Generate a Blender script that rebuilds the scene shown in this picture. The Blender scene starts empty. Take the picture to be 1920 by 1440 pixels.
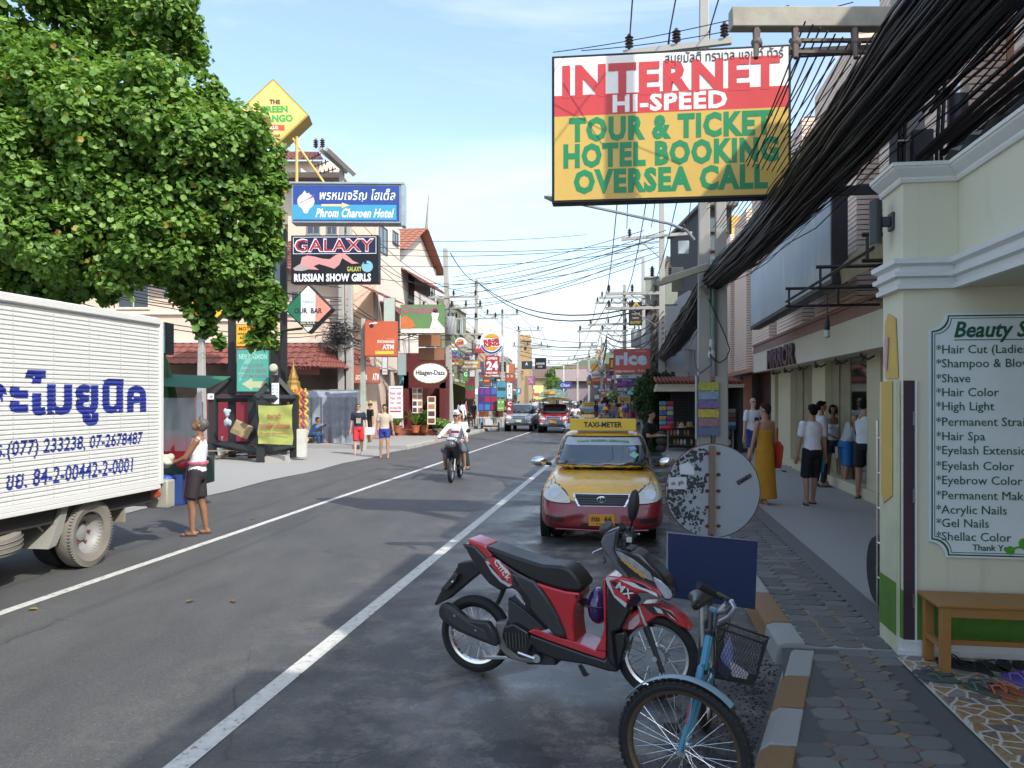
import bpy,bmesh,math,random
from math import sin,cos,pi,radians,tan,atan2,sqrt
from mathutils import Vector as V,Matrix,Euler
from mathutils.bvhtree import BVHTree
random.seed(7)
S=bpy.context.scene
COL=S.collection
# camera, world, sun, exposure
CAMZ,HY,F=2.0,745.0,1500.0
cam=bpy.data.objects.new('camera',bpy.data.cameras.new('camera'));COL.objects.link(cam)
cam.location=(0,0,CAMZ);cam.rotation_euler=(radians(90),0,0)
cam.data.sensor_width=36;cam.data.lens=36*F/1920
cam.data.shift_y=(HY-720)/1920
cam.data.clip_start=.05;cam.data.clip_end=3000
S.camera=cam
SUN=V((.68,-.79,1.0)).normalized()
W=bpy.data.worlds.new('World');S.world=W;W.use_nodes=True
def _world():
 nt=W.node_tree;nt.nodes.clear();N=nt.nodes.new;L=nt.links.new
 out=N('ShaderNodeOutputWorld');bg=N('ShaderNodeBackground');bg.inputs[1].default_value=.15
 sky=N('ShaderNodeTexSky');sky.sky_type='NISHITA';sky.sun_disc=False
 sky.sun_elevation=math.asin(SUN.z);sky.sun_rotation=atan2(SUN.x,SUN.y)
 sky.air_density=1.0;sky.dust_density=2.2;sky.ozone_density=1.2;sky.altitude=0
 tc=N('ShaderNodeTexCoord');mp=N('ShaderNodeMapping');mp.inputs['Scale'].default_value=(1.1,2.4,5.2)
 mp.inputs['Rotation'].default_value=(0,.28,.5)
 n1=N('ShaderNodeTexNoise');n1.inputs['Scale'].default_value=1.7;n1.inputs['Detail'].default_value=9;n1.inputs['Roughness'].default_value=.58
 n1.inputs['Distortion'].default_value=.5
 cr=N('ShaderNodeValToRGB');cr.color_ramp.elements[0].position=.43;cr.color_ramp.elements[1].position=.70
 sep=N('ShaderNodeSeparateXYZ')
 hz=N('ShaderNodeMapRange');hz.inputs['From Min'].default_value=.42;hz.inputs['From Max'].default_value=.0
 hz.inputs['To Min'].default_value=.0;hz.inputs['To Max'].default_value=.66
 mx=N('ShaderNodeMath');mx.operation='MULTIPLY';mx.inputs[1].default_value=.62
 ad=N('ShaderNodeMath');ad.operation='ADD';ad.use_clamp=True
 mix=N('ShaderNodeMixRGB');mix.inputs[2].default_value=(2.9,3.25,3.4,1)
 L(tc.outputs['Generated'],mp.inputs[0]);L(mp.outputs[0],n1.inputs[0]);L(n1.outputs[0],cr.inputs[0])
 L(cr.outputs[0],mx.inputs[0]);L(tc.outputs['Generated'],sep.inputs[0]);L(sep.outputs[2],hz.inputs[0])
 L(mx.outputs[0],ad.inputs[0]);L(hz.outputs[0],ad.inputs[1]);a2=N('ShaderNodeMath');a2.operation='MAXIMUM';a2.inputs[1].default_value=.14;L(ad.outputs[0],a2.inputs[0]);L(a2.outputs[0],mix.inputs[0])
 tn=N('ShaderNodeMixRGB');tn.blend_type='MULTIPLY';tn.inputs[0].default_value=1;tn.inputs[2].default_value=(.88,.95,1.0,1);L(sky.outputs[0],tn.inputs[1]);L(tn.outputs[0],mix.inputs[1]);L(mix.outputs[0],bg.inputs[0]);L(bg.outputs[0],out.inputs[0])
_world()
sl=bpy.data.lights.new('sun','SUN');sl.energy=2.2;sl.angle=radians(.53);sl.color=(1,.955,.88)
so=bpy.data.objects.new('sun',sl);COL.objects.link(so);so.rotation_euler=SUN.to_track_quat('Z','Y').to_euler()
S.view_settings.view_transform='Standard';S.view_settings.look='None'
S.view_settings.exposure=1.27;S.view_settings.gamma=1;S.view_settings.use_curve_mapping=False
# frames
A0=radians(8.5);DX,DY=sin(A0),cos(A0);TC=5.78
def P(px,py,Y):return V(((px-960)/F*Y,Y,CAMZ-(py-HY)/F*Y))
def G(px,py,z=0):
 Y=(CAMZ-z)*F/(py-HY);return V(((px-960)/F*Y,Y,z))
def R(s,t,z=0):
 if s<=46:return V((-TC*DY+DX*s+DY*t,TC*DX+DY*s-DX*t,z))
 a=A0;p=V((-TC*DY+DX*46,TC*DX+DY*46));ss=46
 while ss<s:
  d=min(2,s-ss);a=max(radians(3.6),a-radians(.42)*d/2*1.0);p+=V((sin(a),cos(a)))*d;ss+=d
 return V((p.x+cos(a)*t,p.y-sin(a)*t,z))
def RA(s):
 return-A0 if s<=46 else-max(radians(3.6),A0-radians(.21)*(s-46))
def Yt(px,t):
 r=(px-960)/F;return(t-TC)/(DY*r-DX)
def S_of(p):return(p.x+TC*DY)*DX+(p.y-TC*DX)*DY
def T_of(p):return(p.x+TC*DY)*DY-(p.y-TC*DX)*DX
RZ=-A0
# materials
def C(h,a=1):
 h=h.lstrip('#');v=[int(h[i:i+2],16)/255 for i in(0,2,4)]
 return tuple([(x/12.92 if x<=.04045 else((x+.055)/1.055)**2.4)for x in v]+[a])
MC={}
def M(col,rough=.55,metal=0,var=.18,vs=2.5,bump=0,bs=30,coat=0,emit=0,spec=.5,alpha=1,trans=0,name=None,stretch=None,rv=.12):
 if isinstance(col,str):col=C(col)
 if len(col)==3:col=tuple(col)+(1,)
 key=(tuple(round(c,4)for c in col),rough,metal,var,vs,bump,bs,coat,emit,spec,alpha,trans,stretch)
 if key in MC:return MC[key]
 m=bpy.data.materials.new(name or 'paint');m.use_nodes=True;nt=m.node_tree;b=nt.nodes['Principled BSDF']
 N=nt.nodes.new;L=nt.links.new
 b.inputs['Base Color'].default_value=col;b.inputs['Roughness'].default_value=rough;b.inputs['Metallic'].default_value=metal
 b.inputs['Coat Weight'].default_value=coat;b.inputs['Coat Roughness'].default_value=.05
 b.inputs['Specular IOR Level'].default_value=spec;b.inputs['Alpha'].default_value=alpha
 b.inputs['Transmission Weight'].default_value=trans
 if emit:b.inputs['Emission Color'].default_value=col;b.inputs['Emission Strength'].default_value=emit
 if var or bump:
  tc=N('ShaderNodeTexCoord');src=tc.outputs['Object']
  if stretch:
   mp=N('ShaderNodeMapping');mp.inputs['Scale'].default_value=stretch;L(src,mp.inputs[0]);src=mp.outputs[0]
 if var:
  n=N('ShaderNodeTexNoise');n.inputs['Scale'].default_value=vs;n.inputs['Detail'].default_value=8;n.inputs['Roughness'].default_value=.65
  L(src,n.inputs[0])
  r=N('ShaderNodeMapRange');r.inputs['From Min'].default_value=.3;r.inputs['From Max'].default_value=.7
  r.inputs['To Min'].default_value=1-var;r.inputs['To Max'].default_value=1+var*.45
  L(n.outputs[0],r.inputs[0])
  mx=N('ShaderNodeMixRGB');mx.blend_type='MULTIPLY';mx.inputs[0].default_value=1;mx.inputs[1].default_value=col
  L(r.outputs[0],mx.inputs[2]);L(mx.outputs[0],b.inputs['Base Color'])
  r2=N('ShaderNodeMapRange');r2.inputs['To Min'].default_value=max(.02,rough-rv);r2.inputs['To Max'].default_value=min(1,rough+rv)
  L(n.outputs[0],r2.inputs[0]);L(r2.outputs[0],b.inputs['Roughness'])
 if bump:
  n2=N('ShaderNodeTexNoise');n2.inputs['Scale'].default_value=bs;n2.inputs['Detail'].default_value=5;L(src,n2.inputs[0])
  bp=N('ShaderNodeBump');bp.inputs['Strength'].default_value=bump;bp.inputs['Distance'].default_value=.02
  L(n2.outputs[0],bp.inputs['Height']);L(bp.outputs[0],b.inputs['Normal'])
 MC[key]=m;return m
def glass(col='#1a2226',rough=.04):return M(col,rough,0,0,coat=1,spec=.9)
def spots(base,layers,rough=.6,metal=0,bump=.2,bs=40):
 """weathered surface: layers = [(colour, scale, lo, hi, amount)] noise patches over a base colour"""
 m=bpy.data.materials.new('weathered');m.use_nodes=True;nt=m.node_tree;b=nt.nodes['Principled BSDF'];N=nt.nodes.new;L=nt.links.new
 tc=N('ShaderNodeTexCoord');cur=None;prev=N('ShaderNodeRGB');prev.outputs[0].default_value=C(base)if isinstance(base,str)else base
 prev=prev.outputs[0]
 for i,(c,sc,lo,hi,am,*zs)in enumerate(layers):
  mp=N('ShaderNodeMapping');mp.inputs['Location'].default_value=(i*7.3,i*3.1,i*1.7)
  if zs:mp.inputs['Scale'].default_value=(1,1,zs[0]);L(tc.outputs['Object'],mp.inputs[0])
  n=N('ShaderNodeTexNoise');n.inputs['Scale'].default_value=sc;n.inputs['Detail'].default_value=8;n.inputs['Roughness'].default_value=.65;L(mp.outputs[0],n.inputs[0])
  r=N('ShaderNodeMapRange');r.inputs['From Min'].default_value=lo;r.inputs['From Max'].default_value=hi;r.inputs['To Max'].default_value=am;L(n.outputs[0],r.inputs[0])
  mx=N('ShaderNodeMixRGB');L(r.outputs[0],mx.inputs[0]);L(prev,mx.inputs[1]);mx.inputs[2].default_value=C(c)if isinstance(c,str)else c;prev=mx.outputs[0]
 L(prev,b.inputs['Base Color']);b.inputs['Roughness'].default_value=rough;b.inputs['Metallic'].default_value=metal
 if bump:
  n2=N('ShaderNodeTexNoise');n2.inputs['Scale'].default_value=bs;n2.inputs['Detail'].default_value=6;L(tc.outputs['Object'],n2.inputs[0])
  bp=N('ShaderNodeBump');bp.inputs['Strength'].default_value=bump;bp.inputs['Distance'].default_value=.02;L(n2.outputs[0],bp.inputs['Height']);L(bp.outputs[0],b.inputs['Normal'])
 return m
# mesh builder
def frame_of(d):
 d=d.normalized();u=d.cross(V((0,0,1)))
 if u.length<.05:u=d.cross(V((0,1,0)))
 u.normalize();return u,d.cross(u).normalized()
class MB:
 def __init__(s):s.v=[];s.f=[];s.m=[];s.mi=0
 def add(s,vs,fs):
  o=len(s.v);s.v+=[tuple(x)for x in vs];s.f+=[tuple(i+o for i in f)for f in fs];s.m+=[s.mi]*len(fs);return s
 def box(s,x0,x1,y0,y1,z0,z1,M4=None):
  vs=[V((x,y,z))for z in(z0,z1)for y in(y0,y1)for x in(x0,x1)]
  if M4 is not None:vs=[M4@v for v in vs]
  return s.add(vs,[(0,2,3,1),(4,5,7,6),(0,1,5,4),(2,6,7,3),(0,4,6,2),(1,3,7,5)])
 def cb(s,c,sz,rot=None):
  M4=Matrix.Translation(V(c))@(Euler(rot).to_matrix().to_4x4()if rot else Matrix())
  return s.box(-sz[0]/2,sz[0]/2,-sz[1]/2,sz[1]/2,-sz[2]/2,sz[2]/2,M4)
 def cyl(s,p0,p1,r0,r1=None,n=12,cap=True):
  p0=V(p0);p1=V(p1);r1=r0 if r1 is None else r1;u,w=frame_of(p1-p0);vs=[]
  for p,r in((p0,r0),(p1,r1)):
   for i in range(n):a=2*pi*i/n;vs.append(p+u*(r*cos(a))+w*(r*sin(a)))
  fs=[(i,(i+1)%n,n+(i+1)%n,n+i)for i in range(n)]
  if cap:fs+=[tuple(range(n-1,-1,-1)),tuple(range(n,2*n))]
  return s.add(vs,fs)
 def tube(s,pts,r,n=6,cap=True,closed=False):
  pts=[V(p)for p in pts];K=len(pts);vs=[];u=None
  rr=r if hasattr(r,'__len__')else[r]*K
  for i,p in enumerate(pts):
   if closed:d=pts[(i+1)%K]-pts[i-1]
   else:d=pts[min(i+1,K-1)]-pts[max(i-1,0)]
   if d.length<1e-9:d=V((0,0,1))
   d.normalize()
   if u is None:u,w=frame_of(d)
   else:
    u=u-d*u.dot(d)
    if u.length<1e-6:u,w=frame_of(d)
    u.normalize();w=d.cross(u)
   for k in range(n):a=2*pi*k/n;vs.append(p+u*(rr[i]*cos(a))+w*(rr[i]*sin(a)))
  fs=[]
  for i in range(K if closed else K-1):
   j=(i+1)%K
   for k in range(n):l=(k+1)%n;fs.append((i*n+k,i*n+l,j*n+l,j*n+k))
  if cap and not closed:fs+=[tuple(range(n-1,-1,-1)),tuple(range((K-1)*n,K*n))]
  return s.add(vs,fs)
 def prism(s,poly,y0,y1,ax='y'):
  """polygon in (a,b) extruded; ax y: (x,z), ax z: (x,y), ax x: (y,z)"""
  def q(a,b,c):return{'y':(a,c,b),'z':(a,b,c),'x':(c,a,b)}[ax]
  n=len(poly);vs=[q(a,b,y0)for a,b in poly]+[q(a,b,y1)for a,b in poly]
  ar=sum(poly[i][0]*poly[(i+1)%n][1]-poly[(i+1)%n][0]*poly[i][1]for i in range(n))
  f0,f1=tuple(range(n)),tuple(range(2*n-1,n-1,-1))
  return s.add(vs,[f0,f1]+[(i,n+i,n+(i+1)%n,(i+1)%n)for i in range(n)])
 def lathe(s,prof,n=20,c=(0,0,0),ax='z',cap=True):
  vs=[];c=V(c)
  for r,h in prof:
   for i in range(n):
    a=2*pi*i/n;x,y=r*cos(a),r*sin(a)
    vs.append(c+V({'z':(x,y,h),'y':(x,h,y),'x':(h,x,y)}[ax]))
  K=len(prof);fs=[(i*n+k,i*n+(k+1)%n,(i+1)*n+(k+1)%n,(i+1)*n+k)for i in range(K-1)for k in range(n)]
  if cap:fs+=[tuple(range(n-1,-1,-1)),tuple(range((K-1)*n,K*n))]
  return s.add(vs,fs)
 def ell(s,c,r,n=12,m=8,M4=None):
  c=V(c);r=(r,r,r)if not hasattr(r,'__len__')else r;vs=[V((0,0,-r[2]))]
  for j in range(1,m):
   p=-pi/2+pi*j/m
   for i in range(n):a=2*pi*i/n;vs.append(V((r[0]*cos(p)*cos(a),r[1]*cos(p)*sin(a),r[2]*sin(p))))
  vs.append(V((0,0,r[2])))
  if M4 is not None:vs=[M4@v for v in vs]
  vs=[v+c for v in vs]
  fs=[(0,1+(i+1)%n,1+i)for i in range(n)]
  for j in range(m-2):
   for i in range(n):a,b=1+j*n+i,1+j*n+(i+1)%n;fs.append((a,b,b+n,a+n))
  t=len(vs)-1;o=1+(m-2)*n
  return s.add(vs,fs+[(o+i,o+(i+1)%n,t)for i in range(n)])
 def cap2(s,p0,r0,p1,r1,n=10):
  """tapered capsule"""
  p0=V(p0);p1=V(p1);d=p1-p0;L=max(d.length,1e-5);u,w=frame_of(d);d=d/L;prof=[]
  for k in range(4):a=pi/2*(k+.4)/4;prof.append((r0*sin(a),-r0*cos(a)))
  prof.append((r0,0));prof.append((r1,L))
  for k in range(4):a=pi/2*(3.6-k)/4;prof.append((r1*sin(a),L+r1*cos(a)))
  vs=[]
  for r,h in prof:
   for i in range(n):a=2*pi*i/n;vs.append(p0+d*h+u*(r*cos(a))+w*(r*sin(a)))
  K=len(prof);fs=[(i*n+k,i*n+(k+1)%n,(i+1)*n+(k+1)%n,(i+1)*n+k)for i in range(K-1)for k in range(n)]
  return s.add(vs,fs+[tuple(range(n-1,-1,-1)),tuple(range((K-1)*n,K*n))])
 def loft(s,rings,cap=True,closed=True):
  n=len(rings[0]);vs=[p for r in rings for p in r];K=len(rings);fs=[]
  for i in range(K-1):
   for k in range(n if closed else n-1):l=(k+1)%n;fs.append((i*n+k,i*n+l,(i+1)*n+l,(i+1)*n+k))
  if cap:fs+=[tuple(range(n-1,-1,-1)),tuple(range((K-1)*n,K*n))]
  return s.add(vs,fs)
 def quad(s,a,b,c,d):return s.add([a,b,c,d],[(0,1,2,3)])
 def mesh(s,name,mats,sharp=35):
  me=bpy.data.meshes.new(name);me.from_pydata(s.v,[],s.f)
  if mats is None:mats=[]
  if not isinstance(mats,(list,tuple)):mats=[mats]
  for m in mats:me.materials.append(m)
  if len(mats)>1:me.polygons.foreach_set('material_index',s.m)
  if sharp:me.polygons.foreach_set('use_smooth',[True]*len(me.polygons));me.update();me.set_sharp_from_angle(angle=radians(sharp))
  me.update();return me
 def build(s,name,mats,parent=None,bevel=0,sharp=35,label=None,loc=None,rz=0,subd=0,fixn=False,**kw):
  me=s.mesh(name,mats,sharp)
  if fixn:
   bm=bmesh.new();bm.from_mesh(me);bmesh.ops.recalc_face_normals(bm,faces=bm.faces);bm.to_mesh(me);bm.free()
  ob=link(name,me,parent,label,**kw)
  if loc is not None:ob.location=loc
  if rz:ob.rotation_euler.z=rz
  if bevel:
   b=ob.modifiers.new('b','BEVEL');b.width=bevel;b.segments=2;b.limit_method='ANGLE';b.angle_limit=radians(40)
  if subd:b=ob.modifiers.new('s','SUBSURF');b.levels=b.render_levels=subd
  return ob
def link(name,data,parent=None,label=None,cat=None,group=None,kind=None):
 o=bpy.data.objects.new(name,data);COL.objects.link(o)
 if parent is not None:o.parent=parent
 if label:o['label']=label
 if cat:o['category']=cat
 if group:o['group']=group
 if kind:o['kind']=kind
 return o
def thing(name,label,cat,loc=(0,0,0),rz=0,group=None,rot=None):
 o=link(name,None,None,label,cat,group);o.location=loc;o.rotation_euler=rot if rot else(0,0,rz);o.empty_display_size=.2
 return o
def dup(root,loc=None,rz=None,label=None,parent=None):
 r=root.copy();COL.objects.link(r)
 if parent is not None:r.parent=parent
 if loc is not None:r.location=loc
 if rz is not None:r.rotation_euler.z=rz
 if label:r['label']=label
 for ch in list(root.children):dup(ch,parent=r)
 return r
def textmesh(body,bold=0,shear=0,ext=.001,sp=1):
 cu=bpy.data.curves.new('t','FONT');cu.body=body;cu.size=1;cu.offset=bold;cu.shear=shear;cu.extrude=ext
 cu.resolution_u=2;cu.space_character=sp;cu.align_x='CENTER';cu.fill_mode='BOTH' if hasattr(cu,'fill_mode')else 'FULL'
 o=bpy.data.objects.new('t',cu);COL.objects.link(o)
 dg=bpy.context.evaluated_depsgraph_get();me=bpy.data.meshes.new_from_object(o.evaluated_get(dg),depsgraph=dg)
 bpy.data.objects.remove(o);bpy.data.curves.remove(cu);return me
def T(body,cx,cz,w,h,parent,mat,y=-.004,bold=.02,shear=0,rot=0,name='lettering',th=.003,sp=1,axis='-y',arch=0):
 """text filling the box w x h centred at (cx, cz) on the local plane facing -Y"""
 me=textmesh(body,bold,shear,.5,sp)
 if not len(me.vertices):return None
 xs=[v.co.x for v in me.vertices];ys=[v.co.y for v in me.vertices];x0,x1,y0,y1=min(xs),max(xs),min(ys),max(ys)
 sx=w/(x1-x0);sz=h/(y1-y0)if h else sx
 cr,sr=cos(rot),sin(rot)
 for v in me.vertices:
  a=(v.co.x-(x0+x1)/2)*sx;b=(v.co.y-(y0+y1)/2)*sz;c=-v.co.z*th
  if arch:b+=arch*(1-(a/(w/2))**2)
  a,b=a*cr-b*sr,a*sr+b*cr
  v.co=(cx+a,y+c,cz+b)
 me.name=name;me.materials.clear();me.materials.append(mat);me.update()
 return link(name,me,parent)
def union(mb,name,mat,parent,vox=.012,smooth=4,label=None):
 """one continuous skin over overlapping pieces"""
 me=mb.mesh(name,None,0);o=bpy.data.objects.new('u',me);COL.objects.link(o)
 r=o.modifiers.new('r','REMESH');r.mode='VOXEL';r.voxel_size=vox;r.use_smooth_shade=True
 if smooth:s_=o.modifiers.new('s','SMOOTH');s_.iterations=smooth;s_.factor=.5
 dg=bpy.context.evaluated_depsgraph_get();m2=bpy.data.meshes.new_from_object(o.evaluated_get(dg),depsgraph=dg)
 bpy.data.objects.remove(o);bpy.data.meshes.remove(me)
 m2.name=name;m2.materials.clear()
 for m in(mat if isinstance(mat,list)else[mat]):m2.materials.append(m)
 m2.polygons.foreach_set('use_smooth',[True]*len(m2.polygons))
 return link(name,m2,parent,label)
def bvh_of(ob):
 dg=bpy.context.evaluated_depsgraph_get();e=ob.evaluated_get(dg);me=e.to_mesh()
 b=BVHTree.FromPolygons([v.co.copy()for v in me.vertices],[tuple(p.vertices)for p in me.polygons]);e.to_mesh_clear();return b
def patch(name,poly,bvh,mat,parent,off=.005,step=.04,ax='y',side=-1,label=None,solid=True):
 """a thin sheet cut to an outline and laid on a curved body, seen along an axis"""
 bm=bmesh.new();bm.faces.new([bm.verts.new((a,b,0))for a,b in poly])
 bmesh.ops.triangulate(bm,faces=bm.faces[:])
 for k in(0,1):
  lo=min(p[k]for p in poly);hi=max(p[k]for p in poly);q=lo+step
  no=(1,0,0)if k==0 else(0,1,0)
  while q<hi:
   bmesh.ops.bisect_plane(bm,geom=bm.verts[:]+bm.edges[:]+bm.faces[:],plane_co=(q,q,0),plane_no=no);q+=step
 for v in bm.verts:
  a,b=v.co.x,v.co.y
  if ax=='y':o,d=V((a,side*20,b)),V((0,-side,0))
  elif ax=='x':o,d=V((side*20,a,b)),V((-side,0,0))
  else:o,d=V((a,b,side*20)),V((0,0,-side))
  h=bvh.ray_cast(o,d)[0]
  if h is None:h=bvh.find_nearest(V((a,0,b))if ax=='y' else V((0,a,b))if ax=='x' else V((a,b,1)))[0]
  v.co=h-d*off
 bmesh.ops.recalc_face_normals(bm,faces=bm.faces)
 me=bpy.data.meshes.new(name);bm.to_mesh(me);bm.free();me.materials.append(mat)
 me.polygons.foreach_set('use_smooth',[True]*len(me.polygons))
 return link(name,me,parent,label)
def sag(a,b,s,n=10):
 a=V(a);b=V(b);return[a.lerp(b,i/n)-V((0,0,s*4*(i/n)*(1-i/n)))for i in range(n+1)]
def arc(cx,cz,r,a0,a1,n=10,rz=None):
 rz=r if rz is None else rz
 return[(cx+r*cos(radians(a0+(a1-a0)*i/n)),cz+rz*sin(radians(a0+(a1-a0)*i/n)))for i in range(n+1)]
WHITE=M('#e8e8e4',.5,var=.08);BLACK=M((.012,.012,.013),.5,var=.3);DARK=M((.03,.03,.032),.6);RUBBER=M((.018,.018,.018),.8,bump=.2,bs=80)
STEEL=M((.55,.56,.57),.3,1,var=.1);CONC=spots((.36,.35,.32,1),[((.22,.21,.19,1),2,.4,.7,.7),((.45,.44,.4,1),9,.5,.8,.5),((.12,.11,.1,1),25,.6,.8,.5)],.85)
RUST=M('#7a4526',.85,var=.4,vs=12);GREYM=M('#8a8d8c',.5,.3)
# ground
def ground_mat():
 m=bpy.data.materials.new('asphalt');m.use_nodes=True;nt=m.node_tree;b=nt.nodes['Principled BSDF'];N=nt.nodes.new;L=nt.links.new
 tc=N('ShaderNodeTexCoord')
 def noise(sc,det=8,ro=.6,loc=(0,0,0),scl=(1,1,1)):
  mp=N('ShaderNodeMapping');mp.inputs['Location'].default_value=loc;mp.inputs['Scale'].default_value=scl;mp.inputs['Rotation'].default_value=(0,0,A0);L(tc.outputs['Object'],mp.inputs[0])
  n=N('ShaderNodeTexNoise');n.inputs['Scale'].default_value=sc;n.inputs['Detail'].default_value=det;n.inputs['Roughness'].default_value=ro;L(mp.outputs[0],n.inputs[0]);return n.outputs[0]
 def rng(src,a,b_,c,d):
  r=N('ShaderNodeMapRange');r.inputs['From Min'].default_value=a;r.inputs['From Max'].default_value=b_;r.inputs['To Min'].default_value=c;r.inputs['To Max'].default_value=d;L(src,r.inputs[0]);return r.outputs[0]
 def math2(op,a,b_):
  k=N('ShaderNodeMath');k.operation=op;k.use_clamp=True
  for i,q in enumerate((a,b_)):
   if hasattr(q,'is_linked')or hasattr(q,'node'):L(q,k.inputs[i])
   else:k.inputs[i].default_value=q
  return k.outputs[0]
    # t coordinate of the road: wet strip along the right kerb
 sp=N('ShaderNodeSeparateXYZ');mp0=N('ShaderNodeMapping');mp0.vector_type='POINT';mp0.inputs['Rotation'].default_value=(0,0,A0);L(tc.outputs['Object'],mp0.inputs[0]);L(mp0.outputs[0],sp.inputs[0])
 t=rng(sp.outputs[0],-TC+2.2,-TC+5.2,0,1)
 big=noise(.55,5,.55,(3,1,0));wet0=rng(big,.40,.56,0,1)
 wet=math2('MULTIPLY',wet0,t)
 speck=noise(75,3,.6);spc=rng(speck,.61,.68,0,1)
 fine=noise(38,6,.7);mid=noise(2.2,8,.6,(9,2,0),(1,.35,1))
 mx=N('ShaderNodeMixRGB');mx.inputs[1].default_value=(.060,.0605,.061,1);mx.inputs[2].default_value=(.092,.091,.087,1);L(rng(mid,.3,.7,0,1),mx.inputs[0])
 m2=N('ShaderNodeMixRGB');L(mx.outputs[0],m2.inputs[1]);m2.inputs[2].default_value=(.24,.23,.2,1);L(math2('MULTIPLY',spc,.8),m2.inputs[0])
 m3=N('ShaderNodeMixRGB');m3.blend_type='MULTIPLY';m3.inputs[0].default_value=.8;L(m2.outputs[0],m3.inputs[1]);L(rng(fine,.3,.7,.6,1.3),m3.inputs[2])
    # pale worn and sandy crust beside the kerb
 cr=math2('MULTIPLY',rng(noise(2.1,12,.80,(1,8,0)),.49,.57,0,.75),t)
 m4=N('ShaderNodeMixRGB');L(m3.outputs[0],m4.inputs[1]);m4.inputs[2].default_value=(.23,.21,.17,1);L(cr,m4.inputs[0])
 dk=math2('MULTIPLY',rng(noise(1.5,10,.72,(4,4,0)),.5,.58,0,.75),t)
 m5=N('ShaderNodeMixRGB');L(m4.outputs[0],m5.inputs[1]);m5.inputs[2].default_value=(.024,.025,.027,1);L(dk,m5.inputs[0])
    # soft long patches where water dried in the lane
 lp=rng(noise(.35,4,.5,(2,5,0),(1.6,.5,1)),.55,.72,0,.35)
 m6=N('ShaderNodeMixRGB');L(m5.outputs[0],m6.inputs[1]);m6.inputs[2].default_value=(.028,.029,.03,1);L(lp,m6.inputs[0])
 vc=N('ShaderNodeTexVoronoi');vc.feature='DISTANCE_TO_EDGE';vc.inputs['Scale'].default_value=.42;vm=N('ShaderNodeMixRGB');vm.inputs[0].default_value=.16;L(tc.outputs['Object'],vm.inputs[1]);nn=N('ShaderNodeTexNoise');nn.inputs['Scale'].default_value=2.2;nn.inputs['Detail'].default_value=6;L(tc.outputs['Object'],nn.inputs[0]);L(nn.outputs[1],vm.inputs[2]);L(vm.outputs[0],vc.inputs[0])
 ck=math2('MULTIPLY',rng(vc.outputs[0],.0,.0035,.75,0),rng(noise(.8,3,.5,(6,1,0)),.5,.6,0,1))
 m7=N('ShaderNodeMixRGB');L(m6.outputs[0],m7.inputs[1]);m7.inputs[2].default_value=(.012,.012,.012,1);L(ck,m7.inputs[0])
 sc_=rng(noise(3.4,10,.78,(7,7,0)),.66,.72,0,.55);m8=N('ShaderNodeMixRGB');L(m7.outputs[0],m8.inputs[1]);m8.inputs[2].default_value=(.19,.185,.17,1);L(sc_,m8.inputs[0])
 L(m8.outputs[0],b.inputs['Base Color'])
 r1=rng(wet,.1,.7,.62,.21);r2=math2('SUBTRACT',r1,math2('MULTIPLY',lp,.22));L(r2,b.inputs['Roughness'])
 bp=N('ShaderNodeBump');bp.inputs['Distance'].default_value=.006;L(rng(wet,.2,.7,.9,.35),bp.inputs['Strength'])
 L(noise(95,4,.7),bp.inputs['Height']);L(bp.outputs[0],b.inputs['Normal'])
 return m
ASPH=ground_mat()
g=MB();g.quad((-700,-60,0),(700,-60,0),(700,1500,0),(-700,1500,0));g.build('ground',spots((.30,.28,.24,1),[((.18,.17,.15,1),.3,.4,.6,1)],.9),kind='structure').location.z=-.012
def strip(name,t0,t1,s0,s1,z,mat,step=4,z2=None,kind='structure',parent=None):
 m=MB();ss=[s0]
 while ss[-1]<s1-1e-6:ss.append(min(s1,ss[-1]+step))
 tf=lambda q,s_:q(s_)if callable(q)else q
 L_=[R(s_,tf(t0,s_),z)for s_ in ss];R_=[R(s_,tf(t1,s_),z)for s_ in ss]
 if z2 is None:
  m.add(L_+R_,[(i,len(ss)+i,len(ss)+i+1,i+1)for i in range(len(ss)-1)])
 else:
  m.loft([[l,r_,V((r_.x,r_.y,z2)),V((l.x,l.y,z2))][::-1]for l,r_ in zip(L_,R_)])
 return m.build(name,mat,parent,kind=kind,sharp=30)
strip('road',-14,14,-8,220,0,ASPH,3)
# painted lines, worn
def paint_mat(col,thr=.57):
 m=bpy.data.materials.new('road_paint');m.use_nodes=True;nt=m.node_tree;b=nt.nodes['Principled BSDF'];N=nt.nodes.new;L=nt.links.new
 tc=N('ShaderNodeTexCoord');n=N('ShaderNodeTexNoise');n.inputs['Scale'].default_value=14;n.inputs['Detail'].default_value=9;n.inputs['Roughness'].default_value=.75;L(tc.outputs['Object'],n.inputs[0])
 cr=N('ShaderNodeValToRGB');cr.color_ramp.elements[0].position=.35;cr.color_ramp.elements[0].color=col;cr.color_ramp.elements[1].position=thr
 cr.color_ramp.elements[1].color=tuple(c*.78 for c in col[:3])+(1,);e=cr.color_ramp.elements.new(thr+.05);e.color=(.12,.12,.115,1)
 L(n.outputs[0],cr.inputs[0]);L(cr.outputs[0],b.inputs['Base Color']);b.inputs['Roughness'].default_value=.6;return m
PW=paint_mat((.62,.61,.56,1))
strip('lane_line',-.06,.06,-3,120,.004,PW,3)
strip('edge_line',3.28,3.42,-3,40,.004,PW,3)
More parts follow.
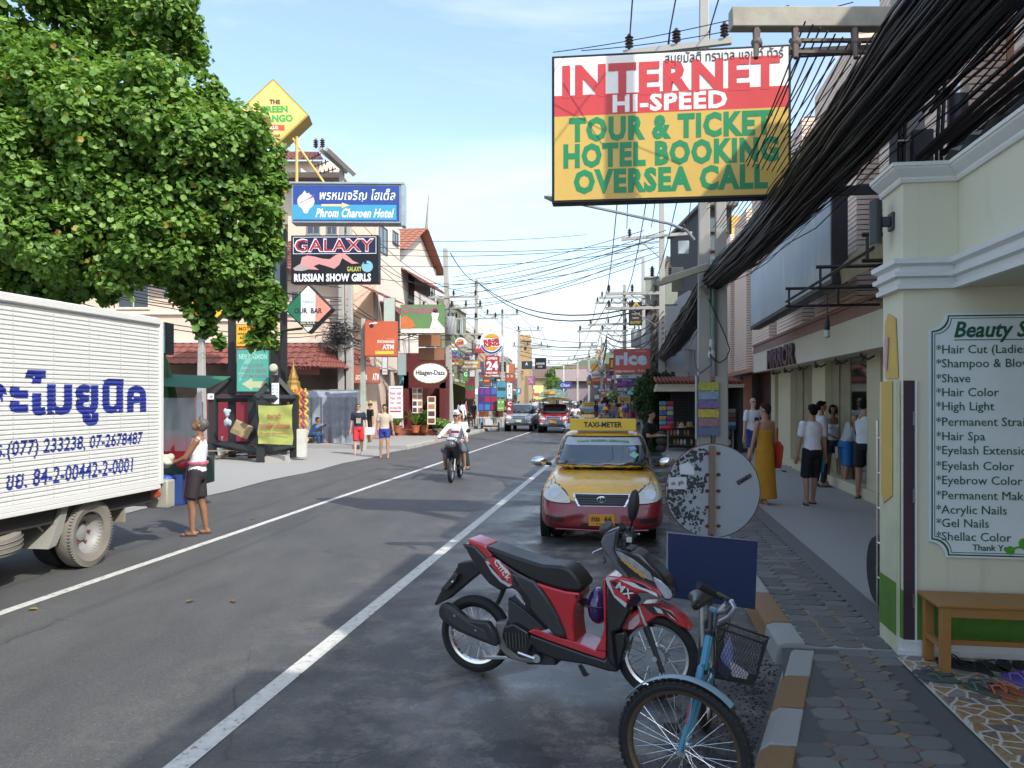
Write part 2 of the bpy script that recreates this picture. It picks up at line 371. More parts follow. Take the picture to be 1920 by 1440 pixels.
# left side: concrete apron, raised pavement behind a worn kerb
CG=spots((.30,.295,.28,1),[((.20,.195,.18,1),1.1,.45,.65,.8),((.40,.39,.36,1),3.5,.55,.75,.6),((.10,.10,.09,1),14,.62,.75,.7)],.8,bump=.15,bs=60)
strip('left_pavement',-14,lambda s:-2.75+.08*sin(s*1.3),-8,30.5,.012,CG,1)
strip('left_pavement',-14,-2.85,29.6,200,.15,CG,3,z2=-.02)
kb=thing('kerb','worn grey concrete kerb along the left pavement, its near end broken','kerb')
s_=29.6;KM=spots((.33,.32,.29,1),[((.15,.14,.12,1),6,.45,.65,.8),((.5,.5,.46,1),11,.55,.7,.7)],.85)
while s_<64:
 p,q=R(s_+.03,-2.74),R(s_+1.17,-2.74);a=RA(s_);m=MB()
 zt=.16+random.uniform(-.01,.01)
 m.loft([[V((x,y,0))+R(ss,0)*0 for x,y in[]]for ss in[]])if 0 else None
 rings=[]
 for ss in(s_+.03,s_+1.17):
  rings.append([R(ss,-2.9,-.01),R(ss,-2.9,zt),R(ss,-2.76,zt),R(ss,-2.70,zt-.05),R(ss,-2.68,-.01)])
 m.loft(rings);m.build('kerb_stone',KM,kb,fixn=True);s_+=1.2
# right side pavement
strip('right_pavement',7.03,16,6.2,200,.146,spots((.36,.355,.335,1),[((.25,.245,.23,1),.8,.4,.65,.8),((.45,.44,.42,1),4,.55,.8,.5),((.13,.13,.12,1),18,.64,.76,.6)],.75,bump=.12,bs=70),2,z2=.0)
strip('right_pavement',lambda s:6.55 if s<4.2 else 6.55+(s-4.2)*.17,16,-8,6.19,.135,spots((.11,.11,.105,1),[((.05,.05,.05,1),4,.4,.65,.8)],.8),1)
kr=thing('kerb','right-hand kerb of stones painted orange and white, paint flaking off','kerb')
OR=spots('#94682f',[((.17,.15,.12,1),7,.46,.58,.9),((.24,.18,.11,1),30,.45,.65,.7),((.4,.38,.34,1),14,.62,.68,.8)],.75);WH=spots((.33,.33,.31,1),[((.62,.62,.6,1),7,.52,.58,.9),((.12,.12,.11,1),16,.6,.7,.7)],.75)
kt=lambda s:6.36 if s<4.1 else(6.36+(s-4.1)*.27)
edges=[-1.6,-1,-.4,.2,.8,1.4,2.0,2.6,3.2,3.82,4.42,4.97,5.55,6.12]
for i in range(len(edges)-1):
 a,b=edges[i]+.012,edges[i+1]-.012;rings=[]
 for ss in(a,(a+b)/2,b):
  t_=kt(ss);rings.append([R(ss,t_+.2,-.02),R(ss,t_+.2,.15),R(ss,t_+.06,.152),R(ss,t_+.015,.12),R(ss,t_-.03,-.02)])
 m=MB();m.loft(rings);m.build('kerb_stone',OR if i%2 else WH,kr,fixn=True,bevel=.008)
s_=6.2;i=0
while s_<60:
 ln=1.0 if i else .55;rings=[]
 for ss in(s_+.012,s_+ln-.012):rings.append([R(ss,7.06,-.02),R(ss,7.06,.175),R(ss,6.92,.175),R(ss,6.86,.155),R(ss,6.84,-.02)])
 m=MB();m.loft(rings);m.build('kerb_stone',(KM if i>2 else OR if i%2 else WH),kr,fixn=True,bevel=.01);s_+=ln;i+=1
# octagonal pavers with small square dots
PM=[spots((a*1.05,a*1.02,a*.93,1),[((a*.5,)*3+(1,),5,.45,.65,.8),((a*1.6,a*1.6,a*1.55,1),12,.56,.72,.5)],.72,bump=.3,bs=90)for a in(.12,.15,.18,.14)]
DM=[spots(c,[((.1,.09,.08,1),14,.45,.65,.8)],.8,bump=.3,bs=90)for c in((.26,.19,.13,1),(.26,.2,.1,1),(.2,.13,.1,1))]
pv=link('pavement_pavers',None,None,kind='structure');pv.rotation_euler.z=RZ;pv.location=R(0,0,0)
px_,py_,cc=.215,.172,.045
def slab(poly,z0,z1):
 m=MB();m.prism(poly,z0,z1,'z');return m.mesh('paver',None,30)
o8=[(-px_/2+.004,-py_/2+cc),(-px_/2+cc+.012,-py_/2+.004),(px_/2-cc-.012,-py_/2+.004),(px_/2-.004,-py_/2+cc),(px_/2-.004,py_/2-cc),(px_/2-cc-.012,py_/2-.004),(-px_/2+cc+.012,py_/2-.004),(-px_/2+.004,py_/2-cc)]
d4=[(-.052,0),(0,-.041),(.052,0),(0,.041)]
def mkp(poly,name,mats,hz=.05):
 out=[]
 for m_ in mats:
  m=MB();n=len(poly);inn=[(a*.965,b*.965)for a,b in poly]
  m.loft([[V((a,b,-hz))for a,b in poly],[V((a,b,-.006))for a,b in poly],[V((a,b,0))for a,b in inn]]);me=m.mesh(name,m_,50);out.append(me)
 return out
PMs,DMs=mkp(o8,'paver',PM),mkp(d4,'paver',DM)
cnt=0
for j in range(0,58):
 for i in range(-1,6):
  s0=3.55+j*py_;tt=6.72+i*px_+(.0 if s0<6.1 else .02)
  if tt-.1<(kt(s0)+.17 if s0<6.2 else 7.04):continue
  lim=7.50 if s0<5.9 else 7.62
  if s0<5.2:lim=7.40+(s0-3.55)*.05
  if tt>lim:continue
  for meshes,dt,dz in((PMs,0,0),(DMs,px_/2,-.004)):
   if meshes is DMs and tt+dt>lim-.02:continue
   o=link('paver',random.choice(meshes),pv);bz=.146 if s0<6.2 else .156
   o.location=(tt+dt,s0+(py_/2 if dt else 0),bz+dz+random.uniform(-.0025,.0025)+.004*sin(s0*2.1+tt*3));o.rotation_euler=(random.uniform(-.02,.02),random.uniform(-.02,.02),random.uniform(-.02,.02));cnt+=1
strip('pavement_border',7.70,7.92,6.2,30,.158,spots((.17,.165,.155,1),[((.08,.08,.075,1),3,.4,.65,.9)],.8),1)
# drain crust and litter between kerb and road
m=MB()
for k in range(900):
 s0=random.uniform(3.2,6.3);t_=kt(s0)-.05-abs(random.gauss(0,.22));q=R(s0,t_,.004);r=random.uniform(.003,.012)
 m.ell(q,(r,r*random.uniform(.6,1),r*.4),6,4)
m.build('gutter_dirt',M((.05,.045,.04),.9,var=.4,vs=20),kind='stuff',cat=None,label='dark gravel and dirt in the gutter beside the painted kerb')
leafm=[M(c,.6,var=.3,vs=30)for c in('#8a7430','#6a5a38','#6f5030')]
for k,(a,b,l)in enumerate([(62,1143,'yellow fallen leaf beside the left lane line at the frame edge'),(356,1128,'pale brown fallen leaf in the middle of the lane'),(437,1128,'tan fallen leaf lying right of another one in the lane'),(474,973,'yellow fallen leaf behind the man in the tank top')]):
 q=G(a,b,.006);m=MB()
 pts=[(-.045,0),(-.03,-.025),(.015,-.03),(.05,0),(.015,.028),(-.03,.02)]
 m.add([V((x,y,.006+.012*abs(y)/.04))for x,y in pts]+[V((-.02,0,.002))],[(i,(i+1)%6,6)for i in range(6)])
 m.build('fallen_leaf',leafm[k%3],loc=q,rz=k*1.1,label=l,cat='leaf',group='leaves fallen on the road')
def rthing(name,label,cat,t,s,z=0,group=None):return thing(name,label,cat,R(s,t,z),RA(s),group)
def TL(body,x,z,size,parent,mat,y=-.004,bold=.0,shear=0,xs=1,th=.003,name='lettering'):
 """left-aligned text of a given letter size on the local plane facing -Y"""
 me=textmesh(body,bold,shear,.5);x0=min(v.co.x for v in me.vertices)
 for v in me.vertices:v.co=(x+(v.co.x-x0)*size*xs,y-v.co.z*th,z+v.co.y*size)
 me.name=name;me.materials.clear();me.materials.append(mat);return link(name,me,parent)
def ts(px,s):
 r=(px-960)/F;Y=s/(r*DX+DY);return TC+Y*(r*DY-DX),Y
def st(px,t):
 Y=Yt(px,t);r=(px-960)/F;return Y*(r*DX+DY),Y
def zof(py,Y):return CAMZ-(py-HY)/F*Y
def bx(mb_mat,name,parent,x0,x1,y0,y1,z0,z1,bevel=0,label=None):
 m=MB();m.box(x0,x1,y0,y1,z0,z1);return m.build(name,mb_mat,parent,bevel=bevel,label=label)
def window(parent,x,y,z,w,h,face='-y',fm=None,gm=None,panes=2,name='window',sill=True):
 """framed window; face -y or -x or +x, x,y,z centre of the opening on the wall plane"""
 fm=fm or M('#b9b4a8',.5);gm=gm or glass('#20282c',.08);m=MB();e=.05
 m.box(-w/2,w/2,-.03,.04,h/2-e,h/2);m.box(-w/2,w/2,-.03,.04,-h/2,-h/2+e);m.box(-w/2,-w/2+e,-.028,.04,-h/2+e,h/2-e);m.box(w/2-e,w/2,-.028,.04,-h/2+e,h/2-e)
 for k in range(1,panes):xx=-w/2+w*k/panes;m.box(xx-.02,xx+.02,-.02,.03,-h/2+e,h/2-e)
 if sill:m.box(-w/2-.05,w/2+.05,-.09,.0,-h/2-.06,-h/2-.002)
 o=m.build(name,fm,parent,loc=(x,y,z),rz={'-y':0,'-x':-pi/2,'+x':pi/2}[face])
 p=MB()
 for k in range(panes):p.box(-w/2+w*k/panes+.03,-w/2+w*(k+1)/panes-.03,.0,.012,-h/2+e-.01,h/2-e+.01)
 p.build('pane',gm,o);return o
_wc={}
def shophouse(label,side,s0,s1,t,H,col,floors=2,roof='flat',trim=None,wins=2,wcol=None,ground='#1c1917',depth=8,awn=None,cat='building',side_win=True,wc='#8f8a80',z0=.15):
 """a row building facing the road; local x runs along the road, -y faces it"""
 sg=1 if side=='R' else-1;sm=(s0+s1)/2;L_=s1-s0
 o=thing('shophouse',label,cat,R(sm,t,0),RA(sm)-sg*pi/2+(0))
    # local x along the road, local y into the block
 wm=spots(col,[(tuple(c*.72 for c in C(col)[:3])+(1,),.8,.5,.75,.5),(tuple(c*.55 for c in C(col)[:3])+(1,),3,.6,.8,.5)],.8,bump=.05)
 tm=M(trim or '#c9c2b4',.7);fh=(H-3.3)/max(1,floors-1)if floors>1 else H
 m=MB();m.box(-L_/2,L_/2,0,depth,3.1,H);m.box(-L_/2,-L_/2+.25,0,depth,0,3.1);m.box(L_/2-.25,L_/2,0,depth,0,3.1);m.box(-L_/2+.25,L_/2-.25,1.2,depth,0,3.1)
 m.build('wall',wm,o)
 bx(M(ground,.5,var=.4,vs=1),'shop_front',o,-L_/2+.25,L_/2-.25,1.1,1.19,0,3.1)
 bx(tm,'cornice',o,-L_/2-.06,L_/2+.06,-.12,.0,H-.25,H+.05)
 bx(tm,'ledge',o,-L_/2,L_/2,-.1,-.002,3.1,3.3)
 first=None
 for f in range(1,floors):
  for k in range(wins):
   x=-L_/2+L_*(k+.5)/wins;z=3.3+fh*(f-.5)
   if first is None:first=window(o,x,-.01,z,min(1.5,L_/wins*.6),min(1.3,fh*.55),'-y',M(wc,.5),panes=2)
   else:
    c=dup(first,parent=o);c.location=(x,-.01,z)
  if side_win:
   for k in range(2):
                # end wall that looks back down the road
    c=dup(first,parent=o);c.rotation_euler.z=(-pi/2 if side=='L' else pi/2)*1;c.location=((-L_/2-.01)if side=='L' else(L_/2+.01),2+k*3,3.3+fh*(f-.5))
    c.rotation_euler.z=-pi/2 if side=='L' else pi/2
 if roof=='tile':
  m=MB();n=int(L_/.3)
  m.add([(-L_/2-.4,-.7,H-.1),(L_/2+.4,-.7,H-.1),(L_/2+.4,depth/2,H+depth*.28),(-L_/2-.4,depth/2,H+depth*.28),(L_/2+.4,depth+.5,H-.1),(-L_/2-.4,depth+.5,H-.1)],[(0,1,2,3),(3,2,4,5)])
  for k in range(n+1):
   x=-L_/2-.4+(L_+.8)*k/n;m.tube([(x,-.74,H-.09),(x,depth/2,H+depth*.28+.02)],.06,5)
  m.build('roof',M('#8a4030',.8,var=.35,vs=6),o)
 if awn:
  m=MB();m.add([(-L_/2+.1,0,3.1),(L_/2-.1,0,3.1),(L_/2-.1,-1.5,2.6),(-L_/2+.1,-1.5,2.6),(-L_/2+.1,-1.5,2.4),(L_/2-.1,-1.5,2.4)],[(0,3,2,1),(3,4,5,2)]);m.build('awning',M(awn,.7),o)
 return o
def panel_sign(name,label,x0,y0,x1,y1,Y,depth=.16,rz=None,face='#dddddd',frame='#222222',fr=.03,cat='sign',two=True,fmat=None,hang=None,group=None):
 """box sign filling the picture rectangle at distance Y; returns (thing, q, w, h); q turns picture points into local x,z"""
 rz=RZ if rz is None else rz;c=P((x0+x1)/2,(y0+y1)/2,Y);k=cos(rz);w=(x1-x0)/F*Y/k;h=(y1-y0)/F*Y
 o=thing(name,label,cat,c,rz,group)
 m=MB();m.box(-w/2,w/2,.0,depth,-h/2,h/2);m.build('frame',M(frame,.5,.2),o,bevel=.01)
 pm=fmat or M(face,.45,var=.1)
 bx(pm,'panel',o,-w/2+fr,w/2-fr,-.006,.004,-h/2+fr,h/2-fr)
 if two:bx(pm,'panel',o,-w/2+fr,w/2-fr,depth-.004,depth+.006,-h/2+fr,h/2-fr)
 q=lambda a,b:(((a-(x0+x1)/2)/F*Y/k),-(b-(y0+y1)/2)/F*Y)
 def TX(body,a0,b0,a1,b1,mat,bold=.03,shear=0,rot=0,y=-.01,**kw):
  (u0,v0),(u1,v1)=q(a0,b0),q(a1,b1)
  return T(body,(u0+u1)/2,(v0+v1)/2,abs(u1-u0),abs(v1-v0),o,M(mat,.5,var=.05)if isinstance(mat,str)else mat,y,bold*.75,shear,rot,sp=1.06,**kw)
 def RC(nm,a0,b0,a1,b1,col,y0=-.0085,y1=-.004,label=None):
  (u0,v0),(u1,v1)=q(a0,b0),q(a1,b1);return bx(M(col,.5,var=.08)if isinstance(col,str)else col,nm,o,u0,u1,y0,y1,v1,v0,label=label)
 def PG(nm,pts,col,y0=-.012,y1=-.0086):
  m=MB();m.prism([q(*p)for p in pts],y0,y1);return m.build(nm,M(col,.5,var=.05)if isinstance(col,str)else col,o,fixn=True)
 return o,q,w,h,TX,RC,PG
# right side: beauty shop in the foreground
CREAM=spots((.62,.60,.46,1),[((.36,.33,.25,1),6,.58,.78,.45,.12),((.54,.52,.39,1),.9,.45,.7,.7),((.36,.34,.25,1),5,.62,.8,.45)],.75,bump=.04,bs=25)
GREENP=spots('#4f7f24',[((.06,.06,.04,1),9,.56,.72,.6,.3),((.10,.16,.05,1),4,.5,.75,.6),((.16,.3,.07,1),2,.5,.7,.5)],.65)
TRIM=spots((.66,.67,.66,1),[((.54,.55,.54,1),3,.5,.75,.6)],.5)
bs=thing('beauty_shop','cream beauty parlour with grey mouldings and green painted wall foot, in the right foreground','shop',R(6.07,7.7,0),RZ)
m=MB()
m.box(0,.37,0,.46,.27,3.56);m.box(.37,5,.0,.2,.27,3.56)
m.box(.37,5,-9,-.002,2.78,3.56)
m.build('wall',CREAM,bs)
m=MB();m.box(-.004,.37,-.004,.45,.272,.62);m.box(.372,5,-.004,0,.272,.62);m.build('green_dado',GREENP,bs)
m=MB();m.box(-.02,5,-.03,.47,.14,.20);m.box(-.01,5,-.018,.465,.2,.255);m.box(-.014,5,-.024,.466,.255,.272);m.build('base_moulding',TRIM,bs)
def moulding(z,prof,nm):
 """profile (out, z) swept round: column side, column front, then along the porch front"""
 m=MB();path=[(0,.46,-1,0),(0,0,-1,-1),(.37,0,-1,-1),(.37,-9,-1,0)];rings=[]
 for(x,y,ox,oy)in path:
  rings.append([V((x+ox*o_,y+oy*o_,z+h))for o_,h in prof])
 m.loft(rings,closed=False,cap=False);return m.build(nm,TRIM,bs,fixn=True,sharp=25)
moulding(2.77,[(0,0),(.05,0),(.055,.03),(.03,.045),(.035,.075),(.075,.085),(.08,.115),(.045,.125),(.04,.16),(.085,.175),(.09,.21),(.0,.215)],'moulding')
moulding(3.53,[(0,0),(.02,0),(.03,.02),(.03,.035),(.06,.06),(.085,.085),(.09,.10),(.1,.10),(.1,.125),(0,.125)],'cornice')
bx(M((.05,.025,.035),.6),'door_jamb',bs,.0,.075,-.012,-.005,.14,2.12)
bx(TRIM,'jamb_edge',bs,.075,.088,-.02,-.005,.14,2.12)
for z in(.5,1.25,1.8):bx(STEEL,'hinge',bs,.06,.075,-.02,-.012,z,z+.1)
bx(M('#c9c7a9',.7),'folded_shutter',bs,-.03,-.006,.05,.44,.16,2.12)
bx(GREENP,'shutter_foot',bs,-.034,-.0305,.052,.438,.28,.66)
m=MB();m.prism([(-.02,-.0),(-.02,.9)],0,1)if 0 else None
YC=M('#c9a858',.7,var=.15)
m=MB();m.prism([(.12,1.28),(.33,1.2),(.38,1.28),(.38,2.12),(.12,2.12)],-.038,-.0345,'x');m.build('yellow_cardboard',YC,bs,fixn=True)
m=MB();m.prism([(.08,2.14),(.36,2.14),(.37,2.56),(.3,2.63),(.14,2.58)],-.014,-.006,'x');m.build('yellow_cardboard',YC,bs,fixn=True)
m=MB();m.prism([(.26,2.45),(.33,2.45),(.36,2.25),(.3,2.2)],-.03,-.02,'x');m.build('paper_tag',M('#b9a0a8',.6),bs,fixn=True)
for k in range(2):
 m=MB()
rf=MB();n=60
for j in range(2):
 pass
rows=[]
for i in range(n+1):
 y=-9+9.6*i/n;a=.03*sin(i*pi/1.0*.9)
 rows.append([V((.30,y,3.72+a)),V((2.2,y,4.35+a))])
rf.loft(rows,closed=False,cap=False);rf.build('roof',M('#8c8c88',.6,var=.3,vs=3),bs)
# wall sign
s_sign=6.07;tl,Yl=ts(1742,6.05)
sg=thing('price_board','white board with green lettering listing beauty services, on the cream wall','sign',R(6.07,7.7,0),RZ)
x0=tl-7.7;x1=x0+1.62;zt,zb=zof(588,Yl),zof(1044,Yl)
def scal(x0,x1,z0,z1,r):
 p=[(x0+r,z1)]+[(x0+r*cos(radians(-a))*1,z1-r*sin(radians(a)))for a in()]
 pts=[]
 for cx,cz,a0 in((x0,z1,0),(x0,z0,90),(x1,z0,180),(x1,z1,270)):
  pass
 pts+=[(x0+r*cos(a),z1-r*sin(a))for a in[pi/2*k/6 for k in range(7)]]
 pts+=[(x0+r*sin(a),z0+r*cos(a))for a in[pi/2*k/6 for k in range(7)]]
 pts+=[(x1-r*cos(a),z0+r*sin(a))for a in[pi/2*k/6 for k in range(7)]]
 pts+=[(x1-r*sin(a),z1-r*cos(a))for a in[pi/2*k/6 for k in range(7)]]
 return pts
GT=M('#0e5238',.5,var=.05)
m=MB();m.prism(scal(x0,x1,zb,zt,.11),-.022,-.005);m.build('board',M('#d3dcdc',.4,var=.06),sg,fixn=True)
for d_,w_ in((.014,.010),(.034,.005)):
 a=scal(x0+d_,x1-d_,zb+d_,zt-d_,.11);b=scal(x0+d_+w_,x1-d_-w_,zb+d_+w_,zt-d_-w_,.11);m=MB();n=len(a)
 m.add([V((p[0],-.0235,p[1]))for p in a]+[V((p[0],-.0235,p[1]))for p in b],[(i,(i+1)%n,n+(i+1)%n,n+i)for i in range(n)]);m.build('border',GT,sg,fixn=True)
ax=x0+.165
TL('Beauty Salon',ax+.0,zt-.168,.155,sg,GT,-.024,.022,.25,.88)
bx(GT,'underline',sg,ax,x1-.15,-.0245,-.022,zt-.192,zt-.186)
lines=['*Hair Cut (Ladies)','*Shampoo & Blow','*Shave','*Hair Color','*High Light','*Permanent Straight','*Hair Spa','*Eyelash Extension','*Eyelash Color','*Eyebrow Color','*Permanent Makeup','*Acrylic Nails','*Gel Nails','*Shellac Color']
ys=[662,688,716,742,768,797,824,850,879,906,934,961,986,1011]
for k,(l,y_)in enumerate(zip(lines,ys)):TL(l,x0+.046,zof(y_,Yl+.0)-.004,.086,sg,GT,-.024,0,0,.98)
TL('Thank You',x0+.285,zof(1031,Yl)+.006,.06,sg,GT,-.024,.01)
m=MB();cv=[(x0+.53+.03*k,zof(1030,Yl)+.035*sin(k*.8))for k in range(8)]
m.tube([(a,-.025,b)for a,b in cv],.008,5)
for a,b,r in((x0+.53,zof(1028,Yl),.03),(x0+.62,zof(1014,Yl),.035)):m.lathe([(r,0),(r,.003)],16,(a,-.027,b),'y')
m.build('scroll_ornament',M('#4a9a2c',.5),sg)
# wall lamp
wl=thing('wall_lamp','dark grey cylinder up-and-down lamp on the side of the cream column','lamp',R(6.3,7.7,0),RZ)
m=MB();m.lathe([(.042,0),(.045,.004),(.045,.32),(.041,.325)],24,(-.12,.0,2.98+.16));m.build('lamp_body',M((.035,.04,.045),.45),wl)
m=MB();m.lathe([(.038,.003),(.038,-.004)],20,(-.12,0,3.14));m.build('lens',M('#8a8a7a',.3),wl)
m=MB();m.box(-.08,-.02,-.03,.03,3.27,3.34);m.box(-.022,0,-.055,.055,3.24,3.37);m.build('bracket',M((.03,.035,.04),.5),wl,bevel=.006)
# porch tiles
pt=link('porch_tiles',None,None,kind='structure');pt.location=R(0,0,0);pt.rotation_euler.z=RZ
def stone_tile():
 m=bpy.data.materials.new('stone_print');m.use_nodes=True;nt=m.node_tree;b=nt.nodes['Principled BSDF'];N=nt.nodes.new;L=nt.links.new
 tc=N('ShaderNodeTexCoord');oi=N('ShaderNodeObjectInfo');ad=N('ShaderNodeVectorMath');ad.operation='ADD'
 cx=N('ShaderNodeCombineXYZ');mu=N('ShaderNodeMath');mu.operation='MULTIPLY';mu.inputs[1].default_value=40;L(oi.outputs['Random'],mu.inputs[0]);L(mu.outputs[0],cx.inputs[0]);L(tc.outputs['Object'],ad.inputs[0]);L(cx.outputs[0],ad.inputs[1])
 v1=N('ShaderNodeTexVoronoi');v1.feature='DISTANCE_TO_EDGE';v1.inputs['Scale'].default_value=9;v1.voronoi_dimensions='2D';L(ad.outputs[0],v1.inputs[0])
 v2=N('ShaderNodeTexVoronoi');v2.inputs['Scale'].default_value=9;v2.voronoi_dimensions='2D';L(ad.outputs[0],v2.inputs[0])
 cr=N('ShaderNodeValToRGB');cr.color_ramp.interpolation='CONSTANT';e=cr.color_ramp.elements;e[0].color=(.30,.19,.09,1);e[1].position=.3;e[1].color=(.33,.22,.11,1)
 for p,c in((.45,(.17,.13,.115,1)),(.6,(.29,.26,.23,1)),(.75,(.32,.2,.1,1)),(.88,(.2,.16,.14,1))):q=e.new(p);q.color=c
 sx=N('ShaderNodeSeparateColor');L(v2.outputs['Color'],sx.inputs[0]);L(sx.outputs[0],cr.inputs[0])
 n=N('ShaderNodeTexNoise');n.inputs['Scale'].default_value=40;n.inputs['Detail'].default_value=6;L(ad.outputs[0],n.inputs[0])
 r=N('ShaderNodeMapRange');r.inputs['From Min'].default_value=.3;r.inputs['From Max'].default_value=.7;r.inputs['To Min'].default_value=.6;r.inputs['To Max'].default_value=1.3;L(n.outputs[0],r.inputs[0])
 mm=N('ShaderNodeMixRGB');mm.blend_type='MULTIPLY';mm.inputs[0].default_value=1;L(cr.outputs[0],mm.inputs[1]);L(r.outputs[0],mm.inputs[2])
 st_=N('ShaderNodeMapRange');st_.inputs['From Min'].default_value=.05;st_.inputs['From Max'].default_value=.085;L(v1.outputs[0],st_.inputs[0])
 mx=N('ShaderNodeMixRGB');mx.inputs[1].default_value=(.55,.53,.47,1);L(st_.outputs[0],mx.inputs[0]);L(mm.outputs[0],mx.inputs[2]);L(mx.outputs[0],b.inputs['Base Color']);b.inputs['Roughness'].default_value=.3
 return m
STM=stone_tile();m=MB();m.box(-.198,.198,-.198,.198,-.02,0);tm_=m.mesh('tile',STM,30)
for i in range(6):
 for j in range(10):
  o=link('tile',tm_,pt);o.location=(7.86+i*.4-(0 if 1 else 0)+max(0,0),5.84-j*.4,.168+random.uniform(-.001,.001))
  o.location.x-=.0
strip('porch_floor',7.645,11,.5,6.04,.15,M('#b9b6a8',.6),1)
# wooden bench
bn=thing('bench','worn varnished wooden bench standing on the stone-patterned tiles','bench',R(5.64,7.67,.17),RZ)
WD=spots('#9a6a36',[('#6f4620',6,.45,.7,.7),('#b98a50',3,.5,.7,.5)],.5,bump=.1,bs=60)
BH=.47
m=MB();m.box(.10,1.6,-.02,.36,BH-.025,BH);m.build('seat',WD,bn,bevel=.006)
for x in(.14,1.56):
 for y in(.02,.32):m=MB();m.cb((x+.02,y,(BH-.025)/2),(.062,.055,BH-.027));m.build('leg',WD,bn,bevel=.004)
m=MB();m.box(.18,1.54,.0,.025,BH-.09,BH-.027);m.box(.18,1.54,.315,.34,BH-.09,BH-.027);m.build('apron',WD,bn)
m=MB();m.box(.135,.165,.05,.30,.16,.2);m.box(.165,1.54,.165,.19,.15,.185);m.build('stretcher',WD,bn)
# slippers
def slipper(mat,strap,w=.1,L_=.26):
 m=MB();out=[(.042*sin(a)*(1+.25*cos(a))*w/.1,L_/2*cos(a))for a in[2*pi*k/18 for k in range(18)]]
 m.prism(out,0,.016,'z');me=m
 return m,strap
def slippers(x,y,rz,label,c,cs,group='slippers left under and beside the bench',gap=.11,rz2=.2,s=1):
 for k in range(2):
  o=thing('slipper',label.replace('#',('left','right')[k]),'slipper',G(x,y,.17),RZ+rz+(rz2 if k else 0),group)
  o.location+=Matrix.Rotation(RZ+rz,3,'Z')@V((k*gap,.03*k,.0))
  m,_=slipper(None,None);m.build('sole',M(c,.7),o,fixn=True,bevel=.003)
  m=MB();m.tube([(-.045,-.02,.014),(-.03,.02,.045),(0,.07,.03),(.03,.02,.045),(.045,-.02,.014)],.006,5);m.build('strap',M(cs,.6),o)
SLP=[(1762,1276,1.3,'# grey-green flip flop lying at the front bench leg',(.07,.09,.08),(.10,.12,.11)),
       (1838,1296,.5,'# dark olive flip flop in front of the bench, next to the orange pair',(.06,.08,.06),(.12,.14,.12)),
       (1872,1302,.4,'# orange-brown sandal with beaded strap in front of the bench',(.28,.08,.03),(.5,.12,.06)),
       (1905,1278,.2,'# purple slipper at the right edge under the bench',(.14,.10,.35),(.18,.13,.42)),
       (1795,1252,1.0,'# black slipper under the left part of the bench',(.015,.015,.017),(.02,.02,.02)),
       (1838,1256,.2,'# black sandal under the middle of the bench, toe to the wall',(.02,.018,.018),(.03,.03,.03)),
       (1882,1252,-.3,'# charcoal sandal under the bench beside the wall foot',(.03,.03,.035),(.015,.015,.015))]
for a in SLP:slippers(*a)
# slatted building with the shop fascia
sb=thing('slatted_building','peach building with stepped bays of horizontal slats above the shop fronts','building',R(0,0,0),RZ)
PEACH=spots((.88,.68,.54,1),[((.82,.6,.47,1),1.5,.45,.7,.6),((.55,.38,.29,1),8,.6,.8,.5)],.7)
ORW=spots((.45,.20,.10,1),[((.22,.09,.05,1),2,.4,.7,.7)],.8)
HT=8.4;s1b,s2b=-6.5,33.5
m=MB();m.box(10.06,18,s1b,s2b,3.0,HT);m.box(10.25,18,6.6,s2b,0,2.98);m.build('wall',ORW,sb)
m=MB();corners=[9.29+4.36*k for k in range(-3,5)];tf_=9.58
cors=[]
for k in range(-4,6):
 Y=9.29+4.38*k;s0=st(1808,9.6)[0]+4.42*k;cors.append(s0)
first=None;slat_m=MB();pitch=.086;cnt=0
BL=3.15
sm_=MB();sm_.prism([(tf_,0),(10.05,0),(10.05,.03),(tf_+.03,.03),(tf_+.03,BL),(tf_,BL)],0,pitch-.017,'z');slat_mesh=sm_.mesh('slat',PEACH,30)
stuffm=MB()
for k,s0 in enumerate(cors):
 near=(k-4)in(0,1,2,3);z=3.32 if s0<24 else 2.95
 if s0+BL<s1b or s0>s2b:continue
 bx(M((.16,.07,.04),.9),'bay_core',sb,tf_+.07,10.055,s0+.07,s0+BL-.01,z,HT-.05)
 while z<HT-.1:
  if near and cnt<290 and not(k==4 and z<3.5):
   o=link('slat',slat_mesh,sb);o.location=(random.uniform(-.003,.003),s0,z);cnt+=1
  else:
   stuffm.prism([(tf_,s0),(10.05,s0),(10.05,s0+.03),(tf_+.03,s0+.03),(tf_+.03,s0+BL),(tf_,s0+BL)],z,z+pitch-.017,'z')
  z+=pitch
stuffm.build('slats',PEACH,sb,kind='stuff')
for k,s0 in enumerate(cors):
 if s0+BL+.7<s2b:window(sb,10.055,s0+BL+.62,4.9,.9,1.3,'-x',M('#9a968a',.5));window(sb,10.055,s0+BL+.62,7.3,.9,1.3,'-x',M('#9a968a',.5))
bx(M('#b98a72',.7),'soffit',sb,9.5,10.06,24.9,s2b,2.80,2.94)
FASC=spots((.64,.61,.49,1),[((.4,.37,.29,1),5,.56,.78,.5,.15),((.56,.53,.42,1),1.2,.45,.7,.6)],.7)
bx(FASC,'fascia',sb,9.40,9.56,7.0,24.85,2.74,3.30)
bx(FASC,'canopy_soffit',sb,9.56,10.24,7.0,24.85,2.80,2.92)
MV=M((.30,.17,.14),.7)
for a,b,o_ in((3.30,3.38,.02),(3.385,3.50,.0),(3.505,3.56,.03)):bx(MV,'fascia_moulding',sb,9.40-o_,9.6,7.0,24.85,a,b)
sA,YA=st(1443,9.4);sB,YB=st(1494,9.4)
tx=T('MIRROR',0,0,sA-sB,.50,sb,M((.07,.03,.045),.4),0,.03,name='letters',th=.07);tx.rotation_euler.z=-pi/2;tx.location=(9.36,(sA+sB)/2,2.99)
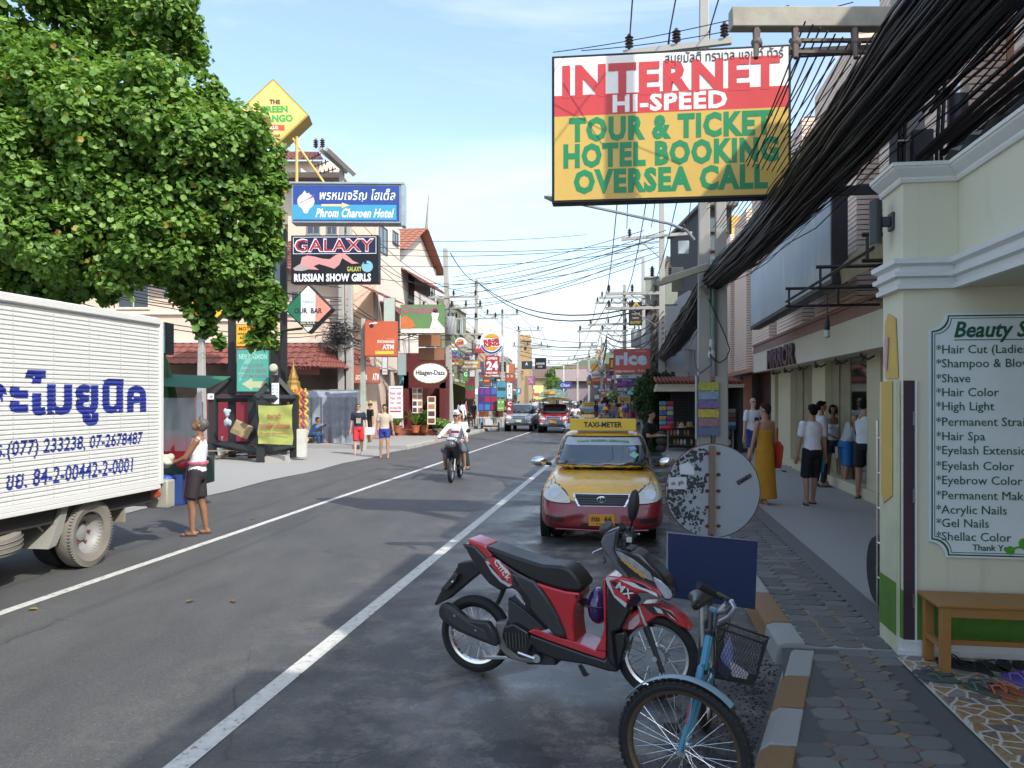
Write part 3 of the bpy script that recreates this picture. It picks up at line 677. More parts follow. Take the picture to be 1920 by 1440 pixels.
PIL=spots((.58,.53,.36,1),[((.5,.45,.3,1),2,.45,.7,.6)],.75)
for a,b in((1452,1459),(1466,1489),(1531,1556),(1636,1662)):
 sa,sb_=st(a,10.12)[0],st(b,10.12)[0];bx(PIL,'pillar',sb,10.02,10.24,sb_,sa,.15,2.80)
bx(PIL,'plinth',sb,9.95,10.24,7,24.8,.14,.34)
cur=M((.30,.27,.17),.8,var=.3,vs=3)
for a,b in((1490,1508),(1511,1530),(1559,1577),(1580,1598)):
 sa,sb_=st(a,10.2)[0],st(b,10.2)[0];bx(cur,'door_panel',sb,10.16,10.2,sb_,sa,.35,2.79)
sa,sb_=st(1600,10.2)[0],st(1635,10.2)[0];bx(glass('#1c241c',.05),'shop_window',sb,10.17,10.19,sb_,sa,.35,2.79)
bx(M((.02,.01,.01),.8),'doorway',sb,10.18,10.22,st(1465,10.2)[0],st(1459,10.2)[0],.2,2.79)
for k in range(7):m=MB();s0=12.5+k*1.7;m.tube([(9.62,s0,2.80),(9.6,s0,2.7),(9.72,s0,2.64),(9.82,s0,2.7)],.02,5);m.ell((9.62,s0,2.66),.05,8,6);m.build('lamp_hook',M((.08,.07,.06),.6),sb)
m=None
bx(M((.35,.3,.2),.7),'clock_plate',sb,10.0,10.02,12.2,12.4,1.95,2.2)
# column beyond (dark red timber) and far end recess
bx(M((.08,.03,.02),.7),'timber_screen',sb,10.1,10.24,24.9,30,.15,2.8)
# light bulb on a cable
lb=thing('hanging_bulb','black lamp holder with clear bulb hanging from a cable before the cream fascia','lamp',P(1551,600,10.5))
m=MB();m.tube([(0,0,0),(0,0,.35)],.006,5);m.build('cable',BLACK,lb)
m=MB();m.lathe([(.012,.06),(.02,.03),(.035,-.04),(.035,-.12),(.03,-.13)],12);m.build('holder',BLACK,lb)
m=MB();m.lathe([(.028,-.13),(.035,-.17),(.04,-.22),(.01,-.235)],12);m.build('bulb',M('#9a9a92',.1,spec=.9),lb)
# iron truss under the awning
tr=thing('awning_truss','black iron awning frame and striped awning between the lightbox and the cream column','awning frame',R(0,0,0),RZ)
m=MB()
for t_ in(8.1,9.3):m.tube([(t_,8.2,3.45),(t_,12.6,3.45)],.022,4)
for s0 in(8.4,10.4,12.4):m.tube([(8.05,s0,3.62),(9.4,s0,3.62)],.022,4);m.tube([(8.05,s0,3.36),(9.4,s0,3.36)],.02,4);m.tube([(8.1,s0,3.36),(8.1,s0,3.62)],.016,4);m.tube([(8.8,s0,3.36),(8.8,s0,3.62)],.016,4)
m.build('frame',M((.02,.016,.015),.6),tr)
m=MB();rr=[]
for i in range(41):
 s0=8.0+9*i/40;w_=.03*sin(i*1.4);rr.append([V((8.75+w_*.3,s0,3.62+w_*.4)),V((8.72,s0,3.86+w_)),V((8.95,s0,4.10)),V((9.5,s0,4.25))])
m.loft(rr,closed=False,cap=False);m.build('awning',M((.32,.28,.17),.85,var=.5,vs=9,stretch=(1,8,1)),tr)
# the long lightbox
bb=thing('lightbox_sign','long black-framed light box with faded pale blue poster, above the pavement','sign',R(0,0,0),RZ)
tB=8.62;sN=st(1560,tB)[0];sF=st(1407,tB)[0];YN=Yt(1560,tB);YFar=Yt(1407,tB)
zb_,zt_=zof(532,YN),zof(352,YN)
bx(M((.018,.017,.02),.5),'frame',bb,tB,tB+.22,sN,sF,zb_,zt_+.02,bevel=.015)
FP=spots((.46,.54,.60,1),[((.17,.23,.28,1),1.3,.45,.62,.9),((.55,.60,.62,1),2.0,.52,.68,.8,.4),((.3,.16,.22,1),1.7,.62,.72,.5),((.4,.4,.12,1),3,.66,.75,.5)],.5)
n=4
for k in range(n):a=sN+.06+(sF-sN-.12)*k/n;b=sN+.06+(sF-sN-.12)*(k+1)/n;bx(FP,'poster_panel',bb,tB-.006,tB-.001,a+.006,b-.006,zb_+.08,zt_-.06)
m=MB()
for s0 in(sN+.3,sF-.5):m.box(tB+.1,10.0,s0,s0+.07,zt_+.03,zt_+.10)
m.build('bracket',M((.02,.02,.02),.5),bb)
# motorbike half hidden behind the column, magazine rack
mrk=thing('magazine_rack','wire rack of magazines and cards beside the cream column','rack',R(7.0,8.0,.15),RZ)
m=MB()
for z in(0,.3,.6,.9,1.2,1.5):m.tube([(-.12,0,z),(.16,0,z),(.16,.3,z),(-.12,.3,z)],.008,4,closed=True)
for x,y in((-.12,0),(.16,0),(-.12,.3),(.16,.3)):m.tube([(x,y,0),(x,y,1.65)],.01,4)
m.build('frame',STEEL,mrk)
for k in range(10):bx(M(random.choice(['#7a5a6a','#8a4a3a','#6d7a8c','#a8a4a0','#5b8a50','#b06a6a']),.4,var=.3,vs=9),'magazine',mrk,-.11+.13*(k%2),0+.13*(k%2),.01,.03,.32+.3*(k//2)-.25,.32+.3*(k//2)-.03)
mt=thing('parked_tyre','black rear wheel of a parked bike showing beside the cream column','wheel',R(7.5,7.98,.15),RZ)
m=MB();m.lathe([(.2,-.05),(.29,-.055),(.31,-.03),(.315,0),(.31,.03),(.29,.055),(.2,.05)],28,(0,0,.315),'x');m.build('tyre',RUBBER,mt)
m=MB();m.lathe([(.04,-.05),(.2,-.03),(.2,.03),(.04,.05)],20,(0,0,.315),'x');m.build('rim',STEEL,mt)
# left side buildings
LP=spots((.62,.49,.38,1),[((.55,.43,.33,1),.7,.45,.7,.7),((.42,.33,.26,1),3.5,.6,.8,.4)],.85,bump=.05)
LP2=spots((.66,.56,.47,1),[((.58,.49,.41,1),.7,.45,.7,.7)],.85)
TILE=spots('#7c483f',[('#5c352e',2,.45,.7,.7),('#946258',6,.55,.75,.6)],.75)
def tile_roof(name,a,b,c,d,parent,mat=TILE,nu=24,nv=6,amp=.05):
 """pantiled slope: a,b eave ends, c,d ridge ends (c above b); rows of tiles step down the slope"""
 a,b,c,d=map(V,(a,b,c,d));nrm=(b-a).cross(d-a).normalized()
 if nrm.z<0:nrm=-nrm
 m=MB();N_=nu*4
 for j in range(nv):
  r0,r1=[],[]
  for i in range(N_+1):
   u=i/N_;w=abs(sin(u*nu*pi))*amp
   lo=a.lerp(b,u);hi=d.lerp(c,u)
   r0.append(lo.lerp(hi,j/nv)+nrm*(w+amp*.8));r1.append(lo.lerp(hi,(j+1.12)/nv if j<nv-1 else 1)+nrm*w*.9)
  m.loft([r0,r1],closed=False,cap=False)
  m.loft([[p-nrm*amp*.9 for p in r0],r0],closed=False,cap=False)
 m.add([a,b,c,d],[(0,1,2,3)])
 return m.build(name,mat,parent,kind='stuff' if 0 else None,sharp=40)
# ---- big peach corner building behind the tree and sign frames
pb=thing('corner_building','large peach plaster building with red tiled roofs behind the sign frames on the left','building',(0,0,0))
YB_=35.5
def LQ(px,py,Y):return P(px,py,Y)
def wallbox(nm,x0,y0,x1,y1,Y,dep,mat,parent):
 a=P(x0,y1,Y);b=P(x1,y0,Y);m=MB();m.box(a.x,b.x,Y,Y+dep,a.z,b.z);return m.build(nm,mat,parent)
a=P(-60,900,YB_);b=P(640,470,YB_)
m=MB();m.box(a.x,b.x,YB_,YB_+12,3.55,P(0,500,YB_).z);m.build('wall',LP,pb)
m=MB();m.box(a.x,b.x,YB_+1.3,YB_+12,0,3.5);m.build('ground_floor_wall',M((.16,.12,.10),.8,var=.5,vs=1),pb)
z_e=P(0,497,YB_).z
tile_roof('roof',(a.x,YB_-.9,z_e-.35),(b.x+.4,YB_-.9,z_e-.35),(b.x+.4,YB_+5,z_e+2.6),(a.x,YB_+5,z_e+2.6),pb,nu=42,nv=16)
tile_roof('awning_roof',(a.x,YB_-1.7,P(0,683,YB_-1.7).z),(P(600,0,YB_).x,YB_-1.7,P(0,683,YB_-1.7).z),(P(600,0,YB_).x,YB_-.01,P(0,643,YB_).z),(a.x,YB_-.01,P(0,643,YB_).z),pb,nu=44,nv=4)
for(x0,y0,x1,y1)in((221,533,280,578),(545,545,575,580),(60,533,118,578),(395,560,440,600)):
 p_=P((x0+x1)/2,(y0+y1)/2,YB_-.02);window(pb,p_.x,YB_-.02,p_.z,(x1-x0)/F*YB_,(y1-y0)/F*YB_,'-y',M('#c9c4ba',.5),glass('#161a1c',.1))
bx(LP2,'ledge',pb,a.x,b.x,YB_-.12,YB_-.002,P(0,590,YB_).z,P(0,584,YB_).z)
bx(LP2,'ledge',pb,a.x,b.x,YB_-.14,YB_-.002,P(0,643,YB_).z,P(0,634,YB_).z)
# right wing of that building, turning along the road with red awnings
YC_=38.5
m=MB();c0=P(540,0,YC_).x;c1=P(700,0,YC_).x
m.box(c0,c1,YC_,YC_+9,3.5,P(0,405,YC_).z);m.box(c0,c1,YC_+1,YC_+9,0,3.49);m.build('wing_wall',LP,pb)
m=MB();x2=P(585,0,YC_+1).x;m.box(P(470,0,YC_+1).x,P(625,0,YC_+1).x,YC_+1.2,YC_+8,P(0,410,YC_).z,P(0,300,YC_+1).z);m.build('tower_wall',LP2,pb)
m=MB();m.box(c0-.3,P(640,0,YC_).x,YC_-.3,YC_+5,P(0,336,YC_).z,P(0,326,YC_).z);m.build('balcony_slab',M((.09,.07,.06),.8),pb)
m=MB();m.prism([(P(600,0,YC_).x,P(0,340,YC_).z),(P(650,0,YC_).x,P(0,405,YC_).z),(P(560,0,YC_).x,P(0,405,YC_).z),(P(560,0,YC_).x,P(0,310,YC_).z)],YC_+.4,YC_+.8);m.build('parapet',LP2,pb,fixn=True)
z1=P(0,300,YC_+1).z
tile_roof('tower_roof',(P(460,0,39.5).x,YC_+.6,z1-.1),(P(610,0,39.5).x,YC_+.6,z1-.1),(P(570,0,39.5).x,YC_+4,z1+1.3),(P(500,0,39.5).x,YC_+4,z1+1.3),pb,nu=14,nv=6)
for(x0,y0,x1,y1)in((612,424,632,441),(575,420,600,440),(640,424,660,441)):
 p_=P((x0+x1)/2,(y0+y1)/2,YC_-.02);window(pb,p_.x,YC_-.02,p_.z,(x1-x0)/F*YC_,(y1-y0)/F*YC_,'-y',M('#7c8488',.5))
# curved red canopy roof at the corner (above the orange shop signs)
ez=P(0,690,34.2).z
pts=[(P(530,0,33.6).x,33.6),(P(600,0,33.5).x,33.5),(P(645,0,34.4).x,34.4),(P(698,0,37.3).x,37.3)]
top=[(P(530,0,35.4).x,35.4),(P(610,0,35.4).x,35.4),(P(650,0,36.5).x,36.5),(P(690,0,39.3).x,39.3)]
for k in range(3):
 tile_roof('corner_roof',(*pts[k],ez-.02*k),(*pts[k+1],ez-.02*k),(*top[k+1],ez+.95),(*top[k],ez+.95),pb,nu=8,nv=4)
# ---- road-facing row on the left: pink gabled block with arched windows and red awnings
def lrow(label,px0,px1,t,ytop_at,mat,name='row_building',z_low=3.4,depth=9):
 s0,Y0=st(px0,t);s1,Y1=st(px1,t)
 o=thing(name,label,'building',R(0,0,0),RZ)
 return o,s0,s1
TL_=-6.6
o,s0,s1=lrow('pale pink rendered block with tall window and small windows, beside the black club sign',708,750,TL_,0,LP2)
zt=zof(415,Yt(708,TL_));zt2=zof(403,Yt(708,TL_))
m=MB();m.box(TL_-8,TL_,s0,s1,3.4,zt2);m.box(TL_-8,TL_-1.2,s0,s1,0,3.39);m.build('wall',LP2,o)
Ys=Yt(722,TL_);window(o,TL_+.01,st(718,TL_)[0],(zof(428,Ys)+zof(478,Ys))/2,1.4,(478-428)/F*Ys,'+x',M('#4a4f50',.5),sill=False)
Ys=Yt(740,TL_);window(o,TL_+.01,st(741,TL_)[0],zof(445,Ys),1.0,22/F*Ys,'+x',M('#4a4f50',.5))
sl_=st(690,TL_)[0]
def red_awn(par,sA_,sB_,zt_,drop,out,t=TL_,mat=None):
 tile_roof('awning_roof',(t+out,sA_,zt_-drop),(t+out,sB_,zt_-drop),(t+.02,sB_,zt_),(t+.02,sA_,zt_),par,mat or TILE,nu=max(6,int(abs(sB_-sA_)/.3)),nv=4)
# gabled roof building beyond
o2,s2,s3=lrow('pink and white gabled house with orange tiled roof and carved spire',751,812,TL_-.6,0,LP2)
t2=TL_-.5;Ya,Yb=Yt(751,t2),Yt(818,t2);s2,s3=st(751,t2)[0],st(818,t2)[0]
z5=zof(500,Yt(790,t2))-.6;m=MB();m.box(t2-8,t2,s2,s3,3.4,z5+1.0);m.box(t2-8,t2-1,s2,s3,0,3.39);m.build('wall',M('#dcd2c8',.8,var=.12),o2)
zr=z5+1.0
m=MB();m.prism([(s2,zr),(s3,zr),((s2+s3)/2,zr+1.7)],t2-.35,t2-.1,'x');m.build('gable',LP2,o2,fixn=True)
OT=spots('#96604c',[('#744638',2,.45,.7,.7),('#ae7c62',7,.5,.75,.6)],.75)
sm_mid=(s2+s3)/2
tile_roof('roof',(t2+.5,s2-.6,zr-.3),(t2-8,s2-.6,zr-.3),(t2-8,sm_mid,zr+1.9),(t2+.5,sm_mid,zr+1.9),o2,OT,nu=20,nv=9)
tile_roof('roof',(t2+.5,s3+.6,zr-.3),(t2-8,s3+.6,zr-.3),(t2-8,sm_mid,zr+1.9),(t2+.5,sm_mid,zr+1.9),o2,OT,nu=20,nv=9)
m=MB();m.cyl((t2+.4,sm_mid,zr+1.8),(t2+.55,sm_mid,zr+3.9),.09,.02,6);m.build('spire',M('#8f8a84',.7),o2)
red_awn(o2,s2,s3-1,zof(515,Yt(775,t2)),.9,1.3,t2);red_awn(o,s0+.3,s1,zof(575,Yt(740,TL_)),.8,1.2)
red_awn(o,st(672,TL_)[0],s0,zof(542,Yt(690,TL_)),.6,1.3)
m=MB();m.box(t2-.05,t2+.9,s2,s3,zof(588,Yt(780,t2)),zof(583,Yt(780,t2)));m.box(t2+.8,t2+.88,s2,s3,zof(583,Yt(780,t2)),zof(560,Yt(780,t2)));m.build('balcony',M('#c7c0b8',.8),o2)
for k in range(2):
 for zz in(zof(500,40),zof(560,40)):window(o2,t2+.01,s2+2.2+k*5,zz,1.3,1.3,'+x',M('#5c6264',.5))
m=MB()
for zz in(3.4,):m.box(t2-8.1,t2+1.2,s2-.1,s3+.1,zz,zz+.16)
m.build('ledge',LP2,o2)
# further shophouses on both sides (some only seen as slivers between signs)
LCOL=['#7b7f63','#a79f8e','#cfc6b4','#a8927c','#bdb7ac','#c9b79c','#8f8b86','#d6cfc2','#b59f88','#c4c0b6','#a39a8c','#c8b8a0']
ss=s3+.4;k=0
LN=['olive green and grey shophouse next beyond the gabled house','dark fronted shophouse behind the burger sign','cream narrow shophouse left of the beige tower','tan shophouse with tiled roof in the left row','light grey shophouse in the left row behind tall poles','beige shophouse far down the left row','brown timber-fronted shophouse far left row','white low shophouse in the far left row','tan far shophouse where the street bends','grey far shophouse at the left of the bend','dull brown shophouse at the end of the left row','pale last shophouse at the end of the left row']
while k<12:
 w_=[8,9,7,9,10,11,9,12,11,12,12,14][k];H_=[8.6,7.6,8.2,7.4,8.8,6.8,7.5,6.4,7.2,6.6,6.0,7.0][k]
 shophouse(LN[k],'L',ss,ss+w_,-6.4-.4*(k%3),H_,LCOL[k],floors=3 if H_>8 else 2,roof='tile' if k in(3,7,9)else 'flat',wins=2 if k<6 else 3,awn=['#5c6b2c','#3b3c40','#8a2c22',None,'#4a5a70','#7c4a2a',None,'#97362c','#3c5a7a','#8c8c88','#2f5a3c','#777'][k]and(['#5c6b2c','#3b3c40','#8a2c22',None,'#4a5a70','#7c4a2a',None,'#97362c','#3c5a7a','#8c8c88','#2f5a3c','#777777'][k]))
 ss+=w_+.15;k+=1
tw=thing('beige_tower','slim beige masonry tower rising behind poles in the left row','tower',P(985,700,78)+V((0,0,0)),RA(90));tw.location.z=0
m=MB();m.box(-.5,.5,0,1,0,8.1);m.box(-.6,.6,-.1,1.1,7.5,7.7);m.build('wall',M('#b79a72',.85,var=.3,vs=1),tw);bx(DARK,'window',tw,-.12,.12,-.02,.0,6.6,7.1)
# right row beyond the slatted building
gy=thing('grey_concrete_building','bare grey concrete building behind the cable-laden pole','building',(0,0,0))
gm=spots((.33,.34,.35,1),[((.26,.27,.28,1),.4,.4,.65,.8),((.2,.2,.21,1),2.5,.6,.8,.5)],.85)
a,b=P(1291,0,34),P(1405,0,34);m=MB();m.box(a.x,b.x+5,34,46,2.9,P(0,545,34).z);m.box(a.x,b.x+5,36.5,46,0,2.89);m.build('wall',gm,gy)
m=MB();m.box(a.x-.02,b.x,33.95,33.99,P(0,601,34).z,P(0,598,34).z);m.build('joint',M((.2,.2,.2),.8),gy)
m=MB();m.box(P(1283,0,33.8).x,P(1292,0,33.8).x,33.75,33.9,P(0,700,34).z,P(0,655,34).z);m.box(P(1283,0,33.8).x,P(1302,0,33.8).x,33.7,33.9,P(0,656,34).z,P(0,652,34).z);m.build('downpipe',M('#9a9c9a',.6),gy)
dk=thing('dark_building','dark weathered upper storeys with a yellow pier behind the concrete building','building',(0,0,0))
a,b=P(1316,0,40),P(1372,0,40);bx(M((.035,.035,.035),.8,var=.5,vs=1),'wall',dk,a.x,b.x,40,48,6,P(0,385,40).z);bx(M('#c9a45c',.7),'pier',dk,b.x-.03,b.x+.7,39.9,40.6,6,P(0,405,40).z)
m=MB();m.box(a.x-.2,b.x+.2,39.5,48,P(0,389,40).z,P(0,383,40).z);m.build('cornice',M((.1,.1,.1),.7),dk)
for j in range(3):window(dk,(a.x+b.x)/2,39.98,P(0,420+j*35,40).z,1.0,.7,'-y',M('#4a4a48',.6))
pr=thing('pink_roof_house','small house with pink tiled roof glimpsed right of the transformer boxes','house',P(1280,545,60));pr.location.z=0
bx(M('#c4beb4',.8),'wall',pr,-1.2,3,0,5,0,8.8);tile_roof('roof',(-1.6,-.5,8.7),(3.2,-.5,8.7),(3.2,2.5,11.0),(-1.2,2.5,11.0),pr,M('#b0727a',.8,var=.3,vs=8),nu=14,nv=8)
RN=['cream shophouse with pale piers right of the brown banner','grey shophouse in the right row behind the red sign','green gabled shophouse in the right row','white shophouse in the right row above hanging signs','tan shophouse down the right row','mauve-grey shophouse right of the bend','white two storey shophouse further right row','beige far shophouse on the right','brown far shophouse on the right','cream far shophouse at the end of the right row']
RC_=['#cfc39c','#8d8f90','#5f9a7a','#d8d8d4','#b39c78','#8d7f80','#cfd0cc','#b7a88c','#8a7462','#cdbf94']
ss=49.0
for k in range(10):
 w_=[6,7,8,8,9,10,9,12,12,14][k];H_=[10.5,6.4,8.8,7.6,6.2,6.4,7.4,6.2,5.8,6.2][k]
 shophouse(RN[k],'R',ss,ss+w_,8.0,H_,RC_[k],floors=3 if H_>8 else 2,roof='tile' if k in(2,5,8)else 'flat',awn=['#6c6c66','#2f5a78','#3b4a3c','#8a8a84','#8c6a2a','#303438','#4b6a8a','#773a2a','#555555','#6a6a5a'][k]);ss+=w_+.1
# hill and trees closing the street
hl=MB();rr=[]
for i in range(25):
 x=-260+i*22;rr.append((x,330+20*sin(i),5+14*max(0,sin(i*.55+.6))+6*sin(i*1.9)))
v=[]
for x,y,z in rr:v.append([V((x,y-90,0)),V((x,y,z)),V((x,y+150,0))])
hl.loft(v,closed=False,cap=False);hl.build('hills',spots((.07,.10,.04,1),[((.11,.14,.06,1),.06,.4,.6,.9)],.9),kind='structure')
# houses where the street ends (yellow wall, brown roofs)
eh=thing('end_house','cream yellow house with dark roof closing the view down the street','house',P(1040,745,150));eh.location.z=0
bx(M('#e0d49a',.8),'wall',eh,-4,6,0,8,0,5.6);tile_roof('roof',(-5,-1,5.5),(7,-1,5.5),(7,4,8),(-5,4,8),eh,M('#6d5a54',.8),nu=20,nv=6)
eh2=thing('end_house','grey-brown roofed house right of the cream one at the street end','house',P(1075,745,140));eh2.location.z=0
bx(M('#8d7f84',.8),'wall',eh2,-2.5,5,0,8,0,4.9);tile_roof('roof',(-3,-1,4.8),(6,-1,4.8),(6,4,7),(-3,4,7),eh2,M('#8a7a76',.8),nu=16,nv=6)
# buildings behind the viewer on the right that keep this pavement in shade
shophouse('grey rendered shophouse beyond the beauty parlour, behind the viewer','R',-20,-6.7,9.9,7.8,'#a8a296',floors=2)
# signs
# --- the big internet sign
o,q,w,h,TX,RC,PG=panel_sign('hanging_sign','large red, white and yellow INTERNET HI-SPEED tour and ticket sign hung over the street',1036,94,1474,375,10.4,.2,rz=-radians(7),frame='#14161a',face='#e6e4de',fr=.035)
YEL=M('#c9a650',.4,var=.08);RED=M('#c33b3c',.4,var=.08);GRN=M('#157f4c',.4,var=.06)
W2,H2=w/2-.036,h/2-.036
bx(YEL,'yellow_field',o,-W2,W2,-.010,-.0065,-H2,H2*.18);bx(RED,'red_band',o,-W2,W2,-.011,-.0065,H2*.18,H2*.47)
def tt(b,cx,cz,ww,hh,m_,bold=.05,**k):return T(b,cx*W2,cz*H2,ww*W2*2,hh*H2*2,o,m_,-.012,bold*.8,sp=1.12 if bold>.02 else 1,**k)
tt('สมุยมัลติ ทราเวล แอนด์ ทัวร์',.46,.905,.50,.10,M('#3a3e40',.5),.008)
tt('INTERNET',.0,.66,.93,.23,M('#c23a3c',.4,var=.06),.055);tt('HI-SPEED',.0,.325,.49,.125,M('#ece9e6',.4),.05)
tt('TOUR & TICKET',.0,-.02,.87,.175,GRN,.065);tt('HOTEL BOOKING',.0,-.385,.92,.175,GRN,.065);tt('OVERSEA CALL',.0,-.75,.83,.175,GRN,.065)
for za,zb_ in((H2-.1,H2),(-H2-.02,-H2+.08)):bx(BLACK,'hanger',o,W2-.1,W2+3.0,.05,.12,za,zb_)
# --- hotel sign
o,q,w,h,TX,RC,PG=panel_sign('hotel_sign','blue and turquoise hotel sign with a pink hand emblem and arrow',547,345,752,418,27.2,.6,rz=.02,face='#24428a',frame='#8f979a',fr=.06,cat='sign')
RC('turquoise_band',549,384,743,412,'#3a92b4');
TX('พรหมเจริญ โฮเต็ล',600,354,741,379,'#eef0ea',.012,.2);TX('Phrom Charoen Hotel',592,391,739,408,'#f2ecc8',.03,.35)
PG('arrow',[(603,383),(641,383),(641,380),(656,385),(641,390),(641,387),(603,387)],'#e2c58a')
u=q(574,378);m=MB();m.prism([(u[0]+.29*cos(a),u[1]+.27*sin(a)-(.14 if 4.3<a<5.1 else 0))for a in[2*pi*k/28 for k in range(28)]],-.013,-.0086);m.build('emblem',M('#d8c3dd',.5),o,fixn=True)
PG('hand',[(566,366),(572,358),(576,364),(580,362),(582,372),(580,384),(577,397),(570,397),(569,380)],'#ece6f2',-.016,-.0132);PG('flower_stem',[(563,381),(583,370),(590,364),(591,368),(584,372),(563,382)],'#7c3a86',-.018,-.0162)
m=MB();m.box(-w/2-.1,w/2+.1,-.05,.5,h/2,h/2+.06);m.box(w/2,w/2+.13,-.02,.45,-h/2-.08,h/2+.02);m.build('trim',M('#a9b0b2',.3,.6),o)
# --- galaxy sign
o,q,w,h,TX,RC,PG=panel_sign('club_sign','black club sign with red lettering and a reclining figure',545,441,710,531,26.7,.4,rz=-.03,face='#0d0d14',frame='#15151a',fr=.04)
RC('name_field',549,444,706,476,'#121a3e');
for a,b in((549,444),(549,475)):RC('white_line',a,b,706,b+1,'#d8d8dc',-.011,-.0086)
for a in(549,705):RC('white_line',a,445.2,a+1,474.8,'#d8d8dc',-.011,-.0086)
TX('GALAXY',551,447,702,473,'#e8dfe0',.045,y=-.011);TX('GALAXY',553,449,700,471,'#9c1f2e',.012,y=-.016);TX('RUSSIAN SHOW GIRLS',551,513,696,528,'#f0f0f2',.05)
TX('GALAXY',651,500,678,509,'#c8c860',.02)
PG('reclining_figure',[(556,504),(563,494),(566,482),(576,479),(590,481),(604,485),(618,486),(630,478),(644,474),(652,480),(662,489),(674,494),(660,495),(648,488),(642,484),(636,497),(627,504),(612,499),(598,495),(588,499),(598,506),(580,505),(570,500),(560,507)],'#c98a86')
PG('hair',[(549,503),(560,496),(572,497),(582,504),(566,508),(552,507)],'#a39490',-.016,-.0125)
u=q(689,500);m=MB();m.lathe([(.19,-.012),(.19,-.0086)],24,(u[0],0,u[1]),'y');m.build('moon',M('#7fb4c8',.5),o)
PG('top_hat',[(683,494),(683,487),(688,487),(688,494),(692,495),(680,495)],'#111118',-.016,-.0125)
# --- our bar diamond
def diamond(name,label,cx,cy,r,Y,rz,mat,frame,depth=.4):
 c=P(cx,cy,Y);R_=r/F*Y;o=thing(name,label,'sign',c,rz);m=MB();m.prism([(-R_,0),(0,-R_),(R_,0),(0,R_)],0,depth);m.build('frame',M(frame,.5),o,fixn=True)
 g_=R_*.94;m=MB();m.prism([(-g_,0),(0,-g_),(g_,0),(0,g_)],-.008,-.001);m.build('panel',mat,o,fixn=True);return o,R_
o,R_=diamond('bar_sign','diamond shaped bar sign in green, white and salmon',578,579,46,25.3,-.05,M('#e6e8e4',.4),'#15171a');g_=R_*.94;k_=R_*.30
m=MB();m.prism([(-g_,0),(-k_,-(g_-k_)),(-k_,g_-k_)],-.013,-.0085);m.build('green_field',M('#1d6a4a',.5),o,fixn=True)
m=MB();m.prism([(g_,0),(k_,g_-k_),(k_,-(g_-k_))],-.013,-.0085);m.build('salmon_field',M('#d98a76',.5),o,fixn=True)
m=MB();z0=-R_*.52;m.prism([(-(g_+z0),z0),(-(g_+z0)+R_*.22,z0-R_*.22),((g_+z0)-R_*.22,z0-R_*.22),((g_+z0),z0)],-.018,-.0135);m.build('black_band',M('#15151a',.5),o,fixn=True)
T('OUR  BAR',0,-R_*.08,R_*1.15,R_*.22,o,M('#23233a',.5),-.019,.02);T('Live G.A.A.',0,-R_*.58,R_*.6,R_*.10,o,M('#d8d8b8',.5),-.022,.02);T('& Hurling',0,-R_*.70,R_*.38,R_*.08,o,M('#d8d8b8',.5),-.022,.02);T('Failte go',R_*.02,R_*.28,R_*.45,R_*.12,o,M('#5c7a9a',.5),-.012,0)
# --- mango diamond
o,R_=diamond('diamond_sign','yellow diamond sign with green and black lettering high above the tree',512,213,66,27,.12,M('#cdb464',.45,var=.10),'#a0853a',.95)
m=MB();m.prism([(-R_*.84,0),(0,-R_*.84),(R_*.84,0),(0,R_*.84)],-.014,-.0085);m.build('raised_panel',M('#d0b86c',.45,var=.06),o,fixn=True)
for b,cx,cz,w_,h_,c,rt in(('THE',.05,.33,.30,.13,'#3a2a18',0),('GREEN',.02,.12,.78,.2,'#3f9a3c',.06),('MANGO',.08,-.14,.95,.22,'#2f9a44',.06),('สีแยกสวรรค์',-.05,-.62,.5,.1,'#7a4a2a',0)):T(b,cx*R_,cz*R_,w_*R_,h_*R_,o,M(c,.5),-.016,.05,0,rt)
m=MB();m.box(-.35*R_,.32*R_,-.019,-.0145,-.48*R_,-.32*R_);m.build('red_label',M('#c94c2c',.5),o);T('CLUB',.0,-.40*R_,.3*R_,.1*R_,o,M('#e8e0d8',.5),-.022,.04)
m=MB();m.cyl((.62*R_,.3,-R_*.55),(.62*R_,.3,-2.3),.05,n=8);m.cyl((.5*R_,.3,-R_*.6),(1.5*R_,.5,-2.35),.04,n=8);m.build('post',M('#c4a850',.5),o)
# --- sports diamond and flags above the truck
o,R_=diamond('sports_sign','yellow diamond sports bar sign half hidden by leaves',381,578,45,23.5,.08,M('#e0ae30',.45),'#2a2418');T('AIR',0,R_*.18,R_*.55,R_*.3,o,M('#5a2a18',.5),-.014,.04);T('SPORTS',0,-R_*.12,R_*.85,R_*.2,o,M('#4a3418',.5),-.014,.03)
# --- black sign frame structure on the left pavement
sf=thing('sign_frame','black timber frame tower carrying signs, braced at the foot, on the left pavement','sign frame',(0,0,0))
BK=spots((.016,.017,.017,1),[((.05,.05,.045,1),6,.55,.75,.7)],.6);YF=24.5
def vpost(px,ytop,ybot_z,Y,w_=.2):
 a=P(px,ytop,Y);m=MB();m.box(a.x-w_/2,a.x+w_/2,Y-w_/2,Y+w_/2,ybot_z,a.z);return m.build('post',BK,sf)
vpost(435,560,.01,26.38);vpost(514,650,.01,26.38,.34);vpost(532,430,.01,27.74,.2);vpost(475,745,.01,26.11,.28)
def beam(a,b,w_=.17):
 m=MB();a,b=V(a),V(b);m.cyl(a,b,w_*.7,n=4);return m.build('brace',BK,sf)
fz=P(0,745,YF).z
for px in(400,490,552):
 Y=24.5 if px==490 else(26.1 if px==400 else 26.4);a=P(px,750 if px==490 else 740,Y);m=MB();m.box(a.x-.12,a.x+.12,Y-.12,Y+.12,.01,a.z);m.build('post',BK,sf)
beam(P(398,742,26.11),P(435,708,26.38));beam(P(478,748,24.75),P(512,708,26.38));beam(P(520,712,26.38),P(553,748,26.38))
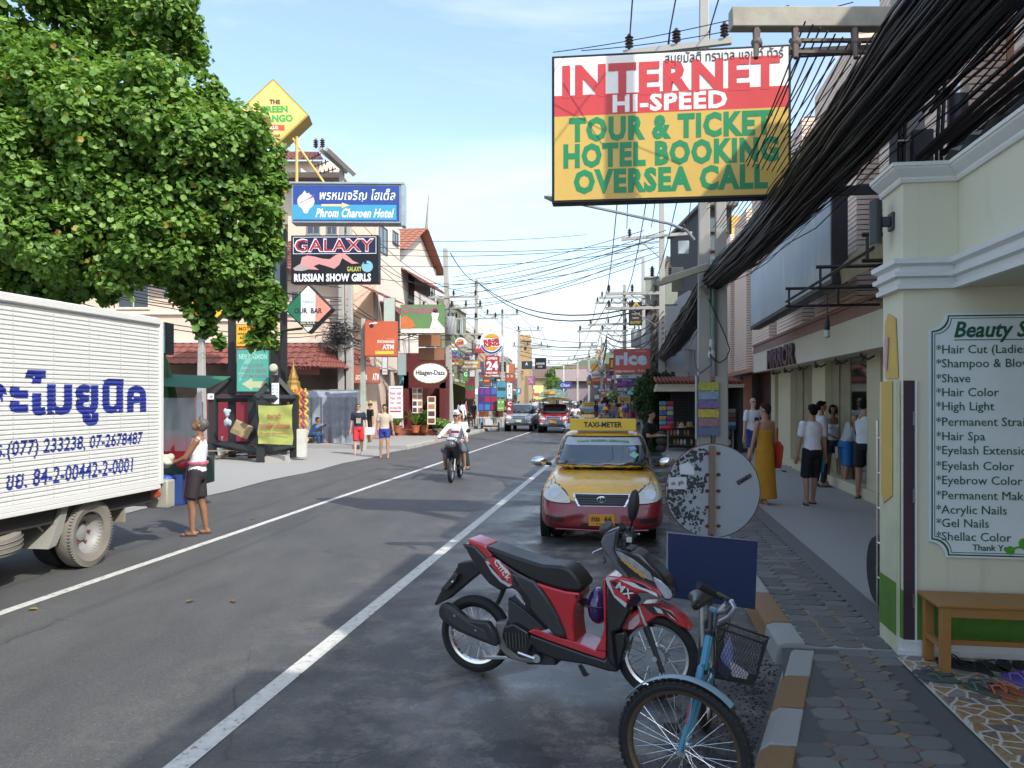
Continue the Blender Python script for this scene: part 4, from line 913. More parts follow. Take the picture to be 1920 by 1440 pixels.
beam(P(400,747,26.11),P(475,747,26.11));beam(P(490,747,24.62),P(552,747,26.38));beam(P(490,848,24.48),P(552,838,26.38),.14);beam(P(400,830,26.11),P(490,848,24.62));beam(P(532,575,27.61),P(548,575,27.2),.06);beam(P(530,620,27.61),P(566,616,25.84),.06)
# signs on the frame
o,q,w,h,TX,RC,PG=panel_sign('tailor_sign','pale green tailor sign with a cream arrow on the black frame',443,655,505,735,25.7,.14,rz=-.02,face='#4a9a8c',frame='#244a44',fr=.02)
TX('NEW FASHION',448,664,501,674,'#a8c8c0',.03);TX('EXCLUSIVE',456,682,494,688,'#8a6a72',.02);TX('LADIES & GENTS',448,692,500,698,'#8a6a72',.02);TX('CUSTOM TAILOR',448,702,500,708,'#8a6a72',.02)
PG('arrow',[(453,720),(473,709),(473,715),(500,715),(500,727),(473,727),(473,732)],'#b0b590');PG('sheen',[(447,700),(468,657),(481,657),(449,718)],'#6fb0a2',-.0115,-.0088)
o,q,w,h,TX,RC,PG=panel_sign('rent_sign','yellow room for rent and laundry service sign above the pale green sign',442,608,506,650,25.7,.16,rz=-.02,face='#d9a82c',frame='#3a2c14',fr=.02)
TX('MOTORBIKE',448,613,500,620,'#8a2a1a',.03);TX('APARTMENT FOR RENT',445,624,503,628,'#3a2c14',.03);TX('ROOM FOR RENT',450,631,500,636,'#3a2c14',.03);TX('LAUNDRY SERVICE',446,640,502,645,'#3a2c14',.03)
o,q,w,h,TX,RC,PG=panel_sign('phone_list','narrow white strip of phone numbers fixed to the black frame',509,718,523,758,25.3,.03,rz=0,face='#dfe3ea',frame='#b8bcc4',fr=.01)
for k in range(5):TX('8 7 6',511,722+k*6,521,725+k*6,'#2a2c34',.02)
o,q,w,h,TX,RC,PG=panel_sign('number_tag','small white number tag nailed on the left end of the frame',389,738,401,749,25.9,.02,rz=0,face='#dfe3ea',frame='#b8bcc4',fr=.005);TX('108',392,741,399,746,'#3a3c44',.02)
# yellow-green cloth banner
bnr=thing('cloth_banner','crumpled yellow-green cloth banner with red Thai lettering tied to the frame','banner',P(517,796,24.2),-.22)
m=MB();W_,H_=.57,.585;rows=[];nx,nz=22,18
def wav(u,v):return .025*sin(u*9+v*3)*(.3+abs(v-.5))+.02*sin(v*14+u*5)*abs(u-.5)*2
for j in range(nz+1):
 v_=j/nz;rows.append([V((-W_+2*W_*(i/nx)+.02*sin(v_*7)*(1 if i>nx/2 else-1)*abs(i/nx-.5)*2,wav(i/nx,v_)-.03,-H_+2*H_*v_-.03*sin(i/nx*pi)*(v_>.9)-.05*(i/nx)*(v_-.5)*-1))for i in range(nx+1)])
m.loft(rows,closed=False,cap=False);cb=m.build('cloth',M('#a6ae5c',.7,var=.12,vs=5),bnr)
for b,cz,w_,h_ in(('จำหน่ายตั๋ว',.26,.46,.16),('กงกอล์ฟ ไม่ต้องจอง',-.03,1.03,.19),('โทร มุกดา คุณ หมอนทอง',-.27,1.0,.095)):T(b,0,cz,w_,h_,bnr,M('#a03048',.6),-.085,.02)
# meter, box, bucket, planks, junk around the frame
mt=thing('electric_meter','round glass electricity meter on the black frame','meter',P(513,690,25.3));m=MB();m.lathe([(.12,.06),(.14,.0),(.13,-.06),(.09,-.1),(.02,-.11)],20,(0,0,0),'y');m.build('dial_cover',M('#b5b2a0',.25,var=.2),mt);m=MB();m.box(-.1,.1,.05,.12,-.22,.05);m.build('base',M('#77756a',.6),mt)
cbx=thing('cardboard_box','torn cardboard box leaning inside the black frame','box',P(453,805,25.6),.5,rot=(.2,.45,.4));m=MB();m.box(-.28,.28,-.15,.15,-.2,.2);m.build('carton',M('#a08c6c',.8),cbx);m=MB();m.box(-.28,.0,-.158,-.152,-.2,-.05);m.build('flap',M('#8a7658',.8),cbx)
bk=thing('bucket','white plastic paint bucket with a stick standing in it','bucket',G(416,860,.012));m=MB();m.lathe([(.12,0),(.145,.3),(.155,.3),(.155,.36),(.14,.36),(.13,.02)],20,cap=False);m.lathe([(.001,.01),(.12,.0)],20,cap=False);m.build('pail',M('#c9c9c2',.45,var=.15),bk);m=MB();m.cb((0,0,.38),(.05,.03,.68),(.03,.05,0));m.build('stick',M('#b0aa98',.8),bk)
m=MB();m.tube([(.15*cos(a),-.15+.0*a,.2+.1*sin(a)-.05)for a in[pi+pi*k/8 for k in range(9)]],.005,4);m.build('handle',STEEL,bk)
pk=thing('plank_pile','heap of old planks and timber on the ground inside the frame','planks',P(450,850,25.8));pk.location.z=.012
for k in range(7):
 m=MB();m.cb((random.uniform(-.4,.4),random.uniform(-.4,.4),.05+.06*k),(random.uniform(.9,1.5),.12,.035),(random.uniform(-.1,.1),random.uniform(-.25,.3),random.uniform(-.8,.8)));m.build('plank',random.choice([M('#6a4a30',.8,var=.4),M('#8c7a60',.8,var=.3),M('#4a3626',.8)]),pk)
bl=thing('concrete_block','broken concrete block under the green cloth banner','block',P(518,862,24.6));bl.location.z=.012;m=MB();m.prism([(-.42,0),(.42,0),(.36,.17),(.05,.22),(-.3,.18)],-.15,.15);m.build('block',CONC,bl,fixn=True)
pbg=thing('plastic_bag','white plastic bag tied to the frame left of the cardboard box','bag',P(426,781,25.4));m=MB()
for k in range(9):m.ell((random.uniform(-.08,.08),random.uniform(-.05,.05),random.uniform(-.22,.18)),(random.uniform(.05,.1),.06,random.uniform(.06,.12)),8,6)
union(m,'bag',M('#9fb0b8',.35),pbg,.02,2)
# shop signs around the corner
o,q,w,h,TX,RC,PG=panel_sign('bank_sign','orange exchange ATM box sign on a pole, logo at its top left',684,602,745,668,30,.6,rz=.12,face='#b8583a',frame='#b05638',fr=.03)
TX('Currency',725,634,739,637,'#e8b8a0',0);TX('EXCHANGE',708,638,739,643,'#f2e6e0',.03);TX('ATM',717,646,738,655,'#f2e6e0',.05);RC('yellow_label',704,658,738,664,'#d8b840',-.013,-.0086);TX('VISA $',706,659.5,720,662.5,'#3a3420',.04)
PG('logo_bar',[(692,607),(706,604),(709,606),(694,609)],'#f0e4e0');u=q(697,611);m=MB();m.lathe([(.08,-.013),(.08,-.0086)],16,(u[0],0,u[1]),'y');m.build('logo',M('#1c2038',.4),o)
def fade(h,k=.28):
 v=[int(h[i:i+2],16)for i in(1,3,5)];g=sum(v)/3;return '#%02x%02x%02x'%tuple(int(x*(1-k)+g*k)for x in v)
def flat(name,label,x0,y0,x1,y1,Y,face,texts=(),rz=None,frame='#555555',depth=.12,fr=.02,cat='sign',extra=(),group=None):
 o,q,w,h,TX,RC,PG=panel_sign(name,label,x0,y0,x1,y1,Y,depth,rz=rz,face=fade(face),frame=frame,fr=fr,cat=cat,two=False,group=group)
 for e in extra:RC('colour_field',*e)
 for t in texts:
  b,a0,b0,a1,b1,c=t[:6];TX(b,a0,b0,a1,b1,c,t[6]if len(t)>6 else .03,t[7]if len(t)>7 else 0,y=-.012)
 return o
flat('bank_fascia','long orange bank fascia lettered ATM under the tiled awning',506,680,600,703,34.6,'#a84c34',[('ATM',556,683,582,693,'#e8c8b8',.05)],rz=0)
flat('bank_fascia','orange exchange fascia panel right of the tall pole',632,688,712,719,35.2,'#b0543a',[('EXCHANGE',667,703,688,712,'#f0e0d8',.04),('ATM',698,700,710,713,'#f0e0d8',.04)],rz=.10,extra=[(640,689,663,717,'#9aa0a6')])
flat('massage_sign','green massage billboard with a seated white figure',751,571,835,625,37,'#5f8f48',[('Orchid',754,574,815,588,'#b03c7c',.02,.3)],rz=.0,extra=[(751.5,616,834,624.5,'#d0c8c0')])
for nm,pts,c in(('white_figure',[(806,616),(811,600),(809,588),(815,583),(823,588),(820,600),(830,612),(834,616)],'#e4e6e2'),('orange_figure',[(752,616),(752,596),(762,592),(774,602),(779,612),(770,616)],'#c8703c'),('head',[(812,586),(812,580),(818,578),(822,582),(820,587)],'#5c3040')):
 oq=[x for x in COL.objects if x.name.startswith('massage_sign')][0];m=MB();m.prism([((a-793)/F*37,-(b-598)/F*37)for a,b in pts],-.02,-.0125);m.build(nm,M(c,.5),oq,fixn=True)
oo=flat('massage_poster','white massage price list board with red text on the pavement',728,723,756,785,35,'#e6e2e4',[('Holiday Specials',731,727,753,730,'#a03040'),('Foot  100',731,735,752,740,'#c04858'),('Thai  200',731,744,752,749,'#c04858'),('Oil   300',731,753,752,758,'#c04858'),('Hot Stone 1000',731,762,752,767,'#c04858')],rz=.0,depth=.05,extra=[(731,770,752,773,'#b03a48')])
def food(name,label,x0,y0,x1,y1,Y,base,cols,n,m_,rz=0,pad=.12):
 o,q,w,h,TX,RC,PG=panel_sign(name,label,x0,y0,x1,y1,Y,.05,rz=rz,face=base,frame='#888888',fr=.01,two=False);rnd=random.Random(x0)
 for i in range(n):
  for j in range(m_):
   a=x0+(x1-x0)*(i+.12)/n;b=y0+(y1-y0)*(j+.12)/m_;RC('picture',a,b,a+(x1-x0)*.76/n,b+(y1-y0)*.7/m_,M(rnd.choice(cols),.5,var=.5,vs=14))
 return o
FC=['#7a4a34','#b07a5a','#5c3a4a','#a88a5a','#8a3a34']
food('food_poster','tall white poster of dish photographs beside the ice cream parlour',773,727,792,775,38.5,'#d8d4ce',FC,2,4)
food('food_poster','cream poster with brown pictures standing in front of the red parlour',801,743,817,796,38,'#e2d8c8',FC,1,4)
# ice cream parlour
hp=thing('ice_cream_parlour','dark red ice cream parlour front with a deep opening','shop',(0,0,0))
DR=M('#5c1a1c',.6,var=.2)
a,b=P(757,0,41),P(835,0,41);m=MB();m.box(a.x,b.x,41,41.3,P(0,728,41).z,P(0,662,41).z);m.box(b.x-.3,b.x,41,45,.15,3.3);m.box(a.x,a.x+.25,41,45,.15,3.3);m.build('wall',DR,hp)
bx(M((.09,.025,.022),.8,var=.5),'interior',hp,a.x,b.x,44.6,44.8,.15,3.3)
m=MB();m.box(a.x-1.2,b.x+.2,38.9,39.2,.01,.40);m.box(a.x-1.2,b.x+.2,39.2,41,.01,.36);m.build('step',spots('#9a5a44',[('#6d4434',4,.45,.7,.7)],.8),hp)
hd=thing('oval_sign','white oval ice cream sign in a gilt scalloped frame','sign',P(807,700,38),0)
HDW,HDH=35/F*38,22/F*38
m=MB();n=48;m.prism([((HDW+.04*cos(k*pi))*cos(2*pi*k/n)*1.02,(HDH+.03*cos(k*pi))*sin(2*pi*k/n)*1.05)for k in range(n)],-.02,.1);m.build('frame',M('#4c2420',.5),hd,fixn=True)
m=MB();m.prism([((HDW*.93+.02*cos(k*pi))*cos(2*pi*k/n),(HDH*.88+.02*cos(k*pi))*sin(2*pi*k/n))for k in range(n)],-.035,-.021);m.build('gilt_edge',M('#a8884a',.4,.5),hd,fixn=True)
m=MB();m.prism([(HDW*.88*cos(2*pi*k/n),HDH*.82*sin(2*pi*k/n))for k in range(n)],-.045,-.036);m.build('panel',M('#eceae4',.4),hd,fixn=True)
T('Häagen-Dazs',0,.0,HDW*1.55,HDH*.55,hd,M('#1c1a1e',.5),-.05,.025)
# burger king roundels
def roundel(label,cx,cy,r,Y,rz=-.12):
 o=thing('round_sign',label,'sign',P(cx,cy,Y),rz);R_=r/F*Y
 m=MB();m.lathe([(R_,0),(R_,.3)],40,(0,0,0),'y');m.build('drum',M('#e6e6e6',.4),o)
 m=MB();A=arc(0,0,R_*.93,195,345,18);B=arc(0,0,R_*.80,195,335,18)[::-1];m.prism(A+B,-.015,-.002);m.build('blue_arc',M('#1d3f8c',.4),o,fixn=True)
 m=MB();m.prism(arc(0,.30*R_,R_*.62,12,168,14,R_*.42),-.015,-.002);m.build('bun',M('#d79b34',.4),o,fixn=True)
 m=MB();m.prism(arc(0,-.30*R_,R_*.62,192,348,14,R_*.36),-.015,-.002);m.build('bun',M('#d79b34',.4),o,fixn=True)
 T('BURGER',0,.16*R_,1.35*R_,.27*R_,o,M('#b8282c',.4),-.018,.05,rot=.10);T('KING',0,-.15*R_,1.30*R_,.36*R_,o,M('#b8282c',.4),-.018,.05,rot=.10);return o
roundel('larger round white burger restaurant sign with a blue arc',922,642,22.5,44)
roundel('smaller round burger restaurant sign half hidden behind a pole',863,643,10.5,46)
flat('opening_sign','red OPEN 24 HOURS sign below the round burger sign',910,667,936,703,44,'#c22c36',[('OPEN',914,669.5,932,674.5,'#eee8e8',.05),('24',912,677,934,694,'#f2eeee',.06),('HOURS',912,697,933,701,'#eee8e8',.05)],frame='#a02028')
SG=[('red sign with white letters behind the round burger sign',890,646,912,662,47,'#c8303a',[('AV',892,647,902,654,'#e8e0e0')]),
 ('dark square sign with a small white emblem in the left row',978,677,998,692,70,'#2c4048',[('A',985,679,990,685,'#d0d8dc')]),
 ('black square club sign with white letters in the left row',1003,671,1024,692,80,'#14161a',[('COYOTE',1005,680,1021,684,'#d0d0d0',.05),('CLUB',1008,686,1017,689,'#b0b0b0',.05)]),
 ('orange shop banner with a white stripe below the 24 hours sign',948,682,965,700,52,'#dd6a34',[('1',950,684,954,699,'#e8e0d8')]),
 ('small orange banner with white cars below the striped one',947,701,965,716,53,'#c4512c',[('o o',950,703,962,708,'#e0d8d0')]),
 ('white vertical sign with black dots in the left row',950,718,961,748,48,'#e6e6e4',[('x',953,722,957,726,'#22242a'),(': :',953,730,958,736,'#22242a'),('x',953,739,957,743,'#22242a')]),
 ('pale blue poster on a pole in the left row',967,728,976,739,50,'#3aa0d0',[('J',970,730,974,736,'#d8f0f4')]),
 ('pink floral sign between two strings of yellow lamps',987,706,1003,722,66,'#a84a7c',[('%',990,708,1000,719,'#c890b0')]),
 ('green signboard standing on the pavement by the pickup',932,748,946,771,46,'#6fb83c',[('= =',934,752,944,756,'#d8ecc8'),('GUIDE',934,764,944,767,'#e0ecd0')]),
 ('red vertical banner with white letter C beside the silver pickup',949,751,961,776,47.5,'#b02430',[('C',952,753,959,760,'#eeeeee',.05),('a',952,764,958,769,'#eeeeee',.05)]),
 ('green and white café sign behind the leaning pole',868,695,878,716,44,'#3a9a44',[('G',870,698,876,706,'#e0ecd8')]),
 ('blue hotel sign hanging over the far end of the street',1048,716,1071,729,95,'#2c3f9c',[('Chan',1051,719,1068,725,'#c0c8e8',.03,.3)]),
 ('orange panel billboard under the green massage billboard, upper half',784,627,827,650,38,'#b8744a',[]),
 ('orange panel billboard under the green massage billboard, lower half, slightly darker',784,652,834,676,38.5,'#a86a42',[]),
 ('red italian restaurant sign with big pale letters',1151,654,1219,701,32,'#c2412f',[('rice',1155,660,1213,685,'#aab8c4',.07),('italian restaurant',1154,693,1190,698,'#e0c8b8',.02),('& pizza',1196,693,1214,697,'#e0c8b8',.02),('Cucina',1192,656,1212,660,'#d8988a',.01)]),
 ('teal, white and orange strip sign under the red restaurant sign',1155,702,1216,710,33,'#d8dad8',[('CHICKEN',1166,704,1178,708,'#4a4a4a')]),
 ('blue bar sign with pink lettering',1157,711,1191,726,33.5,'#2440a0',[('HAPPY',1159,716,1176,723,'#c85088',.05),('X',1179,716,1188,723,'#c03048',.06),('BAR & GRILL',1167,712,1185,714.5,'#d0d8e8')]),
 ('white board with a red word under the blue bar sign',1157,727,1176,733,34,'#e0e0e2',[('snacks',1159,728,1170,731,'#b83040')]),
 ('small blue and white board lowest below the blue bar sign',1157,734,1176,739,34,'#3450a8',[('GRILL',1159,735,1172,738,'#c8d0e8')]),
 ('tall brown and gold hotel banner hanging below the transformer',1179,566,1204,610,36,'#33241c',[('A',1186,566,1200,575,'#c8b040',.02),('Royal',1184,586,1199,591,'#b0a8a0'),('resort',1186,594,1198,598,'#a8a09a'),('SUITES',1182,602,1201,607,'#a8a030')]),
 ('white sign with red word above a yellow board in the right row',1108,697,1136,708,66,'#e0dcdc',[('SEAFOOD',1110,701,1134,706,'#8a3038',.04)]),
 ('red board with a yellow line under the white one in the right row',1108,709,1138,719,66,'#bf3a2a',[('restaurant',1111,710.5,1132,714,'#e0b860')]),
 ('yellow bar sign with dark line in the right row',1100,707,1130,722,67,'#e0c040',[('bar & restaurant',1103,718,1127,721,'#8a6a20')]),
 ('ochre decorated gable sign in the right row',1109,682,1142,696,70,'#a8781c',[('WOOD',1128,685,1139,690,'#4a3010')]),
 ('beige billboard with an oval emblem above the right row',1117,654,1133,677,74,'#c8ac78',[('O',1119,656,1127,663,'#6a5a6a',.05)]),
 ('red and yellow vertical sign left of the red restaurant sign',1142,671,1151,693,52,'#b8242c',[('1',1145,675,1149,689,'#e0b030',.08)]),
 ('dark blue small sign left below the red restaurant sign',1142,695,1151,704,52,'#24307c',[]),
 ('white round-cornered sign with a swirl left of the red restaurant sign',1143,654,1151,665,52,'#e2e4e4',[('6',1145,657,1149,663,'#444444')]),
 ('flower shaped yellow and white shop sign low in the right row',1158,741,1182,757,42,'#b89a4a',[('KISS',1162,745,1178,752,'#7a5a20',.05)]),
 ('orange poster among hanging signs in the right row',1126,733,1137,745,55,'#c8783a',[('m',1128,735,1135,739,'#e8e0d0')]),
 ('white menu board among the crowd in the right row',1114,740,1124,748,56,'#c8ccd0',[]),
 ('orange lamp sign low in the left row near the bend',1001,737,1011,743,75,'#e2682c',[]),
 ('blue parking sign on the street lamp post in the right row',1103,703,1108,714,60,'#2c40a0',[])]
for a in SG:flat('street_sign',a[0],*a[1:6],a[6],a[7])
# glowing-looking teal boards behind the truck, hanging banners
flat('street_sign','tall pale green blank board just behind the truck',301,604,312,664,13,'#8fc4c8',[],rz=0,depth=.3,frame='#2c3638')
for a in[('tall mirror-like poster sign with curved lines by the ATM sign',745,662,762,704,35,'#8a9a98'),('striped barber price board below the ATM sign',716,669,727,703,34,'#c4c0c0'),('white lattice sign panel between two dark posts behind the ATM sign',719,558,741,604,35,'#a9b8a8')]:
 flat('street_sign',a[0],*a[1:6],a[6],[]if 'barber' not in a[0]else[('MASSAGE',717.5,690,725.5,692,'#a03040'),('SHOP',718,696,725,698,'#a03040')],rz=0)
# large cloth advert behind the leaves
flat('street_sign','large pale blue and green cloth advert mostly hidden behind the leaves',318,448,520,560,27.8,'#8a9cae',[],rz=.25,depth=.06,extra=[(330,455,400,540,'#c4ccd0'),(430,470,500,545,'#a8b89c')])
# wall of posters (purple mural) and small stall signs left of the pickup
food('poster_wall','purple and blue mural wall of travel posters behind the food cart',896,727,932,771,49,'#3a3c7c',['#4a6ab0','#7a3a8c','#a82c3a','#3a86b8','#542a6c'],3,3)
# poles, arms, cables
INS=M((.07,.03,.025),.35);PC=spots((.37,.36,.33,1),[((.27,.26,.24,1),1.5,.45,.7,.7),((.16,.15,.13,1),8,.58,.8,.6)],.85,bump=.1,bs=40)
def insulator(par,x,y,z,k=1,up=1):
 m=MB();pr=[(.02,0)]
 for i in range(4):pr+=[(.035*k,up*(.03+.05*i)*k),(.075*k,up*(.045+.05*i)*k),(.035*k,up*(.06+.05*i)*k)]
 pr+=[(.03*k,up*.25*k),(.0,up*.27*k)]
 m.lathe(pr,10,(x,y,z));return m.build('insulator',INS,par)
def pole(label,px,Y,ztop,w=.24,arms=(),zb=.1,twin=False,lean=0,name='power_pole',mat=None):
 x=(px-960)/F*Y;o=thing(name,label,'pole',(x,Y,0),-A0 if Y<46 else-radians(4.5))
 m=MB();a,b=w/2,w/2*.62
 def sq(cx,z,h,ly=0):return[V((cx-h+ly,-h,z)),V((cx+h+ly,-h,z)),V((cx+h+ly,h,z)),V((cx-h+ly,h,z))]
 m.loft([sq(0,0,a),sq(0,ztop,b,lean)]);m.build('pole',mat or PC,o,bevel=.015)
 if twin:m=MB();m.loft([sq(w*1.25,0,a),sq(w*1.15,ztop*.8,b)]);m.build('pole',PC,o,bevel=.015)
 for(z,x0,x1,n,*rest)in arms:
  s_=rest[0]if rest else 0;k=rest[1]if len(rest)>1 else 1
  m=MB();m.loft([[V((x0,-.06-b,z-.05)),V((x0,.05-b,z-.05)),V((x0,.05-b,z+.06)),V((x0,-.06-b,z+.06))],[V((x1,-.06-b,z-.05+s_)),V((x1,.05-b,z-.05+s_)),V((x1,.05-b,z+.06+s_)),V((x1,-.06-b,z+.06+s_))]]);m.build('crossarm',PC,o)
  for i in range(n):u=(i+.15)/max(1,n-.7);insulator(o,x0+(x1-x0)*min(1,u),-.05-b,z+.06+s_*u,k)
  if abs(x0)>.5:m=MB();m.cyl((x0*.55,-b-.02,z-.05),(0,-b,z-.8),.018,n=5);m.build('strut',M('#6a6a66',.6),o)
 return o,x
p1,x1_=pole('grey concrete pole rising behind the cream shop column, carrying black conduits',1700,7.7,10.5,.30,())
m=MB();m.box(-.02,.16,-.25,-.16,3.9,4.5);m.build('switch_box',M((.05,.055,.06),.5),p1,bevel=.01)
m=MB();m.box(.04,.09,-.262,-.251,4.18,4.26);m.build('box_label',M('#8c8c88',.5),p1)
for k,xx in enumerate((-.13,-.09,.2,.24)):
 m=MB();m.tube([(xx,-.2,3.3),(xx,-.2,4.3),(xx+.02,-.2,4.7),(xx-.25+.1*k,-.18,5.3)],.018,6);m.build('conduit',BLACK,p1)
m=MB()
for z in(3.9,4.15,4.4):
 for x in(-.15,.17):m.box(x,x+.12,-.225,-.18,z,z+.015)
m.build('clamps',STEEL,p1)
m=MB();m.lathe([(.09,3.4),(.09,4.85),(.075,4.9)],14,(.42,-.1,0));m.build('cable_joint',M((.03,.02,.025),.5),p1);m=MB();m.lathe([(.095,4.84),(.095,4.93)],14,(.42,-.1,0));m.build('joint_collar',STEEL,p1)
# concrete arm over the sign
xa,xb=(1370-960)/F*6.8-x1_,-.05
m=MB();m.box(xa,xb+.1,-.95,-.82,zof(54,6.8),zof(16,6.8));m.build('crossarm',M('#a7a294',.8,var=.25,vs=6),p1,bevel=.01).rotation_euler.z=A0
m=MB();ca=-A0
for zz in(5.02,4.92):m.box(xa+.5,xb,-.92,-.88,zz,zz+.025)
for k,xx in enumerate((xa+.22,xa+.55,xa+1.05)):m.cyl((xx,-.9,5.15),(xx-.05,-1.05,4.82),.035,.02,6);m.ell((xx-.02,-.97,4.98),.05,8,6)
m.build('arm_fittings',M((.12,.09,.07),.6),p1).rotation_euler.z=A0
p2,x2_=pole('pair of stained concrete poles wrapped in black cables, right of the round sign back',1320,15.3,10.5,.26,[(8.62,-1.55,.5,3,.12,1.15)],twin=True)
# posters, glove and pipe on it
for k in range(6):bx(M(['#6b7aa0','#a07a8a','#c8b84a','#7a6a9c','#8aa0b8','#b0b04a'][k],.4,var=.5,vs=22),'magazine',p2,.04-.16,.26,-.175,-.15,1.28+.17*k,1.28+.17*k+.155)
m=MB();m.box(-.16,-.135,-.16,.1,1.2,2.42);m.build('board_edge',M('#9aa0a4',.5),p2)
m=MB();m.lathe([(.03,3.1),(.05,3.0),(.03,2.9),(.065,2.85),(.07,2.75),(.0,2.74)],14,(.12,-.2,0));m.build('lamp',M('#b9b9b6',.4),p2)
m=MB();m.tube([(.15,-.17,4.6),(.16,-.17,3.1)],.03,8);m.build('pipe',M('#5f8a78',.6),p2)
m=MB();m.tube([(.2,-.16,4.5),(.2,-.17,2.4)],.02,6);m.tube([(.1,-.2,3),(.1,-.3,2.6),(-.1,-.3,2.45),(-.2,-.25,2.6),(-.2,-.2,2.9)],.02,6);m.build('hose',M((.12,.12,.13),.6),p2)
m=MB();m.cb((-.42,-.5,4.28),(1.0,.16,.14),(0,-.32,.25));m.build('street_light',M('#9a998a',.5),p2,bevel=.02)
m=MB();m.tube([(-.1,-.3,4.1),(.05,-.18,3.95)],.03,6);m.ell((.17,-.22,4.33),(.08,.05,.08));m.build('bracket',M('#8a8a80',.5),p2)
m=MB();m.box(-.62,-.40,-.32,-.2,4.0,4.45);m.build('junction_box',M('#8f9088',.6),p2,bevel=.01);m=MB();m.box(-.5,-.3,-.3,-.2,4.7,4.95);m.build('junction_box',M('#a9b4b8',.5),p2,bevel=.01)
lx=lambda px:(px-960)/F*15.3-x2_
sl2=thing('street_lamp','long-armed street lamp whose grey head shows below the internet sign','street lamp',(x2_,15.3,0),0)
m=MB();m.tube([(lx(1300),-.1,zof(452,15.3)),(lx(1285),-.1,zof(434,15.3)),(lx(1250),-.15,zof(422,15.3)),(lx(1080),-.3,zof(389,15.3))],.028,7);m.build('arm',M('#8f9498',.4,.4),sl2)
m=MB();m.loft([[V((lx(1085),-.3+.04*cos(a),zof(388,15.3)+.03*sin(a)))for a in[2*pi*k/10 for k in range(10)]],[V((lx(1060),-.3+.13*cos(a),zof(385,15.3)+.07*sin(a)))for a in[2*pi*k/10 for k in range(10)]],[V((lx(1035),-.3+.14*cos(a),zof(379,15.3)+.075*sin(a)))for a in[2*pi*k/10 for k in range(10)]],[V((lx(1019),-.3+.05*cos(a),zof(376,15.3)+.03*sin(a)))for a in[2*pi*k/10 for k in range(10)]]]);m.build('lamp_head',M('#a8aaac',.35),sl2)
p3,x3_=pole('tall slim concrete pole with transformer boxes, second from the camera on the right',1241,30,11,.27,[(7.95,-1.5,1.1,2,.15,1.2),(5.9,-2.1,-.1,3,.0,1.1),(5.35,-2.1,-.1,3,0,1.0)])
for xx in(-.35,.33):m=MB();m.box(xx-.26,xx+.26,.15,.6,5.5,6.5);m.box(xx-.3,xx+.3,.1,.65,6.5,6.56);m.build('transformer',M('#8f9486',.6),p3)
for xx in(-.35,.33):insulator(p3,xx,.3,6.56,1.6)
pole('concrete pole left of the brown banner with three arms',1171,44,8.2,.27,[(7.2,-1.6,.2,3),(6.0,-2.0,1.2,4,.05),(5.65,-2.6,.2,3)])
pole('grey round pole beside the brown banner',1206,40,9,.26,[(7.0,-2.2,.3,3)])
pole('thin pole with insulator arm above the red restaurant sign',1128,66,7.0,.25,[(6.2,-1.9,.3,3)])
pole('far pole with arm against the sky in the right row',1083,90,6.6,.26,[(6.2,-1.2,2.4,3)],mat=M('#b9b6ac',.8))
pole('farther pole by the white buildings in the right row',1104,78,6.6,.25,[(5.8,-1.6,.3,2)])
pole('white lamp post at the bend',1057,112,6.8,.2,[(6.6,-2.1,2,4)],mat=M('#cfd0cc',.7))
pl1,xl1=pole('tall twin concrete pole tangled with wires beside the bank corner',641,35,12.2,.30,[],twin=True)
for k,(a,b)in enumerate((((600,279),(650,322)),((613,279),(664,327)))):
 pa,pb_=P(a[0],a[1],33.6),P(b[0],b[1],35);m=MB();m.cyl(V((pa.x-xl1,pa.y-35,pa.z)),V((pb_.x-xl1,pb_.y-35,pb_.z)),.13,n=4);m.build('crossarm',PC,pl1).rotation_euler.z=A0;insulator(pl1,pa.x-xl1-.0,pa.y-35,pa.z+.05,1.6)
m=MB()
for k in range(3):
 a,b=P(602-0+k*14,288+k*14,33.8),P(578+k*10,300+k*13,33.8)
 for j in range(4):c=a.lerp(b,.2+j*.24);m.lathe([(.02,-.03),(.14,0),(.02,.03)],8,(c.x-xl1,c.y-35,c.z),'x')
 m.cyl(V((a.x-xl1,a.y-35,a.z)),V((b.x-xl1,b.y-35,b.z)),.025,n=5)
m.build('strain_insulators',INS,pl1).rotation_euler.z=A0
m=MB();m.box(-.42,-.02,-.3,-.18,1.3,2.35);m.build('poster_box',M('#a9a7b0',.6,var=.5,vs=12),pl1)
rnd=random.Random(3);m=MB()
for k in range(90):
 c=V((rnd.gauss(0,.35),rnd.gauss(-.25,.15),4.7+rnd.gauss(0,.28)));r=rnd.uniform(.12,.45);a=rnd.uniform(0,6);ti=rnd.uniform(-1,1)
 m.tube([c+V((r*cos(a+b),.2*sin(a+b*2),r*.6*sin(a+b)+ti*.1*b))for b in[i*.5 for i in range(8)]],.013,4)
m.build('wire_tangle',BLACK,pl1,kind='stuff')
pole('pale round pole holding the orange ATM box sign',681,30.5,5.0,.22,mat=M('#a9b0a4',.7,var=.3,vs=3))
pole('short concrete pole on the left pavement behind the covered stall',378,29,4.2,.3)
pole('leaning weathered pole with transformer and round insulators at the left row',845,44,10.2,.36,[(6.9,-1.6,1.8,5,0,1.3),(7.5,-1.2,1.6,3,0,1.2)],lean=-.3)
pole('concrete pole right of the leaning one, left row',893,57,10.4,.32,[(7.6,-1.6,1.6,3,0,1.4),(6.5,-1.4,1.2,3),(5.4,-1.8,1.4,3)])
pole('slim pole with a T arm above the round burger sign',942,66,8.9,.25,[(8.8,-1.4,1.4,3,0,1.6)])
pole('grey pole in front of the beige tower',973,72,8.2,.34,[(8.0,-.3,2.0,2,0,1.4),(6.6,-.6,2.2,3,0,1.2)])
pole('thin pale pole right of the beige tower',996,84,7.4,.3,[(7.2,-.4,2,2),(5.6,-.4,2,3)])
